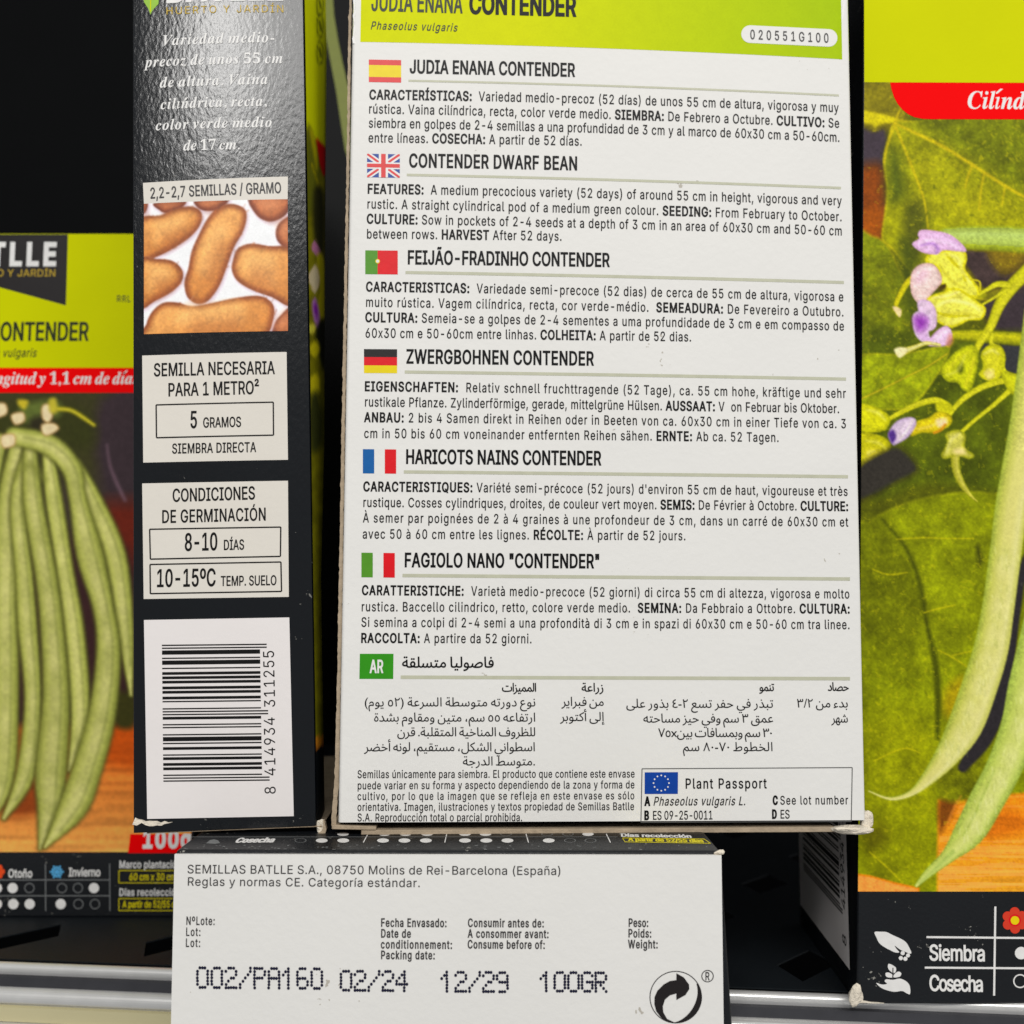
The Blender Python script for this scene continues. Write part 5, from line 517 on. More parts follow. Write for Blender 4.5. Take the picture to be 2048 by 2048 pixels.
# ------------------------------------------------------------------ painter: colours for the printed photographs on the cartons
class Canvas:
    def __init__(s, xs, ys, base):
        s.xs, s.ys = np.asarray(xs, float), np.asarray(ys, float); s.X, s.Y = np.meshgrid(s.xs, s.ys)
        s.c = np.empty(s.X.shape + (3,)); s.c[:] = base
    def noise(s, size, seed, sy=None):
        sy = sy or size; r = np.random.default_rng(seed); g = r.random((int((s.ys[-1] - s.ys[0]) / sy) + 4, int((s.xs[-1] - s.xs[0]) / size) + 4))
        fx = (s.X - s.xs[0]) / size; fy = (s.Y - s.ys[0]) / sy; ix = fx.astype(int); iy = fy.astype(int); tx = fx - ix; ty = fy - iy
        tx = tx * tx * (3 - 2 * tx); ty = ty * ty * (3 - 2 * ty)
        return (g[iy, ix] * (1 - tx) + g[iy, ix + 1] * tx) * (1 - ty) + (g[iy + 1, ix] * (1 - tx) + g[iy + 1, ix + 1] * tx) * ty
    def fbm(s, size, seed): return (s.noise(size, seed) * 0.5 + s.noise(size / 2.1, seed + 1) * 0.3 + s.noise(size / 4.3, seed + 2) * 0.2)
    def mix(s, a, col, sl=None):
        t = s.c if sl is None else s.c[sl]; t[:] = t * (1 - a[..., None]) + np.asarray(col) * a[..., None]
    @staticmethod
    def smooth(pts, k=4, closed=True):
        p = np.asarray(pts, float); n = len(p); out = []
        for i in range(n if closed else n - 1):
            g = (lambda j: p[j % n]) if closed else (lambda j: p[min(max(j, 0), n - 1)])
            p0, p1, p2, p3 = g(i - 1), g(i), g(i + 1), g(i + 2)
            for j in range(k):
                t = j / k; out.append(0.5 * (2 * p1 + (p2 - p0) * t + (2 * p0 - 5 * p1 + 4 * p2 - p3) * t * t + (3 * p1 - p0 - 3 * p2 + p3) * t ** 3))
        if not closed: out.append(p[-1])
        return np.array(out)
    def _box(s, p, pad):
        x0, x1 = np.searchsorted(s.xs, [p[:, 0].min() - pad, p[:, 0].max() + pad]); y0, y1 = np.searchsorted(s.ys, [p[:, 1].min() - pad, p[:, 1].max() + pad])
        return slice(y0, y1), slice(x0, x1)
    def blob(s, pts, col, edge=None, ew=10, feather=2.0, smooth=True, alpha=1.0, mott=None, dirn=None):
        """closed shape; edge colour fades to col over ew px; mott=(size, amount, seed) mottles it; dirn=(dx,dy,col2) fades across"""
        p = s.smooth(pts) if smooth else np.asarray(pts, float); sl = s._box(p, feather * 2); X, Y = s.X[sl], s.Y[sl]
        if X.size == 0: return
        d2 = np.full(X.shape, 1e12); ins = np.zeros(X.shape, bool)
        for a, b in zip(p, np.roll(p, -1, 0)):
            e = b - a; L = max(e @ e, 1e-9); t = np.clip(((X - a[0]) * e[0] + (Y - a[1]) * e[1]) / L, 0, 1)
            d2 = np.minimum(d2, (X - a[0] - t * e[0]) ** 2 + (Y - a[1] - t * e[1]) ** 2)
            cr = (a[1] > Y) != (b[1] > Y); xi = a[0] + (Y - a[1]) * e[0] / (e[1] if abs(e[1]) > 1e-9 else 1e-9); ins ^= cr & (X < xi)
        d = np.sqrt(d2) * np.where(ins, 1, -1); al = np.clip(d / feather * 0.5 + 0.5, 0, 1) * alpha
        C = np.empty(X.shape + (3,)); C[:] = col
        if dirn is not None:
            dx, dy, c2 = dirn; w = (X * dx + Y * dy); lo = (p @ np.array([dx, dy])).min(); hi = (p @ np.array([dx, dy])).max(); w = np.clip((w - lo) / (hi - lo + 1e-9), 0, 1)[..., None]; C = C * (1 - w) + np.array(c2) * w
        if edge is not None: t = np.clip(d / ew, 0, 1); t = (t * t * (3 - 2 * t))[..., None]; C = np.array(edge) * (1 - t) + C * t
        if mott: C = C * (1 + mott[1] * 2 * (s.fbm(mott[0], mott[2])[sl] - 0.5))[..., None]
        s.mix(al, C, sl)
    def stroke(s, pts, wid, cols, feather=1.5, alpha=1.0, smooth=True):
        """band along a path; wid px (a number or one a point); cols = colours across it, left edge to right edge"""
        p = np.asarray(pts, float); w = np.full(len(p), float(wid)) if np.isscalar(wid) else np.asarray(wid, float)
        if smooth and len(p) > 2: q = s.smooth(np.column_stack([p, w]), 5, False); p, w = q[:, :2], q[:, 2]
        sl = s._box(p, w.max() / 2 + feather * 2); X, Y = s.X[sl], s.Y[sl]
        if X.size == 0: return
        best = np.full(X.shape, 1e9); side = np.zeros(X.shape); W = np.ones(X.shape)
        for i in range(len(p) - 1):
            a, b = p[i], p[i + 1]; e = b - a; L = max(e @ e, 1e-9); t = np.clip(((X - a[0]) * e[0] + (Y - a[1]) * e[1]) / L, 0, 1)
            dx, dy = X - a[0] - t * e[0], Y - a[1] - t * e[1]; d = np.hypot(dx, dy); ww = np.maximum((w[i] * (1 - t) + w[i + 1] * t) / 2, 0.3)
            r = d - ww; u = r < best; best[u] = r[u]; W[u] = ww[u]; side[u] = (np.sign(e[0] * dy - e[1] * dx) * d)[u]
        al = np.clip(-best / feather * 0.5 + 0.5, 0, 1) * alpha
        cols = np.atleast_2d(np.asarray(cols, float)); f = np.clip(side / W * 0.5 + 0.5, 0, 1) * (len(cols) - 1)
        i = np.clip(f.astype(int), 0, max(len(cols) - 2, 0)); t = (f - i)[..., None]
        C = cols[i] * (1 - t) + cols[np.minimum(i + 1, len(cols) - 1)] * t
        s.mix(al, C, sl)
    def sample(s, x, y):
        fx = np.interp(x, s.xs, np.arange(len(s.xs))); fy = np.interp(y, s.ys, np.arange(len(s.ys))); ix = np.clip(fx.astype(int), 0, len(s.xs) - 2); iy = np.clip(fy.astype(int), 0, len(s.ys) - 2)
        tx = (fx - ix)[..., None]; ty = (fy - iy)[..., None]; c = s.c
        return (c[iy, ix] * (1 - tx) + c[iy, ix + 1] * tx) * (1 - ty) + (c[iy + 1, ix] * (1 - tx) + c[iy + 1, ix + 1] * tx) * ty
def grid_mesh(name, P, C, mat, parent, k=K):
    """printed picture: grid of points P (ny, nx, 3) with sRGB colours C"""
    ny, nx = P.shape[:2]; me = bpy.data.meshes.new(name); nv = nx * ny
    me.vertices.add(nv); me.vertices.foreach_set('co', P.reshape(-1).astype(np.float32))
    i = np.arange(nv).reshape(ny, nx); q = np.stack([i[:-1, :-1], i[1:, :-1], i[1:, 1:], i[:-1, 1:]], -1).reshape(-1); nf = len(q) // 4
    me.loops.add(len(q)); me.loops.foreach_set('vertex_index', q.astype(np.int32)); me.polygons.add(nf)
    me.polygons.foreach_set('loop_start', np.arange(0, len(q), 4, dtype=np.int32)); me.update(calc_edges=True)
    at = me.color_attributes.new('Col', 'FLOAT_COLOR', 'POINT'); c = np.ones((nv, 4), np.float32); c[:, :3] = np.clip(lin(np.clip(C, 0, 255)) * k, 0, 1).reshape(-1, 3)
    at.data.foreach_set('color', c.reshape(-1)); me.validate()
    return link(name, me, mat, parent)
def canvas_mesh(name, F, cv, mat, parent, h=3e-5, edge=None):
    if edge is not None:                      # the printed side starts at this (slanting) edge
        cv.X = np.maximum(cv.X, edge(cv.Y) + 1e-3 * (cv.X - cv.xs[0])); cv.c = cv.sample(cv.X, cv.Y)
    d = FW + RT * ((cv.X[..., None] - CPX) / FPX) - UPV * ((cv.Y[..., None] - CPX) / FPX); t = ((F.o - CAM) @ F.N) / (d @ F.N)
    return grid_mesh(name, CAM + d * t[..., None] + F.N * h, cv.c, mat, parent)

def ean(code):
    L = ['0001101', '0011001', '0010011', '0111101', '0100011', '0110001', '0101111', '0111011', '0110111', '0001011']
    par = ['LLLLLL', 'LLGLGG', 'LLGGLG', 'LLGGGL', 'LGLLGG', 'LGGLLG', 'LGGGLL', 'LGLGLG', 'LGLGGL', 'LGGLGL'][int(code[0])]; r = '101'
    for d, p in zip(code[1:7], par): c = L[int(d)]; r += c if p == 'L' else ''.join('1' if q == '0' else '0' for q in c)[::-1]
    r += '01010'
    for d in code[7:]: r += ''.join('1' if q == '0' else '0' for q in L[int(d)])
    return r + '101'
def runs(bits):
    out = []; i = 0
    while i < len(bits):
        j = i
        while j < len(bits) and bits[j] == bits[i]: j += 1
        if bits[i] == '1': out.append((i, j))
        i = j
    return out
def carton(name, F, mats, parent, depth, nx=48, ny=60, v0=0.0, left=None, right=None, mi=(0, 1, 1, 1)):
    """folded carton whose front is the face F; left/right give the offset of the sides against depth and height"""
    r = F.r; us = np.concatenate([np.linspace(0, r, 6)[:-1], np.linspace(r, F.W - r, nx), np.linspace(F.W - r, F.W, 6)[1:]])
    vs = np.linspace(v0, F.H, ny); ds = np.linspace(0, depth, 26)[1:]; rows = []
    for v in vs:
        fr = F.S(us, np.full(us.shape, v)); e = F.S(np.array([0.0, F.W]), np.array([v, v]))
        def side(base, fn, sg): return np.array([base - F.N * d + F.U * sg * (fn(d, v / F.H) if fn else 0) for d in ds])
        R = side(e[1], right, 1); L = side(e[0], left, 1)
        rows.append(np.concatenate([fr, R, L[::-1]]))
    P = np.array(rows); ny_, m = P.shape[:2]; nf = len(us); nd = len(ds); fs = []; ms = []
    for j in range(ny_ - 1):
        for i in range(m):
            k = (i + 1) % m; fs.append((j * m + i, j * m + k, (j + 1) * m + k, (j + 1) * m + i))
            ms.append(mi[0] if i < nf - 1 else mi[1] if i < nf - 1 + nd else mi[2] if i < nf + nd else mi[3])
    fs.append(tuple(range(m))[::-1]); ms.append(mi[1]); fs.append(tuple((ny_ - 1) * m + i for i in range(m))); ms.append(mi[1])
    o = mesh(name, P.reshape(-1, 3), fs, mats, parent, smooth=False, mi=ms)
    return o
def lump(name, centre, rad, parent, mat, seed, stretch=(1, 1, 1), rough=0.35, sub=3):
    """frayed bit of paper fibre"""
    bm = bmesh.new(); bmesh.ops.create_icosphere(bm, subdivisions=sub, radius=1); r = np.random.default_rng(seed); dirs = r.normal(size=(14, 3)); dirs /= np.linalg.norm(dirs, axis=1)[:, None]; am = r.uniform(-rough, rough, 14)
    for v in bm.verts:
        n = np.array(v.co); k = 1 + sum(a * max(0, (n @ d)) ** 6 for a, d in zip(am, dirs)) + r.uniform(-.07, .07)
        v.co = Vector((n * k * np.array(stretch) * rad + np.array(centre)).tolist())
    me = bpy.data.meshes.new(name); bm.to_mesh(me); bm.free(); me.polygons.foreach_set('use_smooth', [False] * len(me.polygons)); return link(name, me, mat, parent)
# ================================================================== the shelf
LZ = 0.0364                                    # top of the carton lying flat
E0, E1 = on_z((0, 1922), 0), on_z((1500, 1980), 0)          # front edge of the shelf
ed = (E1 - E0) / np.linalg.norm(E1 - E0); en = np.array([ed[1], -ed[0], 0.0]); en = en if en[1] < 0 else -en
shelf = thing('store_shelf', 'black metal shop shelf with diamond holes and a bright aluminium price rail in front', 'shelf')
def shelf_pt(s, t, z): return E0 + ed * s - en * t + np.array([0, 0, z])      # s along the edge, t backwards
def shelf_deck():
    ax, ay = on_z((0, 1875), 0), on_z((113, 1875), 0)
    hx = np.linalg.norm(ay - ax); c0 = (on_z((57, 1874), 0) - E0); s0, t0 = c0 @ ed, -(c0 @ en)
    outer = [(-.30, .0015), (.42, .0015), (.42, .36), (-.30, .36)]; polys = [outer]; q = hx / 2
    p1 = on_z((285, 1885), 0) - E0; pitch = (p1 @ ed) + hx * 0.55 - s0
    for r in range(8):
        for k in range(-5, 8):
            cx = s0 + (k + 0.5 * (r % 2)) * pitch; cy = t0 + r * pitch * 0.9
            polys.append([(cx - q, cy - q * .1), (cx + q * .35, cy + q * 1.55), (cx + q, cy + q * .2), (cx - q * .4, cy - q * 1.5)])
    tri = tessellate_polygon([[Vector((x, y, 0)) for x, y in p] for p in polys]); flat = [c for p in polys for c in p]
    top = [shelf_pt(x, y, 0) for x, y in flat]; n = len(top); bot = [shelf_pt(x, y, -.0003) for x, y in flat]
    fs = [tuple(t) for t in tri] + [tuple(n + i for i in t[::-1]) for t in tri]; k = 0
    for p in polys:
        m = len(p); fs += [(k + i, k + (i + 1) % m, n + k + (i + 1) % m, n + k + i) for i in range(m)]; k += m
    mesh('shelf_deck', top + bot, fs, M_DECK, shelf)
shelf_deck()
def rail(name, prof, mat, parent):             # extrude a profile (outwards, up) along the shelf edge
    a, b = -.30, .42; P = [E0 + ed * s + en * x + np.array([0, 0, z]) for s in (a, b) for x, z in prof]; n = len(prof)
    fs = [(i, i + 1, n + i + 1, n + i) for i in range(n - 1)] + [(n - 1, 0, n, 2 * n - 1), tuple(range(n))[::-1], tuple(range(n, 2 * n))]
    return mesh(name, P, fs, mat, parent, smooth=False)
def arc(cx, cz, r, a0, a1, n=10): return [(cx + r * math.cos(math.radians(a)), cz + r * math.sin(math.radians(a))) for a in np.linspace(a0, a1, n)]
pr = rail('price_rail', arc(.0012, -.0008, .0011, 150, 0) + arc(.0018, -.0036, .0006, 180, 270, 4) + [(.0030, -.0046)] + arc(.0030, -.0062, .0019, 90, -30) + [(.0040, -.0076), (.0040, -.030), (-.001, -.030)], M_STEEL, shelf)
rail('rail_groove', [(.0014, -.0020), (.0026, -.0024), (.0030, -.0044), (.0012, -.0046)], M_STEELD, pr)
rail('label_strip', [(.0041, -.0077), (.0050, -.0079), (.0052, -.0108), (.0041, -.0108)], M_CHAN, pr)
rail('rail_lip', [(.0041, -.0109), (.0064, -.0109), (.0067, -.0114), (.0061, -.0280), (.0041, -.0280)], M_STEEL, pr)
hexa('back_panel', [(-.6, .62, -.3), (.6, .62, -.3), (.6, .64, -.3), (-.6, .64, -.3)], [(-.6, .62, .7), (.6, .62, .7), (.6, .64, .7), (-.6, .64, .7)], M_VOID, shelf, 0)
hexa('lower_panel', [(-.5, .30, -.28), (.5, .26, -.28), (.5, .58, -.28), (-.5, .60, -.28)], [(-.5, .30, -.27), (.5, .26, -.27), (.5, .58, -.27), (-.5, .60, -.27)], M_VOID, shelf, 0)

# ================================================================== carton with the white printed back
GRP = 'seed boxes on the shelf'
foot = on_z((1200, 1667), LZ)
FM = Face(foot, 2.5, -0.5, roll=-0.28); c = FM.uv(676, 1645); w = FM.uv(1731, 1648)[0] - c[0]
FM = Face(FM.o + FM.U * c[0] + FM.V * c[1], 2.5, -0.5, 0.1009, 0.1760, bulge=0.0010, rnd=0.0007, roll=-0.28)
BOXM = thing('seed_box', 'upright seed box showing its white back with six flags and growing instructions', 'box', GRP)
carton('carton', FM, [M_WHITE, M_BLACK2], BOXM, 0.035)
gb = Ink(); ub = np.linspace(0.0001, FM.W - 0.0001, 60); v1 = FM.uv(704, 87.5)[1]; v2 = FM.uv(1696, 120)[1]; vb = np.linspace(0, 1, 14)
U_, T_ = np.meshgrid(ub, vb); V_ = (v1 + (v2 - v1) * U_ / FM.W) * (1 - T_) + FM.H * T_
Cg = np.array((194, 199, 0.)) * (1 - np.clip(U_ / FM.W * 1.5 - .5, 0, 1)[..., None]) + np.array((152, 180, 0.)) * np.clip(U_ / FM.W * 1.5 - .5, 0, 1)[..., None]
grid_mesh('green_band', FM.S(U_, V_, 3e-5)[::-1], Cg[::-1], M_PIC, BOXM)
Ink().text(FM, [('JUDIA ENANA', 'M')], (742, 21.5), (925, 26.6), 37, M_OLIVE, 9e-5).text(FM, [('CONTENDER', 'B')], (938, 27), (1152, 32.8), 39, M_HEAD, 9e-5).build('product_title', BOXM)
Ink().text(FM, [('Phaseolus vulgaris', 'I')], (740.4, 58.7), (914, 63.2), 15.6, M_OLIVE, 9e-5).build('botanical_name', BOXM)
a0, a1 = np.array([1500., 68.5]), np.array([1657., 76.2]); pd = (a1 - a0) / np.linalg.norm(a1 - a0); pn = np.array([-pd[1], pd[0]]); PL = Ink(); L_ = np.linalg.norm(a1 - a0)
tt = np.concatenate([-17.6 * np.cos(np.linspace(0, np.pi / 2, 9)), np.linspace(0, L_, 9)[1:-1], L_ + 17.6 * np.sin(np.linspace(0, np.pi / 2, 9))])
hw = [math.sqrt(max(0.05, 17.6 ** 2 - max(-t, t - L_, 0) ** 2)) for t in tt]
for i in range(len(tt) - 1):
    A_, B_ = a0 + pd * tt[i], a0 + pd * tt[i + 1]; PL.quad(FM, [A_ - pn * hw[i], B_ - pn * hw[i + 1], B_ + pn * hw[i + 1], A_ + pn * hw[i]], M_WHITE, 7e-5)
PL = PL.build('code_plate', BOXM)
Ink().text(FM, [('020551G100', 'M')], (1499.6, 78.6), (1657.6, 86), 18.6, M_GREY, 1.1e-4, tr=(-22, 200)).build('code_number', PL)

def para(lines, cap=18.8, name='description_text', parent=None, mat=None):
    k = Ink()
    for p0, p1, s in lines:
        segs = []
        for i, q in enumerate(s.split('*')):
            if q: segs.append((q, 'B' if i % 2 else 'R'))
        k.text(FM, segs, p0, p1, cap, mat or M_TEXT)
    return k.build(name, parent or BOXM)
SEC = [
 ('JUDIA ENANA CONTENDER', (819, 146.2), (1150, 153.4), 26.2, ((817, 161.5), (1677.7, 191), 4.0), [
  ((738.2, 198.6), (1677.7, 224.7), '*CARACTERÍSTICAS:*  Variedad medio-precoz (52 días) de unos 55 cm de altura, vigorosa y muy'),
  ((737, 226.9), (1679, 255.7), 'rústica. Vaina cilíndrica, recta, color verde medio. *SIEMBRA:* De Febrero a Octubre. *CULTIVO:* Se'),
  ((736.9, 255.2), (1679.6, 284), 'siembra en golpes de 2-4 semillas a una profundidad de 3 cm y al marco de 60x30 cm a 50-60cm.'),
  ((736.3, 284.8), (1164.3, 291.5), 'entre líneas. *COSECHA:* A partir de 52 días.')]),
 ('CONTENDER DWARF BEAN', (817.6, 334.4), (1155.4, 340.3), 26.6, ((813.6, 349.8), (1681.8, 376.1), 5.0), [
  ((734.5, 386.9), (1683.7, 411), '*FEATURES:*  A medium precocious variety (52 days) of around 55 cm in height, vigorous and very'),
  ((733.6, 417), (1684, 442.6), 'rustic. A straight cylindrical pod of a medium green colour. *SEEDING:* From February to October.'),
  ((733, 446.9), (1684.5, 471.1), '*CULTURE:* Sow in pockets of 2-4 seeds at a depth of 3 cm in an area of 60x30 cm and 50-60 cm'),
  ((732.8, 477), (1124, 481.6), 'between rows. *HARVEST* After 52 days.')]),
 ('FEIJÃO-FRADINHO CONTENDER', (814.4, 528.2), (1219.4, 533.6), 27, ((811, 545), (1687.7, 565), 6.0), [
  ((731.5, 582.6), (1687.2, 602.9), '*CARACTERISTICAS:*  Variedade semi-precoce (52 dias) de cerca de 55 cm de altura, vigorosa e'),
  ((731, 613.4), (1687.7, 633), 'muito rústica. Vagem cilíndrica, recta, cor verde-médio.  *SEMEADURA:* De Fevereiro a Outubro.'),
  ((730.1, 643.8), (1688.5, 661.3), '*CULTURA:* Semeia-se a golpes de 2-4 sementes a uma profundidade de 3 cm e em compasso de'),
  ((729.6, 675.3), (1383, 682.9), '60x30 cm e 50-60cm entre linhas. *COLHEITA:* A partir de 52 dias.')]),
 ('ZWERGBOHNEN CONTENDER', (812.2, 726.5), (1187.7, 730.8), 27.4, ((809.5, 744), (1692, 758.2), 6.2), [
  ((728.8, 781.9), (1692, 795.9), '*EIGENSCHAFTEN:*  Relativ schnell fruchttragende (52 Tage), ca. 55 cm hohe, kräftige und sehr'),
  ((728.8, 812.9), (1679, 826.3), 'rustikale Pflanze. Zylinderförmige, gerade, mittelgrüne Hülsen. *AUSSAAT:* V  on Februar bis Oktober.'),
  ((728.3, 843.8), (1693, 856.5), '*ANBAU:* 2 bis 4 Samen direkt in Reihen oder in Beeten von ca. 60x30 cm in einer Tiefe von ca. 3'),
  ((727.7, 875.8), (1558, 883.9), 'cm in 50 bis 60 cm voneinander entfernten Reihen sähen. *ERNTE:* Ab ca. 52 Tagen.')]),
 ('HARICOTS NAINS CONTENDER', (810.9, 927.1), (1202.5, 930.3), 27.8, ((807.7, 943.8), (1695.8, 953.5), 6.5), [
  ((726.1, 982.3), (1695.8, 991.7), "*CARACTERISTIQUES:* Variété semi-précoce (52 jours) d'environ 55 cm de haut, vigoureuse et très"),
  ((725.6, 1013.8), (1696.6, 1021.8), 'rustique. Cosses cylindriques, droites, de couleur vert moyen. *SEMIS:* De Février à Octobre. *CULTURE:*'),
  ((725.6, 1044.7), (1696.6, 1053.1), 'À semer par poignées de 2 à 4 graines à une profondeur de 3 cm, dans un carré de 60x30 cm et'),
  ((724.8, 1077), (1371.7, 1080.5), 'avec 50 à 60 cm entre les lignes. *RÉCOLTE:* À partir de 52 jours.')]),
 ('FAGIOLO NANO "CONTENDER"', (808.2, 1133.8), (1200, 1136.2), 27.8, ((805, 1151), (1699.8, 1158), 6.8), [
  ((723.4, 1189.6), (1699.3, 1196.9), '*CARATTERISTICHE:*  Varietà medio-precoce (52 giorni) di circa 55 cm di altezza, vigorosa e molto'),
  ((722.3, 1222.4), (1699.8, 1226.7), 'rustica. Baccello cilindrico, retto, colore verde medio.  *SEMINA:* Da Febbraio a Ottobre. *CULTURA:*'),
  ((722, 1253.4), (1699.8, 1258.2), 'Si semina a colpi di 2-4 semi a una profondità di 3 cm e in spazi di 60x30 cm e 50-60 cm tra linee.'),
  ((721.5, 1285.2), (1063.9, 1286.5), '*RACCOLTA:* A partire da 52 giorni.')])]
for head, p0, p1, cap, rule, lines in SEC:
    Ink().text(FM, [(head, 'H')], p0, p1, cap, M_HEAD).build('section_heading', BOXM)
    Ink().line(FM, rule[0], rule[1], rule[2], M_RULE, 4e-5, 40).build('divider_line', BOXM)
    para(lines)
def flag(x0, y0, x1, y1, kind, sl=1.2, parent=None, F=None):
    F = F or FM; k = Ink(); w, hh = x1 - x0, y1 - y0
    def Q(a, b, c_, d): return [(x0 + a * w, y0 + b * hh + sl * a), (x0 + c_ * w, y0 + b * hh + sl * c_), (x0 + c_ * w, y0 + d * hh + sl * c_), (x0 + a * w, y0 + d * hh + sl * a)]
    if kind == 'es': k.quad(F, Q(0, 0, 1, .24), M_PINK).quad(F, Q(0, .24, 1, .77), M_YEL).quad(F, Q(0, .77, 1, 1), M_PINK)
    if kind == 'pt': k.quad(F, Q(0, 0, .38, 1), M_FGRN).quad(F, Q(.38, 0, 1, 1), M_RED).disc(F, (x0 + .38 * w, y0 + .46 * hh), 4.6, 4.6, M_YEL).disc(F, (x0 + .38 * w, y0 + .46 * hh), 3, 3, M_WINK, 8e-5)
    if kind == 'de': k.quad(F, Q(0, 0, 1, .333), M_FBLK).quad(F, Q(0, .333, 1, .68), M_RED).quad(F, Q(0, .68, 1, 1), M_YEL)
    if kind == 'fr': k.quad(F, Q(0, 0, .34, 1), M_FBLUE).quad(F, Q(.66, 0, 1, 1), M_RED)
    if kind == 'it': k.quad(F, Q(0, 0, .34, 1), M_FGRN).quad(F, Q(.66, 0, 1, 1), M_RED)
    if kind == 'gb':
        P = lambda a, b: (x0 + a * w, y0 + b * hh + sl * a)
        k.quad(F, Q(0, 0, 1, 1), M_BLUE, 3e-5)
        for a, b, c_, d in ((0, 0, 1, 1), (0, 1, 1, 0)):
            s_ = 1 if b == 0 else -1
            k.poly(F, [P(0, b), P(.13, b), P(1, d - s_ * .17), P(1, d), P(.87, d), P(0, b + s_ * .17)], M_WINK, 4.5e-5 if s_ > 0 else 5e-5)
            k.poly(F, [P(0, b), P(.05, b), P(1, d - s_ * .065), P(1, d), P(.95, d), P(0, b + s_ * .065)], M_PINK, 6e-5 if s_ > 0 else 6.5e-5)
        k.quad(F, Q(0, .36, 1, .64), M_WINK, 7e-5).quad(F, Q(.36, 0, .64, 1), M_WINK, 7.5e-5).quad(F, Q(0, .42, 1, .58), M_PINK, 8.5e-5).quad(F, Q(.43, 0, .57, 1), M_PINK, 9e-5)
    return k.build('flag', parent or BOXM)
flag(737.7, 119.2, 802.3, 164.2, 'es'); flag(734.2, 307.5, 799.6, 354.6, 'gb'); flag(730.6, 500.7, 795.5, 548.4, 'pt', .6)
flag(728, 698.2, 794.2, 746.1, 'de', .4); flag(725.8, 898.3, 792.3, 946.8, 'fr', .6); flag(722.9, 1105.3, 789.6, 1154.5, 'it', .8)
BD = Ink().quad(FM, [(719.8, 1307.5), (787, 1307.5), (786.4, 1357.8), (718.8, 1357.8)], M_AR).build('language_badge', BOXM)
Ink().text(FM, [('AR', 'H')], (739.6, 1345.5), (766.5, 1345.5), 25.5, M_WINK, 9e-5).build('badge_letters', BD)
Ink().line(FM, (801.5, 1354.3), (1700, 1357.3), 7, M_RULE, 4e-5, 40).build('divider_line', BOXM)
Ink().text(FM, [(AR['head'], 'AB')], (803.6, 1335), (988.5, 1335), 21.5, M_HEAD, tr=(-60, 60)).build('section_heading', BOXM)
ak = Ink()
for key, x0, x1, y in (('h1', 1003.5, 1073.4, 1383), ('a1', 728, 1071.7, 1412.6), ('a2', 747.5, 1071.7, 1443), ('a3', 794, 1071.7, 1472.3), ('a4', 728.8, 1071, 1502.2), ('a5', 925, 1071, 1530.7),
    ('h2', 1162.6, 1208, 1383), ('b1', 1123.4, 1208.7, 1411.6), ('b2', 1120.7, 1208.7, 1441.8), ('h3', 1518, 1548.7, 1382), ('c1', 1252, 1547, 1415.4), ('c2', 1286, 1547, 1445), ('c3', 1316, 1545.5, 1473.8),
    ('c4', 1365.8, 1546.4, 1502), ('h4', 1655, 1698, 1381.5), ('d1', 1593, 1696.6, 1414.8), ('d2', 1663, 1696.6, 1445)):
    ak.text(FM, [(AR[key], 'AB' if key[0] == 'h' else 'A')], (x0, y), (x1, y), 17 if key[0] == 'h' else 18, M_TEXT, tr=(-60, 60))
ak.build('description_text', BOXM)
sp = Ink()
for y0, y1, x1, s in ((1556.1, 1554.8, 1269.6, 'Semillas únicamente para siembra. El producto que contiene este envase'), (1578.5, 1576.5, 1269.3, 'puede variar en su forma y aspecto dependiendo de la zona y forma de'),
    (1600, 1598.4, 1269, 'cultivo, por lo que la imagen que se refleja en este envase es sólo'), (1621.5, 1620, 1268.5, 'orientativa. Imagen, ilustraciones y textos propiedad de Semillas Batlle'), (1642.6, 1642, 1045, 'S.A. Reproducción total o parcial prohibida.')):
    sp.text(FM, [(s, 'R')], (714.5, y0), (x1, y1), 15.6, M_TEXT)
sp.build('small_print', BOXM)
PP = Ink().frame(FM, [(1284, 1537.4), (1704.4, 1535), (1702.4, 1642.6), (1281.8, 1644.6)], 1.7, M_LINE, n=12).build('passport_frame', BOXM)
ef = Ink().quad(FM, [(1289.4, 1544.6), (1356, 1544.2), (1355.6, 1587.8), (1289.2, 1588)], M_EU)
for t in range(12): ef.disc(FM, (1322.4 + 15.4 * math.sin(t * math.pi / 6), 1566 - 15.4 * math.cos(t * math.pi / 6)), 1.7, 1.7, M_WINK, 7e-5, n=8)
ef.build('european_flag', PP)
Ink().text(FM, [('Plant Passport', 'M')], (1370, 1577), (1533.4, 1576.4), 19.9, M_TEXT).text(FM, [('A', 'X')], (1289.3, 1611), (1300, 1611), 17.4, M_HEAD).text(FM, [('Phaseolus vulgaris L.', 'I')], (1305.8, 1611), (1491, 1610.2), 17.4, M_TEXT) \
    .text(FM, [('B', 'X')], (1288.4, 1639.3), (1298, 1639.3), 17.4, M_HEAD).text(FM, [('ES 09-25-0011', 'R')], (1305, 1639.3), (1426, 1638.6), 17.4, M_TEXT).text(FM, [('C', 'X')], (1545.6, 1609), (1555.5, 1609), 17.2, M_HEAD) \
    .text(FM, [('See lot number', 'R')], (1560, 1609), (1696.3, 1608.4), 17.2, M_TEXT).text(FM, [('D', 'X')], (1544, 1636.8), (1553.5, 1636.8), 17.2, M_HEAD).text(FM, [('ES', 'R')], (1560, 1636.8), (1579.8, 1636.8), 17.2, M_TEXT).build('passport_text', PP)
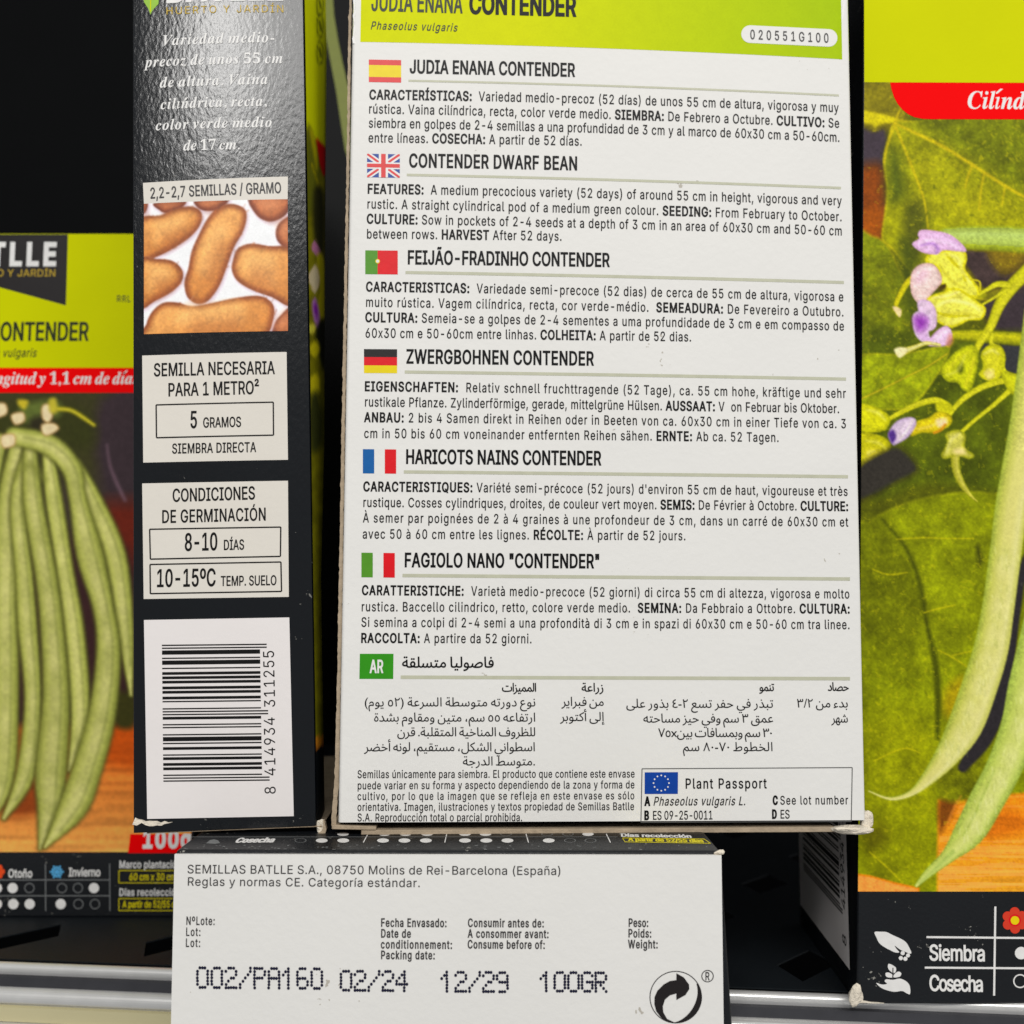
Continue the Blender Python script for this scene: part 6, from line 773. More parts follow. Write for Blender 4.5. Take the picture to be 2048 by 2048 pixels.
# raw board: the cut edge of the glue flap along the left side, the bottom flap under the box, the crushed corner
def slab(name, F, q, h0, h1, mat, parent, bev=0.0001, nz=0):
    uv = [F.uv(*p) for p in q]          # TL TR BR BL
    P0 = [F.S(*a, h0) for a in uv]; P1 = [F.S(*a, h1) for a in uv]
    return hexa(name, [P1[3], P1[2], P0[2], P0[3]], [P1[0], P1[1], P0[1], P0[0]], mat, parent, bev, 1)
def board_edge(name, F, pts, wid, mat, parent, h0, h1, seed, jit=0.5):
    """ragged strip of raw board along a photo path"""
    r = np.random.default_rng(seed); p = np.array(pts, float); seg = np.linalg.norm(np.diff(p, axis=0), axis=1); L = np.concatenate([[0], np.cumsum(seg)]); n = max(6, int(L[-1] / 7))
    t = np.linspace(0, L[-1], n); x = np.interp(t, L, p[:, 0]); y = np.interp(t, L, p[:, 1]); w = np.interp(t, L, wid); dx = np.gradient(x); dy = np.gradient(y); l = np.hypot(dx, dy); nx, ny = -dy / l, dx / l
    a = r.normal(0, jit, n); b = r.normal(0, jit, n); A = [F.uv(x[i] + nx[i] * (w[i] / 2 + a[i]), y[i] + ny[i] * (w[i] / 2 + a[i])) for i in range(n)]; B = [F.uv(x[i] - nx[i] * (w[i] / 2 + b[i]), y[i] - ny[i] * (w[i] / 2 + b[i])) for i in range(n)]
    V = []
    for h in (h1, h0):
        V += [F.o + F.U * q[0] + F.V * q[1] + F.N * h for q in A] + [F.o + F.U * q[0] + F.V * q[1] + F.N * h for q in B]
    fs = []
    for i in range(n - 1): fs += [(i, i + 1, n + i + 1, n + i), (2 * n + i, 3 * n + i, 3 * n + i + 1, 2 * n + i + 1), (i, 2 * n + i, 2 * n + i + 1, i + 1), (n + i, n + i + 1, 3 * n + i + 1, 3 * n + i)]
    fs += [(0, n, 3 * n, 2 * n), (n - 1, 3 * n - 1, 4 * n - 1, 2 * n - 1)]
    o = mesh(name, V, fs, mat, parent); bm = bmesh.new(); bm.from_mesh(o.data); bmesh.ops.recalc_face_normals(bm, faces=bm.faces); bm.to_mesh(o.data); bm.free(); return o
board_edge('glue_flap_edge', FM, [(702, -30), (699, 60), (696, 300), (690, 650), (684, 1000), (678, 1350), (673, 1560), (668, 1630), (667, 1652)], [5, 5, 5.5, 6.5, 7, 7.5, 9, 10, 10], M_BROWN, BOXM, -.0014, -.0009, 3)
hexa('inner_flap', [FM.S(.0006, -.0011, -.0035), FM.S(FM.W - .0012, -.0011, -.0035), FM.S(FM.W - .0012, -.0011, -.034), FM.S(.0006, -.0011, -.034)], [FM.S(.0006, .002, -.0025) + 0, FM.S(FM.W - .0012, .002, -.0025), FM.S(FM.W - .0012, .002, -.033), FM.S(.0006, .002, -.033)], M_DARK, BOXM, 0)
board_edge('rubbed_edge', FM, [(709, -20), (709, 20), (708.5, 60), (707.5, 88)], [2.2, 3.6, 2.4, 3.2], M_WINK, BOXM, .00002, .00008, 51, .7)
board_edge('rubbed_edge', FM, [(1689, -10), (1688, 10), (1685, 30), (1684, 42)], [6, 4, 2.2, 1.5], M_WINK, BOXM, .00002, .00009, 52, .9)
fl = FM.uv(662, 1666); zt = FM.uv(900, 1656.5)[1]; zb = -(FM.o[2] - LZ) + .0001
def flap(name, x0, x1, zt0, zt1, zb0, zb1, h, dep):
    u0, u1 = FM.uv(x0, 1660)[0], FM.uv(x1, 1660)[0]; B_ = [FM.o + FM.U * u + FM.N * hh for u, hh in ((u0, h), (u1, h), (u1, h - dep), (u0, h - dep))]
    hexa(name, [B_[0] + FM.V * zb0, B_[1] + FM.V * zb1, B_[2] + FM.V * zb1, B_[3] + FM.V * zb0], [B_[0] + FM.V * zt0, B_[1] + FM.V * zt1, B_[2] + FM.V * zt1, B_[3] + FM.V * zt0], M_BROWN, BOXM, .0001, 1)
flap('bottom_flap', 722, 1672, zb + .00085, zb + .00105, zb, zb + .0001, -.0004, .032)
flap('bottom_flap', 664, 752, zb + .0019, zb + .00155, zb + .0011, zb + .0009, -.0002, .030)
ct = FM.uv(1738, 1645); pc = FM.S(*ct, -.0012)
lump('torn_corner', pc, .0024, BOXM, M_TORN, 8, (.52, .45, .92), .5)
lump('torn_fibre', FM.S(*FM.uv(1704, 1659), -.0006), .0041, BOXM, M_TORN, 9, (.98, .35, .2), .5)

# ================================================================== carton turned with its narrow black side outwards
FB = Face(on_z((455, 1668), LZ), 2.25, 0.0, roll=1.82); c = FB.uv(266.5, 1666); c2 = FB.uv(632.5, 1660)
FB = Face(FB.o + FB.U * c[0] + FB.V * (c[1]), 2.25, 0.0, c2[0] - c[0], 0.185, bulge=0.0007, rnd=0.0003, roll=1.82)
BOXB = thing('seed_box', 'upright seed box turned to show its narrow black side with bean photo and barcode', 'box', GRP)
wx = [0, .008, .015, .02, .03, .04, .05, .065, .085, .12]; wy = [0, .0014, .0021, .0018, .0002, -.002, -.005, -.0105, -.0185, -.033]
def b_right(d, t): return float(np.interp(d, wx, wy)) - float(np.interp(t, [.05, .25, .42, .74, .89], [.18, .18, .10, .035, 0])) * d
carton('carton', FB, [M_BLACK, M_BLACK2], BOXB, 0.098, nx=30, right=b_right)
bk = Ink()
for s, x0, y0, x1, y1 in (('Variedad medio-', 326, 91.7, 550, 85), ('precoz de unos 55 cm', 291.7, 134.8, 567, 126.8), ('de altura. Vaina', 320.6, 175.7, 537, 168.5), ('cilíndrica, recta,', 322, 219, 535, 212), ('color verde medio', 312, 261, 545, 254.3), ('de 17 cm.', 367.7, 301.4, 481, 299)):
    bk.text(FB, [(s.replace('í', 'ı'), 'S')], (x0, y0), (x1, y1), 20.5, M_WINK, 8e-5, tr=(-30, 60))
    if 'í' in s: bk.poly(FB, [(371, 196), (377.5, 194), (371, 201.5), (368, 201.8)], M_WINK, 8e-5)
bk.build('variety_text', BOXB)
Ink().text(FB, [('HUERTO Y JARDÍN', 'W')], (331.5, 29.5), (568.8, 25.2), 14.6, M_GOLD, 8e-5, tr=(-22, 140)).text(FB, [('BATLLE', 'X')], (331.5, 4), (567, -1), 46, M_WINK, 8e-5).build('brand_lettering', BOXB)
Ink().poly(FB, [(286, -14), (300, -26), (318, -10), (317, 8), (306, 20), (301, 29.5), (297, 18), (288, 4)], M_LEAFG, 6e-5).line(FB, (302, -16), (301, 24), 2, M_GREEN, 8e-5).build('brand_leaf', BOXB)
# photo of the seeds
cv = Canvas(np.arange(282, 580, 2.0), np.arange(392, 674, 2.0), (236, 233, 236))
TR = lambda pts: [(x * .3623, y * .3623) for x, y in pts]
SEEDS = [[(850, 1120), (1020, 1105), (1000, 1150), (920, 1175), (880, 1160)], [(1080, 1100), (1260, 1090), (1220, 1150), (1150, 1165), (1095, 1150)], [(1380, 1085), (1600, 1080), (1590, 1170), (1530, 1215), (1470, 1220), (1410, 1180)], [(770, 1120), (815, 1120), (805, 1170), (770, 1185)],
 [(1620, 1200), (1550, 1222), (1522, 1280), (1540, 1340), (1620, 1390)], [(770, 1215), (880, 1190), (980, 1150), (1060, 1140), (1110, 1170), (1110, 1230), (1060, 1300), (960, 1370), (860, 1420), (770, 1440)],
 [(1285, 1440), (1310, 1375), (1380, 1345), (1480, 1358), (1620, 1390), (1620, 1680), (1500, 1640), (1390, 1600), (1310, 1550), (1280, 1490)], [(770, 1440), (860, 1430), (950, 1440), (1005, 1490), (1005, 1550), (950, 1610), (860, 1660), (770, 1695)],
 [(1620, 1690), (1540, 1750), (1510, 1800), (1505, 1860), (1620, 1860)], [(1200, 1150), (1270, 1125), (1340, 1145), (1362, 1190), (1345, 1270), (1290, 1370), (1250, 1480), (1210, 1580), (1150, 1660), (1090, 1678), (1035, 1640), (1018, 1560), (1040, 1480), (1060, 1380), (1110, 1270), (1150, 1200)],
 [(808, 1880), (808, 1790), (840, 1720), (900, 1672), (980, 1670), (1060, 1690), (1180, 1670), (1300, 1645), (1420, 1632), (1490, 1660), (1515, 1710), (1505, 1780), (1480, 1840), (1400, 1880)]]
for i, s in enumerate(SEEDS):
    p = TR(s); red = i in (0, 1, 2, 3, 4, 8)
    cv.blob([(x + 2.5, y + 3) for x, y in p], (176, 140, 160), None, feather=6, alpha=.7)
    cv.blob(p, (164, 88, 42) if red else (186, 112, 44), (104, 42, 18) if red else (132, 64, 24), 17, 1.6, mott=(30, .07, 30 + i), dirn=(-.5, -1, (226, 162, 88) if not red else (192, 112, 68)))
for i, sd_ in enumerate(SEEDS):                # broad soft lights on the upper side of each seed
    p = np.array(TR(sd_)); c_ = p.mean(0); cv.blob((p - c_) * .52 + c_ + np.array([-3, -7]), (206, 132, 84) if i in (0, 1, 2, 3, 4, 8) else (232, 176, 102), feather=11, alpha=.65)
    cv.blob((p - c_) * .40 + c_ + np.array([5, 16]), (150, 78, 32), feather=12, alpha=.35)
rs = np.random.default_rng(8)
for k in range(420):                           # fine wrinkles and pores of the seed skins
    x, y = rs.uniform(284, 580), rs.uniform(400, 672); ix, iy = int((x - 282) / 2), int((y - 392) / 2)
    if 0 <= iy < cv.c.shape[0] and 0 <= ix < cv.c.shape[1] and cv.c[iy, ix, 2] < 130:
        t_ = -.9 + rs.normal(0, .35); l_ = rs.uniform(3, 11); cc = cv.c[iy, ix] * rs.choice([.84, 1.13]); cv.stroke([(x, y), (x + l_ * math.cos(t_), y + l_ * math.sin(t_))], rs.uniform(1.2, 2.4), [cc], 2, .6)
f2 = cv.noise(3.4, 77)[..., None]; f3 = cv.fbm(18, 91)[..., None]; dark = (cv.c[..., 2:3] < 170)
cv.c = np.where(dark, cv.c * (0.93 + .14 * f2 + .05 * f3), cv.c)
qd = [FB.uv(*p) for p in ((288, 407.6), (575.6, 398.5), (576, 662), (288, 668.4))]
a = np.linspace(0, 1, 145); A, B = np.meshgrid(a, np.linspace(0, 1, 133)); A_, B_ = A[..., None], B[..., None]
UVp = (np.array(qd[0]) * (1 - A_) + np.array(qd[1]) * A_) * (1 - B_) + (np.array(qd[3]) * (1 - A_) + np.array(qd[2]) * A_) * B_
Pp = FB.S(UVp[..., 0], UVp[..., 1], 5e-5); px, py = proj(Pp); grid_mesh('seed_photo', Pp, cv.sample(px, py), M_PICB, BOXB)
PB = Ink().quad(FB, [(286, 366), (576, 353.2), (575.4, 398.5), (288, 407.6)], M_CREAM, 5e-5, 12).build('caption_panel', BOXB)
Ink().text(FB, [('2,2-2,7 SEMILLAS / GRAMO', 'M')], (300, 397.6), (563.4, 386.2), 21.5, M_GREY, 9e-5).build('caption_text', PB)
PB = Ink().quad(FB, [(284.5, 711.3), (573.3, 704), (576, 919.6), (286.6, 925.3)], M_CREAM, 5e-5, 12).build('dose_panel', BOXB)
Ink().text(FB, [('SEMILLA NECESARIA', 'M')], (307.3, 752.7), (550, 748), 25.5, M_TEXT, 9e-5).text(FB, [('PARA 1 METRO²', 'M')], (335.8, 792.8), (519, 787.8), 26, M_TEXT, 9e-5).text(FB, [('5', 'M')], (379.8, 856.2), (396, 855.9), 33.5, M_TEXT, 9e-5).text(FB, [('GRAMOS', 'M')], (406, 855.4), (483, 853.6), 20, M_TEXT, 9e-5) \
    .text(FB, [('SIEMBRA DIRECTA', 'M')], (344, 907.2), (512.5, 904), 19.6, M_TEXT, 9e-5).frame(FB, [(312.5, 810), (546.7, 804.5), (547.2, 870.4), (313.2, 875.6)], 2.8, M_TEXT, 8e-5, 8).build('dose_text', PB)
PB = Ink().quad(FB, [(284.5, 967), (576, 961.5), (577.7, 1193.7), (287.5, 1198)], M_CREAM, 5e-5, 12).build('germination_panel', BOXB)
Ink().text(FB, [('CONDICIONES', 'M')], (344.8, 1003.7), (511, 998.5), 25.6, M_TEXT, 9e-5).text(FB, [('DE GERMINACIÓN', 'M')], (323.3, 1046), (533, 1040.7), 25.2, M_TEXT, 9e-5).text(FB, [('8-10', 'M')], (368.6, 1101.6), (436, 1100), 34.5, M_TEXT, 9e-5).text(FB, [('DÍAS', 'M')], (447, 1100), (489, 1099), 20, M_TEXT, 9e-5) \
    .text(FB, [('10-15ºC', 'M')], (312, 1173.8), (432, 1172), 34.7, M_TEXT, 9e-5).text(FB, [('TEMP. SUELO', 'M')], (441.3, 1171.8), (553.6, 1170), 19.4, M_TEXT, 9e-5) \
    .frame(FB, [(299.5, 1058.6), (561.7, 1054.2), (561, 1112.8), (301, 1118.3)], 2.8, M_TEXT, 8e-5, 8).frame(FB, [(300.3, 1129), (562, 1124), (563.2, 1182.8), (301, 1187.3)], 2.8, M_TEXT, 8e-5, 8).build('germination_text', PB)
PB = Ink().quad(FB, [(288, 1240), (578.7, 1234.8), (587.6, 1632.2), (294.6, 1637.7)], M_BLABEL, 5e-5, 12, 2).build('barcode_panel', BOXB)
bc = Ink(); bits = ean('8414934311255'); yb, yt = 1563.4, 1289.2
for i, j in runs(bits):
    y0, y1 = yb + (yt - yb) * i / 95, yb + (yt - yb) * j / 95; t = (yb - (y0 + y1) / 2) / (yb - yt); xl = 327 - 3 * t; guard = i < 3 or i >= 92 or 45 <= i < 50; xr = (539.5 if guard else 524.5) - (6 if guard else 4.5) * t
    bc.quad(FB, [(xl, y1 + .2), (xr, y1 - 2), (xr, y0 - 2.2), (xl, y0)], M_TEXT, 8e-5, 10)
for s, yA, yB in (('8', 1589, 1573), ('414934', 1552, 1433), ('311255', 1415, 1299)):
    bc.text(FB, [(s, 'D')], (551.5 - (1590 - yA) * .005, yA), (551.5 - (1590 - yB) * .012, yB), -22, M_TEXT, 8e-5, tr=(-60, 200), rot=math.pi / 2)
bc.build('barcode', PB)
# its picture front, seen edge-on at the right
cv = Canvas(np.arange(600, 664, 1.5), np.arange(-60, 1690, 3.0), (116, 112, 14))
cv.c *= (0.72 + .55 * cv.fbm(22, 5))[..., None]
cv.blob([(596, -70), (664, -70), (664, 325), (645, 300), (630, 278), (615, 259), (596, 256)], (198, 203, 6), smooth=False, feather=2)
cv.blob([(614, 262), (625, 266), (640, 345), (624, 420), (612, 420)], (96, 98, 20), feather=4); cv.stroke([(622, 262), (630, 300), (634, 340)], [6, 8, 3], [(170, 160, 12)], feather=3)
cv.blob([(632, 275), (656, 300), (660, 352), (646, 350), (640, 330)], (190, 4, 12), smooth=False)
cv.stroke([(624, 330), (637, 370), (646, 410)], [4, 3, 3], [(150, 140, 12)]); cv.blob([(628, 380), (648, 390), (646, 520), (628, 470)], (44, 44, 20), feather=5)
cv.blob([(623, 497), (630, 482), (640, 500), (646, 525), (634, 512)], (190, 118, 160)); cv.blob([(634, 512), (648, 520), (650, 640), (636, 620), (640, 570)], (178, 170, 10))
cv.blob([(616, 552), (632, 530), (640, 562), (630, 586), (619, 566)], (216, 188, 150)); cv.blob([(624, 605), (632, 598), (640, 630), (638, 660), (628, 640)], (170, 110, 180)); cv.blob([(628, 608), (634, 612), (635, 636), (629, 625)], (120, 30, 150), feather=2)
cv.blob([(617, 650), (631, 650), (630, 664), (618, 666)], (212, 200, 60)); cv.blob([(632, 660), (650, 640), (650, 740), (636, 700)], (24, 26, 16), feather=4)
for y in (690, 756, 772, 800): cv.blob([(620, y), (634, y - 8), (640, y + 10), (630, y + 24), (620, y + 14)], (196, 184, 20), feather=3)
cv.blob([(618, 800), (640, 790), (648, 880), (622, 900)], (52, 56, 22), feather=8)
cv.blob([(606, 1495), (664, 1475), (664, 1700), (606, 1700)], (14, 17, 20), smooth=False); cv.blob([(620, 1478), (650, 1470), (650, 1488), (626, 1500)], (228, 130, 30), smooth=False)
for yy in (10, 52, 106):
    cv.stroke([(640 + 6.5 * math.cos(t), yy + 22 * math.sin(t)) for t in np.linspace(0, 6.28, 18)], 1.6, [(70, 78, 10)]); cv.stroke([(639, yy - 9), (642, yy + 8)], 3, [(60, 66, 8)])
ds = np.concatenate([np.linspace(.0004, .045, 40), np.linspace(.047, .094, 12)]); vs = np.linspace(.0, FB.H, 220); Pb = np.empty((len(vs), len(ds), 3))
for j, v in enumerate(vs):
    e = FB.S(np.array([FB.W]), np.array([v]))[0]
    for i, d in enumerate(ds): Pb[j, i] = e - FB.N * d + FB.U * (b_right(d, v / FB.H) + 6e-5)
px, py = proj(Pb); grid_mesh('front_picture', Pb, cv.sample(px, py), M_PIC, BOXB, K * 1.3)  # print colours raised on this side, in place of light it lacks
zz = FB.o[2] - LZ
def bflap(x0, x1, zt0, zt1, zb0, zb1):
    u0, u1 = FB.uv(x0, 1666)[0], FB.uv(x1, 1666)[0]; B_ = [FB.o + FB.U * u + FB.N * h for u, h in ((u0, -.0002), (u1, -.0002), (u1, -.09), (u0, -.09))]
    hexa('bottom_flap', [B_[0] + FB.V * zb0, B_[1] + FB.V * zb1, B_[2] + FB.V * (zb1), B_[3] + FB.V * zb0], [B_[0] + FB.V * zt0, B_[1] + FB.V * zt1, B_[2] + FB.V * zt1, B_[3] + FB.V * zt0], M_BROWN, BOXB, .0001, 1)
bflap(292, 644, -.0001, -.0001, -zz + .00005, -zz - .0000)
lump('worn_corner', FB.S(*FB.uv(641, 1655), -.0006), .00135, BOXB, M_TORN, 21, (.55, .5, 1.1), .6)
board_edge('torn_corner_edge', FB, [(648, 1640), (650, 1655), (645, 1668), (632, 1671)], [4, 7, 8, 5], M_BROWN, BOXB, -.0012, .0003, 5, .9)
board_edge('rubbed_edge', FB, [(269, 1640), (280, 1644), (300, 1647), (322, 1647), (345, 1643)], [14, 11, 7, 4, 1.5], M_TORN, BOXB, -.0003, .00009, 6, 1.6)
# ================================================================== carton lying flat in front, its white end towards us
tl, tr_ = on_z((348, 1702), LZ), on_z((1444, 1704), LZ); wid = np.linalg.norm(tr_ - tl); yawL = math.degrees(math.atan2(tr_[1] - tl[1], tr_[0] - tl[0]))
lean = -1.2; FL = Face(tl, yawL, lean, wid, 0.0358); FL.o = tl - FL.V * 0.0358
BOXL = thing('seed_box', 'seed box lying flat at the front, white end stamped with date and weight', 'box', GRP)
back = np.array([0.0, 1, 0]) * 0.15 + np.array([-.0008, 0, 0])
zb_ = 0.0004; o0 = FL.S(0.0, 0.0, -.0007); o1 = FL.S(wid + .0019, 0.0, -.0007); o2 = FL.S(wid, .0358, -.0007); o3 = FL.S(0, .0358, -.0007)
hexa('carton', [o0, o1, o1 + back, o0 + back], [o3, o2, o2 + back, o3 + back], [M_BLACK2], BOXL, .0007, 3)
ue = np.linspace(.0001, wid - .0001, 24); ve = np.linspace(-.0004, .0352, 10); U_, V_ = np.meshgrid(ue, ve)
bl_ = .0004 * np.sin(np.pi * U_ / wid) * np.sin(np.pi * np.clip(V_ / .0358, 0, 1))
Pf = FL.S(U_, V_, bl_); Pb_ = FL.S(U_, V_, -.0006); nn = U_.size; w_ = 24
fs = [(j * w_ + i, j * w_ + i + 1, (j + 1) * w_ + i + 1, (j + 1) * w_ + i) for j in range(9) for i in range(23)]
ring = [i for i in range(w_)] + [j * w_ + w_ - 1 for j in range(1, 10)] + [9 * w_ + i for i in range(w_ - 2, -1, -1)] + [j * w_ for j in range(8, 0, -1)]
fs += [(ring[(k + 1) % len(ring)], ring[k], nn + ring[k], nn + ring[(k + 1) % len(ring)]) for k in range(len(ring))]
mesh('end_flap', np.concatenate([Pf.reshape(-1, 3), Pb_.reshape(-1, 3)]), fs, M_WHITE, BOXL, smooth=False)
class FaceL(Face):                             # the end flap is slightly domed
    def b(s, u, v): return .0004 * np.sin(np.pi * np.clip(np.asarray(u, float) / wid, 0, 1)) * np.sin(np.pi * np.clip(np.asarray(v, float) / .0358, 0, 1))
FE = FaceL(FL.o, yawL, lean, wid, .0358, bulge=1)
Ink().text(FE, [('SEMILLAS BATLLE S.A., 08750 Molins de Rei-Barcelona (España)', 'W')], (374, 1746.4), (1123.5, 1749.8), 17, M_GREY, 7e-5, tr=(-22, 60)).text(FE, [('Reglas y normas CE. Categoría estándar.', 'W')], (374, 1771), (841, 1774), 16.8, M_GREY, 7e-5, tr=(-22, 60)).build('maker_text', BOXL)
for col in ((('NºLote:', 372, 430, 1849.4), ('Lot:', 371.5, 401.5, 1871.4), ('Lot:', 371, 401, 1893.4)), (('Fecha Envasado:', 761.5, 893.5, 1853), ('Date de', 761.5, 822, 1874.6), ('conditionnement:', 761.5, 904.5, 1896.4), ('Packing date:', 761.5, 870, 1917.6)),
    (('Consumir antes de:', 935.6, 1088, 1853.4), ('A consommer avant:', 935.6, 1097.6, 1874.8), ('Consume before of:', 935, 1090, 1896.4)), (('Peso:', 1256.6, 1297, 1853.2), ('Poids:', 1256.2, 1303, 1874.4), ('Weight:', 1256.2, 1315.8, 1896))):
    lt = Ink()
    for s, x0, x1, y in col: lt.text(FE, [(s, 'H' if x0 > 700 else 'M')], (x0, y), (x1, y + (x1 - x0) * .006), 16.4, M_GREY, 7e-5)
    lt.build('field_caption', BOXL)
DOT = {'0': '01110 10001 10001 10001 10001 10001 01110', '2': '01110 10001 00001 00110 01000 10000 11111', '/': '00001 00001 00010 00100 01000 10000 10000', 'P': '11110 10001 10001 11110 10000 10000 10000', 'A': '01110 10001 10001 11111 10001 10001 10001',
       '1': '00100 01100 10100 00100 00100 00100 00100', '6': '01110 10000 10000 11110 10001 10001 01110', '4': '00010 00110 01010 10010 11111 00010 00010', '9': '01110 10001 10001 01111 00001 00001 01110', 'G': '01110 10001 10000 10111 10001 10001 01110', 'R': '11110 10001 10001 11110 10100 10010 10001'}
st = Ink()
def stamp(s, x0, x1, yt, cap, lastw=None):
    n = len(s); pitch = (x1 - x0 - 20) / max(1, n - 1); sw = (20.5) / 4; sh = cap / 6
    for i, ch in enumerate(s):
        for r, row in enumerate(DOT[ch].split()):
            for c_, b_ in enumerate(row):
                if b_ == '1': st.disc(FE, (x0 + i * pitch + c_ * sw + random.uniform(-.35, .35), yt + r * sh + i * pitch * .008 + random.uniform(-.3, .3)), 2.85, 3.25, M_STAMP, 8e-5 + (r % 2) * 4e-6 + (c_ % 2) * 3e-6, n=10)
stamp('002/PA160', 395, 643.5, 1935.5, 39); stamp('02/24', 682, 813.5, 1942, 38); stamp('12/29', 883.5, 1014.5, 1944, 38); stamp('100GR', 1082, 1211.5, 1944.5, 37)
st.build('ink_stamp', BOXL)
# recycling mark: ring, dark crescent and two interlocking arrows
gd = Ink(); C0 = (1351.5, 1994); R0 = 52.5
gd.disc(FE, C0, R0, R0, M_GREY, 6e-5, 1.8, 48)
T3 = lambda pts: [(880 + .3106 * x, 1630 + .3106 * y) for x, y in pts]
arrow = [(1522, 1018), (1570, 1045), (1603, 1090), (1605, 1120), (1580, 1158), (1522, 1190), (1522, 1148), (1480, 1160), (1448, 1188), (1434, 1232), (1438, 1270), (1462, 1312), (1520, 1340), (1470, 1334), (1425, 1305), (1392, 1262), (1380, 1215), (1382, 1170), (1400, 1130), (1440, 1090), (1480, 1068), (1522, 1062)]
gd.poly(FE, T3(arrow), M_FBLK, 8e-5)
cres = [(C0[0] + (R0 - 1) * math.cos(t), C0[1] + (R0 - 1) * math.sin(t)) for t in np.linspace(-.55, 1.62, 22)]; inn = [(C0[0] - 2 + (R0 - 9 * math.sin((t + .55) / 2.17 * math.pi) - 1.5) * math.cos(t), C0[1] + (R0 - 9 * math.sin((t + .55) / 2.17 * math.pi) - 1.5) * math.sin(t)) for t in np.linspace(1.62, -.55, 22)]
gd.poly(FE, cres + inn, M_FBLK, 7e-5); gd.disc(FE, (1415, 1952), 12.4, 12.4, M_GREY, 6e-5, 1.8, 28)
gd.text(FE, [('R', 'M')], (1410, 1960), (1421, 1960), 16, M_GREY, 7e-5); gd.build('recycling_mark', BOXL)
# top side of the lying carton: the sowing calendar of its picture front
FT = Face(o3 + FL.N * .0007, U=[1, 0, 0], V=[0, 1, 0]); FT.o = np.array([tl[0], tl[1], LZ])
tp = Ink(); ty1, ty2 = 1681.4, 1668.6
for x, wht in ((601, 0), (643.5, 1), (686.4, 1), (766, 1), (808.8, 1), (851.7, 1), (930, 1), (972.6, 1), (1015, 1), (1097.4, 1), (1140, 0), (1181, 0)):
    tp.disc(FT, (x, ty1), 11.8, 4.3, M_WINK if wht else M_RING, 4e-5, 0 if wht else 1.6)
for x, wht in ((686, 1), (769, 1), (811, 1), (854, 1), (930, 1), (971, 1), (1012, 0), (1094, 0), (1136, 0), (1176, 1)): tp.disc(FT, (x, ty2), 11.5, 3.6, M_WINK if wht else M_RING, 4e-5, 0 if wht else 1.6)
for xa, xb in ((726.5, 736), (889.5, 893.5), (1057, 1052), (1221, 1212.5)): tp.line(FT, (xa, 1685.5), (xb, 1668), 1.9, M_WINK, 4e-5)
tp.line(FT, (384, 1674.2), (1235, 1674.2), .8, M_RING, 4e-5)
tp.text(FT, [('Cosecha', 'B')], (469, 1685.6), (546, 1684.8), 9, M_WINK, 4e-5).text(FT, [('Días recolección', 'B')], (1242, 1673.6), (1384, 1676), 6.2, M_WINK, 4e-5).text(FT, [('A partir de 52/55 días', 'B')], (1257, 1682.2), (1408, 1685.2), 6.4, M_YTXT, 4e-5)
tp.frame(FT, [(1245, 1676.3), (1408, 1678.5), (1421, 1687.2), (1250, 1684.3)], 1.2, M_YTXT, 5e-5)
tp.poly(FT, [(412, 1687), (420, 1680.5), (428, 1679), (436, 1681), (440, 1686.5), (430, 1688)], M_RING, 4e-5)
tp.build('sowing_calendar', BOXL)
lump('rubbed_corner', np.array([tr_[0] - .0004, tr_[1] + .0006, LZ - .0003]), .0009, BOXL, M_TORN, 31, (1, .7, .45), .5, 2)
rb = np.random.default_rng(3); fr_ = Ink()
for k in range(60):
    x = rb.choice([rb.uniform(360, 760), rb.uniform(360, 1440)]); y = rb.uniform(1690, 1699.5); l = rb.uniform(1.5, 7); fr_.line(FT, (x, y), (x + l, y + rb.uniform(-.8, .8)), rb.uniform(.6, 1.6), M_RING, 3e-5)
fr_.build('rubbed_edge', BOXL)

# ================================================================== big carton at the right edge
c0 = on_z((1713.5, 2009), 0); FR = Face(c0, 0.0, -1.2, 0.120, 0.262)
BOXR = thing('seed_box', 'big lime green seed box at the right edge with red ribbon and bean flower picture', 'box', GRP)
sd = on_z((1601, 1850), 0) - c0; sd = sd / np.linalg.norm(sd); dep = np.array([sd[0], sd[1], 0]) * .0515
fb = [FR.S(0, 0), FR.S(FR.W, 0), FR.S(FR.W, 0) + dep, FR.S(0, 0) + dep]; ft = [FR.S(0.0074, FR.H), FR.S(FR.W + .004, FR.H), FR.S(FR.W + .004, FR.H) + dep, FR.S(0.0074, FR.H) + dep]
hexa('carton', fb, ft, [M_BLACK2], BOXR, .0006, 3)
xs = np.concatenate([np.arange(1716, 2080, 2.0), np.arange(2080, 2880, 10.0)]); ys = np.arange(163, 1785, 2.0)
cv = Canvas(xs, ys, (78, 82, 12))
n1 = cv.fbm(46, 1); cv.c *= (0.75 + .5 * n1)[..., None]
P5 = lambda pts: [(1640 + .3623 * x, 400 + .3623 * y) for x, y in pts]
P6 = lambda pts: [(1640 + .4142 * x, 1000 + .4142 * y) for x, y in pts]
# top: darker leaf, yellow petal, purple and rust shadows at the left
cv.blob([(1700, 160), (1800, 160), (1815, 235), (1790, 262), (1700, 262)], (112, 104, 20), feather=10, mott=(30, .3, 3)); cv.blob([(1700, 214), (1760, 224), (1800, 236), (1802, 250), (1772, 250), (1756, 256), (1750, 270), (1742, 252), (1700, 244)], (188, 176, 10), (130, 120, 14), 8, 4)
cv.blob([(1700, 252), (1745, 262), (1772, 262), (1772, 330), (1762, 350), (1700, 345)], (62, 52, 60), feather=7); cv.blob([(1700, 345), (1766, 325), (1776, 400), (1766, 480), (1700, 475)], (122, 58, 16), (92, 54, 34), 26, 9, mott=(24, .2, 8)); cv.blob([(1720, 425), (1764, 420), (1764, 474), (1720, 470)], (150, 74, 10), feather=12, alpha=.8)
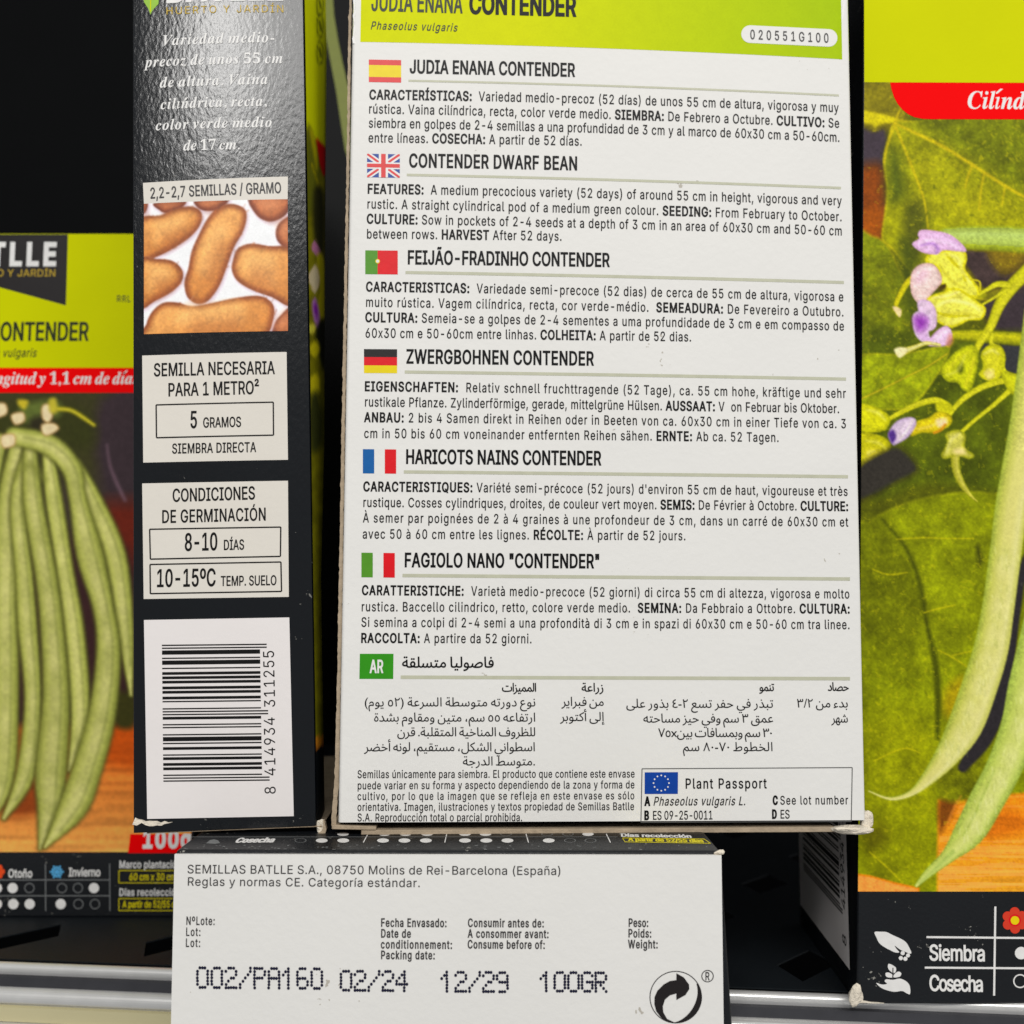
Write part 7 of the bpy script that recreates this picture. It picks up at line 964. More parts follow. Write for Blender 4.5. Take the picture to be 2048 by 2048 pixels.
# the big veined leaf
leaf = [(1790, 243), (1776, 278), (1766, 320), (1773, 380), (1768, 430), (1763, 478), (1785, 500), (1840, 560), (1960, 600), (2140, 620), (2300, 520), (2320, 300), (2200, 180), (1990, 215), (1850, 240)]
cv.blob(leaf, (132, 133, 8), (168, 158, 14), 7, 2.5, mott=(26, .28, 12))
cv.blob([(1830, 232), (1950, 170), (2140, 170), (2160, 400), (2048, 385), (1945, 318), (1880, 280)], (92, 100, 10), feather=18, mott=(22, .35, 14), alpha=.85); cv.blob([(1776, 300), (1800, 310), (1812, 380), (1800, 400), (1778, 395)], (66, 78, 24), feather=16, alpha=.85); cv.blob([(1812, 410), (1848, 400), (1856, 450), (1838, 520), (1808, 490)], (72, 76, 26), feather=14, alpha=.9)
for cx, cy, s in ((1900, 400, 50), (1960, 420, 40), (1860, 330, 30), (2000, 450, 40)): cv.blob([(cx - s, cy), (cx, cy - s * .6), (cx + s, cy), (cx, cy + s * .6)], (160, 156, 12), feather=28, alpha=.55)
for pts, w in (([(1788, 246), (1830, 266), (1880, 290), (1945, 330), (2010, 372), (2060, 400)], [4, 6, 7, 6, 6, 5]), ([(1792, 256), (1806, 290), (1830, 350), (1848, 400), (1856, 455)], [5, 4, 4, 3, 2]), ([(1945, 330), (1936, 352), (1930, 376)], [5, 4, 2]), ([(1968, 348), (1962, 380), (1958, 420)], [4, 3, 2]), ([(2010, 372), (2004, 410)], [3, 2]), ([(1790, 250), (1776, 285), (1768, 325)], [5, 4, 3]), ([(1790, 246), (1796, 228), (1802, 216)], [4, 3, 2])): cv.stroke(pts, w, [(186, 166, 12)], 2.5, .85)
r = np.random.default_rng(2)
def flecks(x0, x1, y0, y1, n, col, a=.6, s=(1, 4)):
    for k in range(n):
        x, y = r.uniform(x0, x1), r.uniform(y0, y1); d = r.uniform(*s); t = r.uniform(0, 3.1); cv.stroke([(x, y), (x + d * 2 * math.cos(t), y + d * 2 * math.sin(t))], d * .8, [col], 2, a * r.uniform(.3, 1))
flecks(1800, 2046, 260, 490, 150, (190, 182, 20)); flecks(1800, 2046, 260, 490, 110, (70, 80, 14))
cv.blob([(1700, 474), (1745, 472), (1775, 490), (1800, 540), (1835, 620), (1830, 720), (1700, 730)], (104, 112, 14), (146, 140, 14), 6, 4, mott=(30, .3, 16)); cv.blob([(1800, 480), (1830, 500), (1850, 590), (1860, 690), (1826, 700), (1806, 600)], (58, 68, 22), feather=14, alpha=.8); flecks(1730, 1830, 490, 720, 80, (150, 146, 18), .5)
# dark gaps, level pod
cv.blob(P5([(740, 280), (880, 270), (1000, 280), (1180, 330), (1180, 520), (1000, 500), (900, 500), (820, 400)]), (62, 48, 46), feather=9, mott=(16, .25, 21)); cv.blob(P5([(930, 270), (1130, 280), (1100, 370), (1000, 400)]), (140, 116, 20), feather=12, alpha=.7); cv.blob(P5([(900, 560), (1180, 500), (1180, 760), (1000, 730), (940, 700)]), (56, 46, 50), feather=9)
cv.stroke(P5([(700, 205), (800, 208), (960, 212), (1140, 222), (1500, 250)]), [38, 46, 50, 52, 50], [(138, 150, 50), (176, 196, 98), (166, 184, 78), (112, 120, 28)], 3)
cv.blob(P5([(240, 760), (500, 740), (720, 780), (1180, 780), (1180, 1560), (600, 1560), (240, 1600)]), (70, 80, 14), feather=12, mott=(40, .35, 25))
cv.blob(P5([(880, 800), (1000, 760), (1180, 800), (1180, 1000), (1040, 960), (1000, 1000)]), (50, 50, 52), feather=8)
# second leaf with its rib
cv.blob(P5([(200, 870), (430, 850), (560, 828), (700, 800), (712, 850), (640, 980), (540, 1110), (420, 1160), (200, 1120)]), (126, 136, 14), (150, 150, 16), 5, 2.5, mott=(20, .3, 27))
for k in range(5): cv.stroke(P5([(300 + k * 80, 1075 - k * 42), (330 + k * 78, 960 - k * 20), (350 + k * 80, 880 - k * 12)]), 3, [(96, 108, 14)], 3, .6)
cv.stroke(P5([(200, 1110), (330, 1050), (480, 975), (600, 915), (700, 850)]), 2.6, [(176, 158, 40)], 1.5, .9)
# stems
YS = [(150, 150, 20), (206, 202, 60), (186, 184, 36), (140, 140, 16)]
cv.stroke(P5([(700, 745), (850, 750), (980, 760), (1200, 775)]), [18, 24, 26, 27], [(120, 124, 10), (176, 172, 22), (150, 150, 14), (96, 100, 12)], 2.5)
cv.stroke(P5([(1240, 300), (1126, 410), (1040, 500), (985, 590), (940, 700), (880, 790), (860, 840)]), [30, 28, 27, 22, 18, 15, 10], YS, 2)
cv.stroke(P5([(1040, 470), (980, 465), (930, 490), (880, 522)]), [15, 12, 9, 6], YS); cv.stroke(P5([(1030, 495), (960, 540), (900, 575)]), [8, 6, 5], YS)
cv.stroke(P5([(1240, 940), (1110, 985), (1020, 995), (900, 1030), (800, 1090), (740, 1150), (715, 1190)]), [26, 22, 14, 13, 12, 10, 8], YS); cv.stroke(P5([(1060, 1040), (960, 1130), (860, 1210), (770, 1290)]), [12, 9, 8, 8], YS); cv.stroke(P5([(950, 740), (945, 790), (970, 810)]), [8, 9, 8], YS); cv.stroke(P5([(1005, 900), (1020, 950), (1060, 990)]), [8, 9, 14], YS)
cv.blob(P5([(1000, 940), (1080, 960), (1140, 960), (1180, 1040), (1080, 1080), (1020, 1020)]), (182, 184, 30), (150, 152, 20), 10)
# flower head
cv.stroke(P5([(520, 420), (480, 460), (445, 520), (420, 580), (432, 625)]), [11, 12, 11, 9, 10], [(150, 148, 10), (206, 196, 26), (160, 150, 12)]); cv.blob(P5([(400, 590), (425, 590), (450, 610), (440, 648), (415, 620)]), (222, 196, 140), feather=2)
cv.blob(P5([(600, 300), (700, 272), (790, 278), (812, 320), (800, 380), (836, 430), (880, 500), (860, 540), (740, 520), (670, 460), (650, 380), (585, 345)]), (226, 220, 70), (200, 192, 24), 7, mott=(9, .16, 33)); cv.stroke(P5([(700, 300), (740, 350), (790, 390), (800, 440)]), 4, [(160, 150, 10)], 2.5, .7); cv.stroke(P5([(660, 320), (720, 400), (760, 470)]), 3, [(232, 226, 80)], 2.5, .7); cv.stroke(P5([(830, 440), (880, 450), (884, 500)]), 3, [(190, 180, 40)], 1.5)
cv.blob(P5([(508, 245), (545, 215), (540, 190), (562, 165), (650, 172), (725, 195), (790, 250), (805, 285), (740, 282), (680, 278), (640, 302), (560, 288)]), (214, 172, 208), (202, 156, 194), 8, 1.6, mott=(10, .1, 36)); cv.stroke(P5([(560, 250), (620, 240), (650, 270), (640, 296)]), [3, 6, 7, 3], [(166, 116, 190)], 3, .8); cv.stroke(P5([(600, 190), (690, 210), (770, 260)]), [3, 5, 2], [(222, 184, 222)], 3, .8); cv.stroke(P5([(520, 235), (580, 215), (640, 225)]), [2, 4, 2], [(224, 180, 214)], 3, .8)
cv.blob(P5([(498, 470), (508, 400), (555, 355), (620, 352), (662, 400), (672, 455), (630, 505), (560, 575), (512, 535)]), (228, 200, 192), (206, 168, 160), 9, 1.6, mott=(12, .07, 38)); cv.blob(P5([(520, 400), (560, 370), (600, 400), (570, 450), (530, 460)]), (222, 176, 196), feather=9, alpha=.7); cv.blob(P5([(655, 480), (690, 462), (694, 486), (660, 500)]), (66, 50, 20), feather=2.5)
cv.blob(P5([(590, 545), (680, 505), (760, 488), (870, 560), (916, 600), (890, 660), (820, 665), (730, 705), (640, 670), (595, 610)]), (226, 219, 76), (200, 192, 26), 7, mott=(9, .16, 40))
for a_ in (([(650, 570), (740, 560), (840, 590)], (238, 230, 90)), ([(640, 620), (720, 640), (820, 640)], (156, 150, 14)), ([(620, 540), (700, 530), (770, 505)], (236, 222, 130)), ([(690, 690), (760, 660), (850, 650)], (230, 220, 96))): cv.stroke(P5(a_[0]), [2, 5, 2], [a_[1]], 2.5, .8)
cv.blob(P5([(540, 560), (600, 555), (640, 610), (640, 700), (590, 720), (550, 640)]), (214, 184, 206), (204, 168, 202), 7); cv.blob(P5([(510, 655), (528, 620), (570, 612), (610, 660), (600, 735), (625, 800), (560, 782), (522, 735)]), (206, 166, 206), (216, 186, 212), 7); cv.blob(P5([(522, 650), (560, 640), (592, 665), (580, 705), (545, 720), (525, 690)]), (142, 54, 166), feather=9)
cv.blob(P5([(590, 795), (640, 725), (700, 695), (730, 745), (700, 800), (640, 808)]), (218, 182, 212), (204, 160, 200), 7); cv.stroke(P5([(630, 790), (680, 740), (715, 720)]), [2, 4, 2], [(232, 200, 230)], 2.5, .8); cv.blob(P5([(715, 740), (735, 770), (720, 805), (695, 800)]), (206, 130, 110), feather=4, alpha=.8)
cv.stroke(P5([(440, 845), (520, 815), (590, 790), (660, 800)]), [16, 10, 8, 5], [(196, 184, 70), (226, 220, 140), (170, 160, 40)]); cv.blob(P5([(410, 825), (440, 812), (480, 822), (470, 850), (440, 872), (418, 850)]), (228, 216, 160), feather=2.5)
# sepals and buds
cv.blob(P5([(668, 940), (735, 850), (820, 800), (872, 830), (866, 940), (830, 1055), (785, 1045), (760, 1010), (700, 1000)]), (178, 182, 26), (140, 146, 14), 10, mott=(9, .2, 44)); cv.blob(P5([(755, 930), (785, 900), (795, 945), (770, 960)]), (84, 92, 14), feather=4); cv.stroke(P5([(700, 940), (760, 880), (820, 840)]), 4, [(212, 208, 60)], 2.5, .8); cv.stroke(P5([(800, 1030), (830, 950), (850, 870)]), 4, [(206, 200, 50)], 2.5, .8)
cv.blob(P5([(888, 850), (935, 800), (1000, 808), (1024, 880), (990, 985), (925, 998), (876, 965), (900, 920)]), (206, 202, 56), (160, 160, 16), 12, mott=(8, .12, 46)); cv.stroke(P5([(985, 830), (995, 900), (960, 970)]), 3, [(156, 154, 14)], 2, .8); cv.blob(P5([(910, 950), (950, 940), (960, 975), (925, 990)]), (226, 206, 110), feather=5)
cv.stroke(P5([(380, 1210), (480, 1155), (580, 1115), (650, 1108), (700, 1140)]), [9, 11, 13, 14, 16], YS); cv.blob(P5([(640, 1120), (690, 1110), (730, 1140), (712, 1180), (650, 1170)]), (180, 178, 24), feather=3)
cv.blob(P5([(200, 1130), (300, 1140), (385, 1195), (368, 1262), (290, 1285), (200, 1260)]), (200, 198, 26), (156, 156, 12), 12, mott=(10, .15, 48)); cv.blob(P5([(200, 1290), (330, 1300), (392, 1350), (340, 1425), (200, 1475)]), (188, 184, 20), (146, 144, 12), 12, mott=(10, .2, 50)); cv.blob(P5([(250, 1380), (310, 1370), (330, 1400), (260, 1440)]), (226, 214, 70), feather=6)
cv.blob(P5([(505, 1235), (600, 1200), (650, 1168), (722, 1188), (720, 1240), (640, 1285), (560, 1285), (500, 1305)]), (204, 184, 30), (160, 148, 12), 9, mott=(8, .25, 52)); cv.blob(P5([(640, 1215), (690, 1205), (700, 1235), (655, 1255)]), (236, 208, 160), feather=4); cv.stroke(P5([(630, 1285), (665, 1270), (690, 1240)]), 5, [(206, 130, 30)], 2, .8)
cv.blob(P5([(376, 1290), (425, 1220), (505, 1198), (532, 1235), (490, 1305), (430, 1345), (400, 1352)]), (204, 182, 204), (176, 150, 186), 7); cv.blob(P5([(376, 1290), (405, 1270), (420, 1310), (398, 1342)]), (78, 46, 128), feather=3); cv.stroke(P5([(440, 1320), (480, 1270), (510, 1220)]), 4, [(226, 214, 208)], 2, .8)
cv.blob(P5([(200, 1480), (395, 1365), (480, 1400), (540, 1490), (420, 1560), (200, 1660)]), (50, 46, 40), feather=9)
# lower leaf
cv.blob(P6([(150, 290), (240, 110), (340, 45), (500, -10), (720, -40), (900, -20), (1200, 40), (1200, 2000), (150, 2000)]), (112, 120, 8), (140, 146, 14), 6, 4, mott=(46, .30, 60)); cv.blob(P6([(190, 150), (300, 110), (400, 220), (470, 360), (510, 560), (400, 640), (190, 640)]), (92, 98, 8), feather=14, alpha=.8, mott=(26, .3, 62)); cv.blob(P6([(190, 1100), (560, 1100), (575, 1890), (190, 1890)]), (128, 131, 6), feather=40, alpha=.75, mott=(34, .26, 64))
flecks(1720, 1880, 1060, 1760, 240, (172, 168, 14), .35, (1, 5)); flecks(1720, 1990, 1060, 1500, 200, (84, 90, 8), .45, (1, 5))
cv.blob(P6([(210, 1600), (300, 1560), (330, 1640), (240, 1700)]), (70, 66, 8), feather=14, alpha=.7); cv.blob(P6([(620, 900), (700, 860), (720, 1000), (640, 1060), (590, 1000)]), (158, 128, 12), feather=12, alpha=.7)
cv.stroke(P6([(300, 95), (400, 210), (460, 330), (495, 470), (520, 620), (552, 760), (570, 950), (565, 1150)]), [4, 6, 7, 7, 8, 12, 13, 9], [(56, 62, 8)], 4, .85); cv.stroke(P6([(560, 1130), (568, 1400), (566, 1860)]), [3, 4, 4], [(120, 128, 6)], 3, .7)
for pts in ([(370, 190), (500, 182), (600, 186), (740, 186)], [(500, 545), (570, 525), (650, 508)], [(570, 725), (640, 760), (710, 806)], [(640, 750), (730, 730)], [(255, 335), (330, 360), (420, 350)], [(240, 1700), (330, 1780), (400, 1850)], [(260, 1260), (400, 1200), (480, 1220)]): cv.stroke(P6(pts), [2, 3, 2, 2][:len(pts)] if len(pts) > 2 else 2.5, [(176, 168, 16)], 2, .8)
cv.blob(P6([(750, 230), (770, 220), (785, 300), (765, 320)]), (62, 66, 10), feather=5)
# orange wood
W0 = [(572, 1450), (700, 1436), (985, 1415), (3100, 1400), (3100, 2000), (564, 2000), (566, 1700)]
cv.blob(P6(W0), (236, 128, 28), feather=4, smooth=False, dirn=(0, 1, (246, 164, 70)))
ms = cv.Y > 1580
g = cv.noise(150, 70, 5) * .6 + cv.noise(60, 71, 2.6) * .4
wm = (np.abs(cv.c[..., 0] - 240) < 12) & (cv.c[..., 2] < 90) & (cv.c[..., 1] < 170) & (cv.Y > 1585) & (cv.X > 1868)
cv.c = np.where(wm[..., None], cv.c * (0.84 + .3 * g)[..., None] + np.array([0, 6, 2]), cv.c)
cv.blob(P6([(574, 1450), (660, 1440), (640, 1520), (600, 1580), (578, 1600)]), (96, 50, 20), feather=7, alpha=.9); cv.blob(P6([(700, 1560), (860, 1500), (985, 1520), (985, 1600), (760, 1640)]), (176, 72, 10), feather=12, alpha=.5)
cv.blob(P6([(150, 1800), (240, 1812), (360, 1845), (480, 1872), (480, 1900), (150, 1900)]), (240, 150, 60), (226, 120, 30), 6, 2, smooth=False)
cv.blob(P6([(560, 1250), (700, 1180), (800, 1250), (800, 1400), (780, 1440), (590, 1445)]), (98, 102, 10), feather=7, mott=(20, .35, 68))
for lx, ly, lw, lh, c_ in ((2330, 420, 210, 190, (112, 120, 12)), (2640, 330, 200, 150, (92, 102, 12)), (2420, 860, 230, 240, (120, 126, 10)), (2760, 760, 170, 260, (100, 110, 12)), (2300, 1300, 200, 230, (104, 112, 8)), (2650, 1250, 240, 240, (124, 128, 8))):   # the rest of the plant, off to the right
    cv.blob([(lx - lw, ly + lh * .2), (lx - lw * .5, ly - lh * .7), (lx + lw * .1, ly - lh), (lx + lw * .8, ly - lh * .5), (lx + lw, ly + lh * .4), (lx + lw * .2, ly + lh), (lx - lw * .6, ly + lh * .8)], c_, (158, 156, 14), 9, 5, mott=(40, .35, int(lx)))
    cv.stroke([(lx - lw * .7, ly - lh * .3), (lx, ly + lh * .1), (lx + lw * .8, ly + lh * .35)], [6, 10, 5], [(176, 166, 16)], 5, .7)
# print grain of the leaves
gr = (cv.c[..., 1] > cv.c[..., 2] + 28) & (cv.c[..., 0] < 236) & (cv.c[..., 2] < 62); cv.c[..., 2] *= np.where(gr, .55, 1); cv.c[..., 0] *= np.where(gr & (cv.c[..., 1] > cv.c[..., 0] * .9), 1.01, 1)
fb2 = cv.fbm(11, 55); fb3 = cv.noise(5, 58); gl = gr & (cv.c[..., 0] < 190); cv.c *= np.where(gl, 1.08 + .14 * (fb2 - .5) + .08 * (fb3 - .5), 1)[..., None]
sp_ = gl & (fb2 > .68) & (fb3 > .5); cv.c = np.where(sp_[..., None], cv.c * .75 + np.array([186, 176, 14]) * .25, cv.c)
# pods
cv.stroke(P6([(1100, 150), (985, 330), (940, 520), (905, 780), (860, 990), (785, 1150), (690, 1290)]), [40, 22, 26, 28, 34, 40, 20], [(42, 38, 40)], 3)
cv.stroke(P6([(1080, -900), (1010, -400), (930, 0), (895, 260), (860, 520), (825, 720), (770, 900), (700, 1090), (615, 1230), (520, 1345), (440, 1415), (340, 1442), (236, 1405)]), [78, 74, 66, 64, 65, 70, 72, 70, 50, 28, 13, 7, 3], [(184, 184, 80), (214, 208, 132), (210, 203, 116), (208, 202, 112), (188, 188, 84), (150, 164, 52)], 2)
cv.stroke(P6([(1150, 300), (1075, 650), (1010, 900), (965, 1100), (885, 1300), (805, 1450), (722, 1600), (622, 1715), (525, 1800), (465, 1862)]), [88, 88, 84, 78, 72, 70, 62, 30, 18, 7], [(142, 162, 58), (192, 202, 100), (204, 208, 116), (198, 204, 104), (180, 192, 84), (146, 166, 62)], 2)
for q_ in ([(2250, 420), (2230, 800), (2190, 1150), (2120, 1500), (2070, 1700)], [(2480, 500), (2470, 900), (2430, 1300), (2350, 1650)], [(2640, 620), (2660, 1000), (2620, 1400), (2540, 1690)]): cv.stroke(q_, [30, 64, 70, 66, 8][:len(q_)] if len(q_) == 5 else [30, 68, 66, 8], [(142, 162, 58), (196, 203, 104), (206, 208, 118), (198, 202, 104), (146, 166, 62)], 4)
cv.stroke(P6([(840, 1310), (790, 1420), (742, 1530), (690, 1620)]), [3, 4, 4, 2], [(150, 172, 60)], 2.5, .8); cv.stroke(P6([(960, 1180), (880, 1380), (800, 1540)]), [4, 8, 4], [(214, 216, 128)], 5, .6); cv.stroke(P6([(640, 1700), (560, 1775), (480, 1850)]), [10, 7, 3], [(150, 176, 72)], 3, .6); cv.stroke(P6([(620, 1560), (640, 1500), (680, 1430)]), [2, 3, 2], [(226, 140, 60)], 3, .5)
# hanging bud and its small pod
cv.stroke(P5([(745, 1400), (752, 1490), (785, 1570), (830, 1630), (868, 1664)]), [19, 17, 14, 8, 3], [(140, 142, 20), (196, 188, 70), (176, 170, 48), (130, 132, 16)]); cv.blob(P5([(668, 1405), (700, 1340), (692, 1290), (760, 1268), (806, 1300), (800, 1365), (852, 1408), (822, 1430), (760, 1412), (690, 1430)]), (196, 190, 76), (150, 150, 20), 10, mott=(9, .15, 72)); cv.blob(P5([(740, 1380), (790, 1370), (800, 1400), (750, 1405)]), (226, 206, 130), feather=5)
for pts, c_, w_ in (([(548, 240), (600, 222), (700, 235), (770, 272)], (234, 206, 230), 9), ([(530, 420), (570, 375), (630, 380)], (242, 222, 214), 10), ([(520, 500), (560, 520), (620, 480)], (214, 176, 170), 6), ([(690, 300), (760, 320), (780, 380), (830, 460)], (240, 234, 130), 8), ([(660, 360), (720, 440), (800, 490)], (178, 168, 30), 5), ([(640, 590), (720, 555), (830, 575), (880, 610)], (244, 238, 150), 10), ([(650, 650), (760, 625), (870, 640)], (176, 164, 24), 5),
        ([(560, 600), (612, 640), (608, 710)], (222, 190, 222), 8), ([(540, 740), (580, 760), (620, 780)], (214, 176, 220), 7), ([(625, 785), (670, 735), (715, 722)], (240, 214, 226), 8), ([(905, 850), (950, 830), (985, 850)], (230, 224, 130), 8), ([(700, 965), (760, 940), (800, 860)], (214, 212, 90), 6), ([(260, 1160), (320, 1175), (360, 1215)], (228, 222, 110), 12), ([(255, 1330), (320, 1340), (360, 1370)], (222, 214, 96), 12), ([(430, 1310), (470, 1240), (520, 1215)], (226, 208, 214), 7), ([(540, 1265), (620, 1245), (700, 1205)], (232, 206, 110), 7), ([(700, 1390), (720, 1330), (770, 1290)], (226, 218, 140), 9)):
    cv.stroke(P5(pts), [1.5] + [w_ * .5] * (len(pts) - 2) + [1.5], [c_], 4, .75)
for p_, w_, seed in ((P6([(895, 260), (860, 520), (825, 720), (770, 900), (700, 1090), (615, 1230)]), 52, 1), (P6([(1010, 900), (965, 1100), (885, 1300), (805, 1450), (722, 1600)]), 56, 2)):   # bumps of the seeds inside, fuzz and blemishes
    q_ = Canvas.smooth(p_, 3, False); rp = np.random.default_rng(seed)
    for i, (x, y) in enumerate(q_): cv.blob([(x - 13, y), (x, y - 20), (x + 13, y), (x, y + 20)], (222, 218, 150) if i % 2 else (176, 184, 88), feather=12, alpha=.35 if i % 2 else .22)
    for k in range(160):
        i = rp.integers(0, len(q_)); x, y = q_[i] + rp.normal(0, 1, 2) * (w_ * .26, 16); cv.stroke([(x, y), (x + rp.uniform(-3, 3), y + rp.uniform(4, 14))], rp.uniform(1, 2.2), [(232, 230, 170) if rp.random() > .5 else (150, 158, 70)], 2, rp.uniform(.15, .4))
tex = (cv.noise(3.2, 88) - .5) * .16 + (cv.noise(6.5, 89) - .5) * .10; bright = (cv.c.mean(-1) > 150) & (cv.Y > 900); cv.c *= (1 + np.where(bright, .35, 1) * tex)[..., None]
canvas_mesh('picture_print', FR, cv, M_PIC, BOXR, edge=lambda y: 1728.6 - (y - 165) * 12.6 / 1611)
Ink().quad(FR, [(1727.5, -330), (2860, -330), (2860, 168), (1728.5, 164.6)], M_GREEN, 4e-5, 6, 6).build('green_header', BOXR)
rbn = [(1780, 165.2), (1783, 180), (1788, 195), (1795, 208), (1804, 219), (1815, 228), (1828, 234.5), (1845, 238), (1862, 238.6), (2700, 240), (2700, 168)]
RB = Ink().poly(FR, rbn, M_RIBBON, 7e-5).build('red_ribbon', BOXR)
rt_ = Ink().text(FR, [('Cilındrica, recta', 'S')], (1934, 217.5), (2236, 220), 34, M_WINK, 1e-4, tr=(-40, 80)); rt_.poly(FR, [(1990, 187), (2000, 178), (2006, 178), (1994, 188)], M_WINK, 1e-4); rt_.build('ribbon_text', RB)
cal = Ink()
cal.line(FR, (1990.5, 1813), (1988, 1991), 4, M_WINK, 5e-5).line(FR, (1852.8, 1874), (2300, 1878), 4, M_WINK, 6e-5).line(FR, (1849.4, 1935), (2300, 1938), 4, M_WINK, 6e-5)
cal.text(FR, [('Siembra', 'Y')], (1857.8, 1920.3), (1971, 1922), 31, M_WINK, 6e-5, tr=(-40, 40)).text(FR, [('Cosecha', 'Y')], (1857.8, 1981), (1967, 1983), 31, M_WINK, 6e-5, tr=(-40, 40))
for i in range(3): cal.disc(FR, (2042 + i * 46, 1906), 12.5, 12.5, M_WINK, 6e-5).disc(FR, (2040 + i * 46, 1962), 14, 14, M_WINK, 6e-5, 2.5)
cal.build('sowing_calendar', BOXR)
fw_ = Ink()
for t in range(6): fw_.disc(FR, (2029.5 + 16.5 * math.cos(t * math.pi / 3 + .5), 1840.5 + 16.5 * math.sin(t * math.pi / 3 + .5)), 10, 10, M_ORED, 5e-5 + t * 3e-6)
fw_.disc(FR, (2029.5, 1840.5), 15, 15, M_ORED, 7e-5).disc(FR, (2029.5, 1840.5), 12.2, 12.2, M_RED, 7.6e-5).disc(FR, (2029.5, 1840.5), 8.6, 8.6, M_YEL, 8.2e-5).build('flower_symbol', BOXR)
R4 = lambda pts: [(1400 + .3354 * x, 1600 + .3354 * y) for x, y in pts]
hd = Ink(); sm = lambda pts: [tuple(p) for p in Canvas.smooth(R4(pts), 3)]
hd.poly(FR, sm([(1040, 787), (1075, 785), (1112, 787), (1150, 806), (1195, 826), (1228, 848), (1250, 885), (1260, 912), (1246, 915), (1225, 905), (1195, 893), (1160, 868), (1172, 888), (1188, 908), (1162, 908), (1130, 893), (1098, 876), (1068, 852), (1052, 820)]), M_WINK, 5e-5)
for x, y, q in ((1208, 912, 4.2), (1197, 942, 4.2), (1224, 946, 4.2), (1240, 926, 4)): hd.disc(FR, R4([(x, y)])[0], q, q, M_WINK, 6e-5)
hd.poly(FR, sm([(1050, 1090), (1085, 1100), (1115, 1095), (1100, 1080), (1112, 1068), (1150, 1072), (1190, 1064), (1228, 1080), (1250, 1108), (1252, 1156), (1232, 1152), (1205, 1138), (1160, 1143), (1112, 1133), (1075, 1116)]), M_WINK, 5e-5)
hd.poly(FR, sm([(1148, 1030), (1122, 1005), (1122, 978), (1140, 980), (1168, 1000), (1165, 1025)]), M_WINK, 5e-5).poly(FR, sm([(1146, 1058), (1112, 1054), (1106, 1032), (1124, 1028), (1146, 1040)]), M_WINK, 5.4e-5).poly(FR, sm([(1152, 1056), (1162, 1034), (1184, 1022), (1200, 1034), (1188, 1054)]), M_WINK, 5.8e-5).line(FR, R4([(1150, 1000)])[0], R4([(1149, 1066)])[0], 2.2, M_GREY, 6.4e-5)
hd.build('hand_symbols', BOXR)
lump('torn_corner', FR.S(-.0001, .0021, .0002), .0015, BOXR, M_TORN, 41, (.75, .5, 1.35), .6)
board_edge('rubbed_edge', FR, [(1722, 2003), (1745, 2005), (1768, 2006)], [5, 2.5, 1], M_TORN, BOXR, -.0004, .0001, 45, .5)
# barcode on its left side
FS = Face(c0 - np.array([5e-5, 0, 0]), U=[-sd[0], -sd[1], 0], V=[0, 0, 1]); FS.N = np.cross(FS.U, FS.V)   # u runs from the back to the front edge, negative inside
uL, uR = -.0495, -.0042; lb = Ink(); P_ = lambda u, v, h=6e-5: FS.S(np.array(u, float), np.array(v, float), h)
lb.add(P_([uL, uR, uR, uL], [.0052, .0052, .056, .056]), [(0, 1, 2, 3)], M_BLABEL); LB = lb.build('barcode_panel', BOXR)
bits = ean('8414934512249'); bc = Ink()
for i, j in runs(bits):
    a_, b_ = .0150 + i * .00033, .0150 + j * .00033; ue_ = -.0105 if not (i < 3 or i >= 92 or 45 <= i < 50) else -.0085
    bc.add(P_([-.0445, ue_, ue_, -.0445], [a_, a_, b_, b_], 1.2e-4), [(0, 1, 2, 3)], M_TEXT)
def side_digits(s, v0, pitch):
    sc = .0031 / 509
    for i, ch in enumerate(s):
        adv, pts, tri = glyph(ch, 'G', .92, 4)
        bc.add(P_(-.0062 - pts[:, 1] * sc, v0 + i * pitch + pts[:, 0] * sc, 1.2e-4), tri, M_TEXT)
side_digits('8', .0088, .0023); side_digits('414934', .0162, .00232); side_digits('512249', .0314, .00232)
bc.build('barcode', LB)

# ================================================================== carton far back at the left edge
cF = on_z((-424, 1835), 0); cF2 = on_z((384, 1835), 0); FF = Face(cF, 0, 0, cF2[0] - cF[0], 0.1790)
FF.H = FF.uv(130, 467)[1]
BOXF = thing('seed_box', 'lime green seed box standing back at the left edge with a bunch of pods pictured', 'box', GRP)
dp = np.array([0, .036, 0]); hexa('carton', [FF.S(0, 0), FF.S(FF.W, 0), FF.S(FF.W, 0) + dp, FF.S(0, 0) + dp], [FF.S(0, FF.H), FF.S(FF.W, FF.H), FF.S(FF.W, FF.H) + dp, FF.S(0, FF.H) + dp], [M_BLACK2], BOXF, .0005, 3)
xs = np.concatenate([np.arange(-422, -60, 9.0), np.arange(-60, 383, 2.5)]); cv = Canvas(xs, np.arange(784, 1705, 2.5), (62, 52, 44))
cv.blob([(-430, 780), (390, 780), (390, 900), (200, 960), (-430, 960)], (60, 58, 30), feather=30); cv.blob([(200, 800), (390, 790), (390, 1060), (225, 1020)], (58, 46, 50), feather=14); cv.blob([(-430, 850), (-30, 850), (60, 1000), (-430, 1100)], (58, 62, 24), feather=30)
cv.blob([(180, 1020), (390, 1040), (390, 1260), (240, 1250)], (104, 34, 20), feather=24); cv.blob([(-430, 1100), (250, 1100), (250, 1560), (-430, 1560)], (58, 34, 34), feather=20)
cv.blob([(-440, 1452), (170, 1452), (390, 1448), (390, 1760), (-440, 1760)], (212, 96, 24), feather=12, smooth=False, dirn=(0, 1, (236, 168, 84)))
g = cv.noise(110, 12, 9); wm = (cv.Y > 1455)[..., None]; cv.c = np.where(wm, cv.c * (0.86 + .28 * g)[..., None], cv.c)
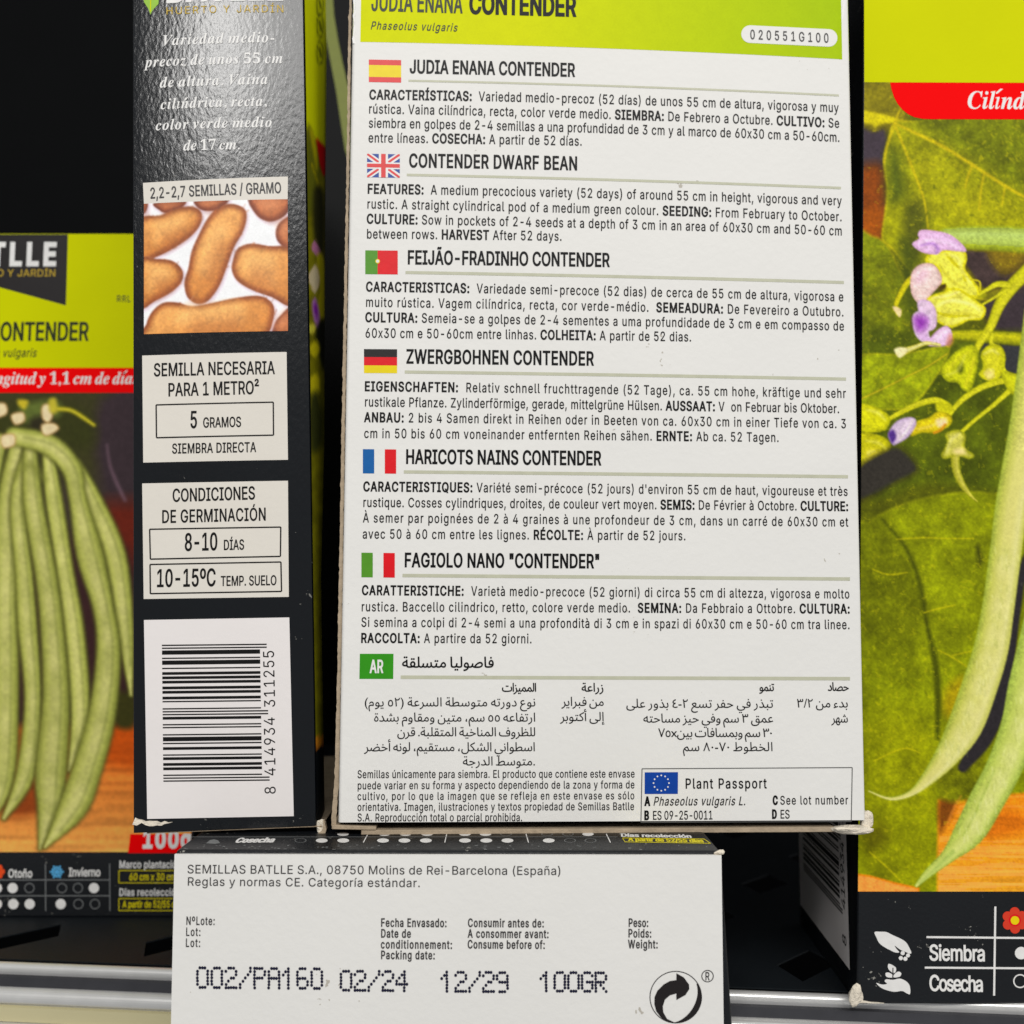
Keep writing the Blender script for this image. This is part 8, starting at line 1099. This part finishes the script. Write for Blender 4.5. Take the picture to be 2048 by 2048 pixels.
cv.blob([(150, 1440), (270, 1452), (390, 1470), (390, 1530), (220, 1530)], (190, 70, 8), feather=14, alpha=.7); cv.blob([(30, 1560), (110, 1575), (80, 1625), (0, 1630)], (120, 46, 14), feather=12, alpha=.8); cv.blob([(225, 1390), (268, 1390), (268, 1452), (230, 1450)], (58, 56, 20), feather=8)
cv.stroke([(214, 890), (220, 930), (232, 962), (250, 1000)], [3, 5, 6, 6], [(120, 92, 104)], 4, .8)
cv.blob([(-40, 830), (40, 800), (130, 800), (190, 850), (170, 900), (60, 900), (-30, 900)], (54, 56, 22), feather=16); cv.blob([(40, 812), (110, 800), (120, 830), (60, 850)], (92, 104, 44), feather=8); cv.blob([(60, 840), (104, 834), (110, 880), (70, 892)], (46, 42, 26), feather=8)
GP = np.array([(122, 128, 48), (176, 180, 84), (204, 202, 116), (202, 200, 114), (184, 186, 90), (128, 132, 50)], float)
pk = np.random.default_rng(17)
def pod(pts, w, cols=None):
    cols = GP * pk.uniform(.90, 1.06) if cols is None else cols; w = [x * 1.12 * pk.uniform(.94, 1.06) for x in w]; p = Canvas.smooth(np.column_stack([np.array(pts, float), w]), 4, False)
    cv.stroke(pts, [x + 4 for x in w], [(58, 56, 28)], 6, .7); cv.stroke(pts, w, cols, 4)
    for i in range(2, len(p) - 2): cv.blob([(p[i, 0] - p[i, 2] * .22, p[i, 1]), (p[i, 0], p[i, 1] - 16), (p[i, 0] + p[i, 2] * .22, p[i, 1]), (p[i, 0], p[i, 1] + 16)], (214, 208, 132) if pk.random() > .5 else (136, 142, 62), feather=9, alpha=pk.uniform(.1, .35))
    cv.stroke([(x + ww * .18, y) for x, y, ww in p[1:-2, :3]], 3, [(112, 118, 52)], 4, .5, False)
pod([(150, 930), (185, 1000), (230, 1110), (250, 1253), (262, 1390)], [26, 34, 40, 32, 6]); pod([(-200, 950), (-150, 1200), (-120, 1450), (-60, 1600)], [36, 46, 44, 12]); pod([(-120, 930), (-90, 1150), (-60, 1400), (-30, 1560)], [40, 46, 44, 10])
for q_ in ([(-60, 880), (-130, 960), (-210, 1150), (-260, 1400), (-270, 1600)], [(-40, 880), (-90, 980), (-160, 1200), (-200, 1450), (-190, 1640)], [(-20, 880), (-60, 1000), (-90, 1220), (-110, 1460), (-130, 1660)], [(0, 880), (-25, 1000), (-45, 1220), (-50, 1440), (-70, 1640)], [(-70, 870), (-190, 940), (-290, 1120), (-330, 1350)]): pod(q_, [26, 38, 44, 40, 8][:len(q_)] if len(q_) == 5 else [26, 38, 40, 8])
pod([(40, 880), (20, 1000), (12, 1180), (12, 1400), (5, 1560), (-20, 1640)], [30, 44, 46, 48, 42, 8]); pod([(95, 900), (108, 1000), (130, 1145), (147, 1253), (160, 1400), (156, 1470), (138, 1540)], [20, 30, 34, 36, 35, 30, 8])
pod([(60, 905), (36, 1000), (48, 1145), (55, 1253), (66, 1398), (52, 1545), (8, 1636)], [24, 30, 34, 34, 30, 34, 8]); pod([(60, 890), (66, 1000), (91, 1145), (104, 1253), (112, 1398), (102, 1543), (99, 1616), (80, 1697)], [22, 36, 38, 44, 48, 56, 46, 6])
pod([(28, 872), (98, 890), (142, 935), (156, 1000), (180, 1109), (207, 1217), (217, 1308), (203, 1435), (173, 1543), (145, 1616), (90, 1694)], [34, 38, 36, 32, 50, 38, 42, 50, 56, 50, 6])
cv.stroke([(30, 950), (60, 930), (90, 960)], [10, 12, 10], [(120, 124, 50)], 8, .6)
for pts in ([(84, 812), (100, 808), (106, 832), (96, 846), (84, 836)], [(84, 848), (108, 846), (118, 858), (96, 872), (84, 866)], [(22, 830), (46, 824), (50, 842), (30, 850)], [(2, 872), (28, 868), (30, 890), (6, 896)], [(-20, 810), (10, 806), (14, 828), (-14, 836)]): cv.blob(pts, (226, 206, 160), (190, 150, 90), 5, 3)
cv.stroke([(110, 818), (140, 820), (165, 834), (188, 850)], [9, 9, 9, 7], [(140, 134, 16), (206, 192, 50), (150, 140, 20)], 3); cv.blob([(98, 800), (112, 798), (114, 824), (100, 824)], (190, 176, 50), feather=4); cv.blob([(36, 800), (56, 802), (50, 818), (38, 812)], (190, 170, 40), feather=4)
cv.c *= (0.95 + .10 * cv.noise(6, 99))[..., None]
canvas_mesh('picture_print', FF, cv, M_PIC, BOXF)
Ink().quad(FF, [(-423, 468), (383, 468), (383, 735.5), (-423, 735.5)], M_GREEN, 4e-5, 4, 4).build('green_header', BOXF)
LP = Ink().poly(FF, [(-215, 469), (136, 469), (132, 611), (0, 575), (-215, 516)], M_FBLK, 6e-5).build('logo_patch', BOXF)
Ink().text(FF, [('BATLLE', 'X')], (-96, 530), (112, 530), 43, M_WINK, 8e-5, tr=(-22, 120)).text(FF, [('HUERTO Y JARDÍN', 'W')], (-76, 553), (112, 553), 14, M_GOLD, 8e-5, tr=(-22, 120)).build('brand_lettering', LP)
Ink().text(FF, [('JUDIA ENANA', 'R')], (-226, 681), (-36, 681), 36, M_OLIVE, 8e-5).text(FF, [('CONTENDER', 'H')], (-24, 681), (177, 681), 36, M_OLIVE, 8e-5).text(FF, [('Phaseolus vulgaris', 'I')], (-90, 714), (72.5, 714), 17, M_OLIVE, 8e-5).text(FF, [('RRL', 'R')], (233, 604), (262, 604), 13, M_OLIVE, 8e-5).build('product_title', BOXF)
RB = Ink().quad(FF, [(-423, 735.5), (383, 735.5), (383, 785.5), (-423, 785.5)], M_RIBBON, 5e-5).build('red_ribbon', BOXF)
rt_ = Ink().text(FF, [('longitud y 1,1 cm de diámetro'.replace('á', 'a'), 'S')], (-32, 768), (340, 768), 23, M_WINK, 8e-5, tr=(-40, 80)); rt_.poly(FF, [(246, 748), (252, 741), (256, 741), (249, 748.5)], M_WINK, 8e-5); rt_.build('ribbon_text', RB)
PT = Ink().quad(FF, [(261, 1668), (381, 1668), (381, 1706), (256, 1706)], M_RIBBON, 5e-5).build('weight_patch', BOXF)
Ink().text(FF, [('100g', 'X')], (284, 1695), (382, 1695), 34, M_WINK, 8e-5).build('weight_text', PT)
cal = Ink(); cal.line(FF, (-170, 1759.7), (219, 1759.7), 2, M_RING, 4e-5).line(FF, (-170, 1791.5), (219, 1791.5), 2, M_RING, 4e-5).line(FF, (91, 1727), (91.5, 1822), 2, M_RING, 5e-5).line(FF, (219.5, 1727), (220, 1822), 2, M_RING, 5e-5).line(FF, (-36, 1727), (-36, 1822), 2, M_RING, 5e-5)
cal.text(FF, [('Otoño', 'Y')], (16, 1755), (64.7, 1755), 16.5, M_WINK, 5e-5, tr=(-40, 40)).text(FF, [('Invierno', 'Y')], (137, 1752.5), (201, 1752.5), 16.5, M_WINK, 5e-5, tr=(-40, 40)).text(FF, [('Marco plantación', 'Y')], (238, 1736), (362, 1736), 14.5, M_WINK, 5e-5, tr=(-40, 40)).text(FF, [('Días recolección', 'Y')], (238, 1791.5), (360, 1791.5), 14.5, M_WINK, 5e-5, tr=(-40, 40))
cal.text(FF, [('60 cm x 30 cm', 'Y')], (258, 1760.5), (352, 1760.5), 14, M_YTXT, 5e-5).text(FF, [('A partir de 52/55 días', 'Y')], (245, 1815), (366, 1815), 13.5, M_YTXT, 5e-5).frame(FF, [(238, 1741), (372, 1741), (372, 1765.6), (238, 1765.6)], 1.5, M_YTXT, 5e-5).frame(FF, [(238, 1797), (372, 1797), (372, 1821), (238, 1821)], 1.5, M_YTXT, 5e-5)
for x, y, k in ((-6, 1776, 1), (25.4, 1776, 1), (59, 1776, 0), (124, 1776, 0), (156, 1776, 0), (188, 1776, 1), (-6, 1808, 1), (26.7, 1808, 1), (59.5, 1808, 1), (121.6, 1808, 1), (157, 1808, 0), (190, 1808, 0)): cal.disc(FF, (x, y), 10.2, 10.2, M_WINK if k else M_RING, 5e-5, 0 if k else 1.8)
for t in range(6): cal.line(FF, (114, 1743.6), (114 + 14 * math.cos(t * math.pi / 3), 1743.6 + 14 * math.sin(t * math.pi / 3)), 3.4, M_SNOW, 5e-5 + t * 2e-6).disc(FF, (114 + 9 * math.cos(t * math.pi / 3 + .52), 1743.6 + 9 * math.sin(t * math.pi / 3 + .52)), 2.6, 2.6, M_SNOW, 6.5e-5)
for t in range(6): cal.disc(FF, (-5 + 9 * math.cos(t * math.pi / 3), 1743 + 9 * math.sin(t * math.pi / 3)), 6, 6, M_FLW, 5e-5 + t * 2e-6)
cal.build('sowing_calendar', BOXF)

# ================================================================== dark carton glimpsed in the gap, behind
BOXK = thing('seed_box', 'dark seed box behind, seen only through the gap beside the white back', 'box', GRP)
kb = [(-.078, .322, 0), (.045, .322, 0), (.045, .36, 0), (-.078, .36, 0)]; hexa('carton', kb, [(x, y, .30) for x, y, z in kb], [M_DARK], BOXK, .0006, 2)
FK = Face((-.078, .322, 0), 0, 0, .123, .30)
Ink().poly(FK, [(640, -60), (662, -60), (668, 30), (676, 80), (686, 130), (700, 190), (700, 330), (690, 300), (672, 180), (655, 90), (640, 20)], M_DGRN, 6e-5).build('green_stripe', BOXK)
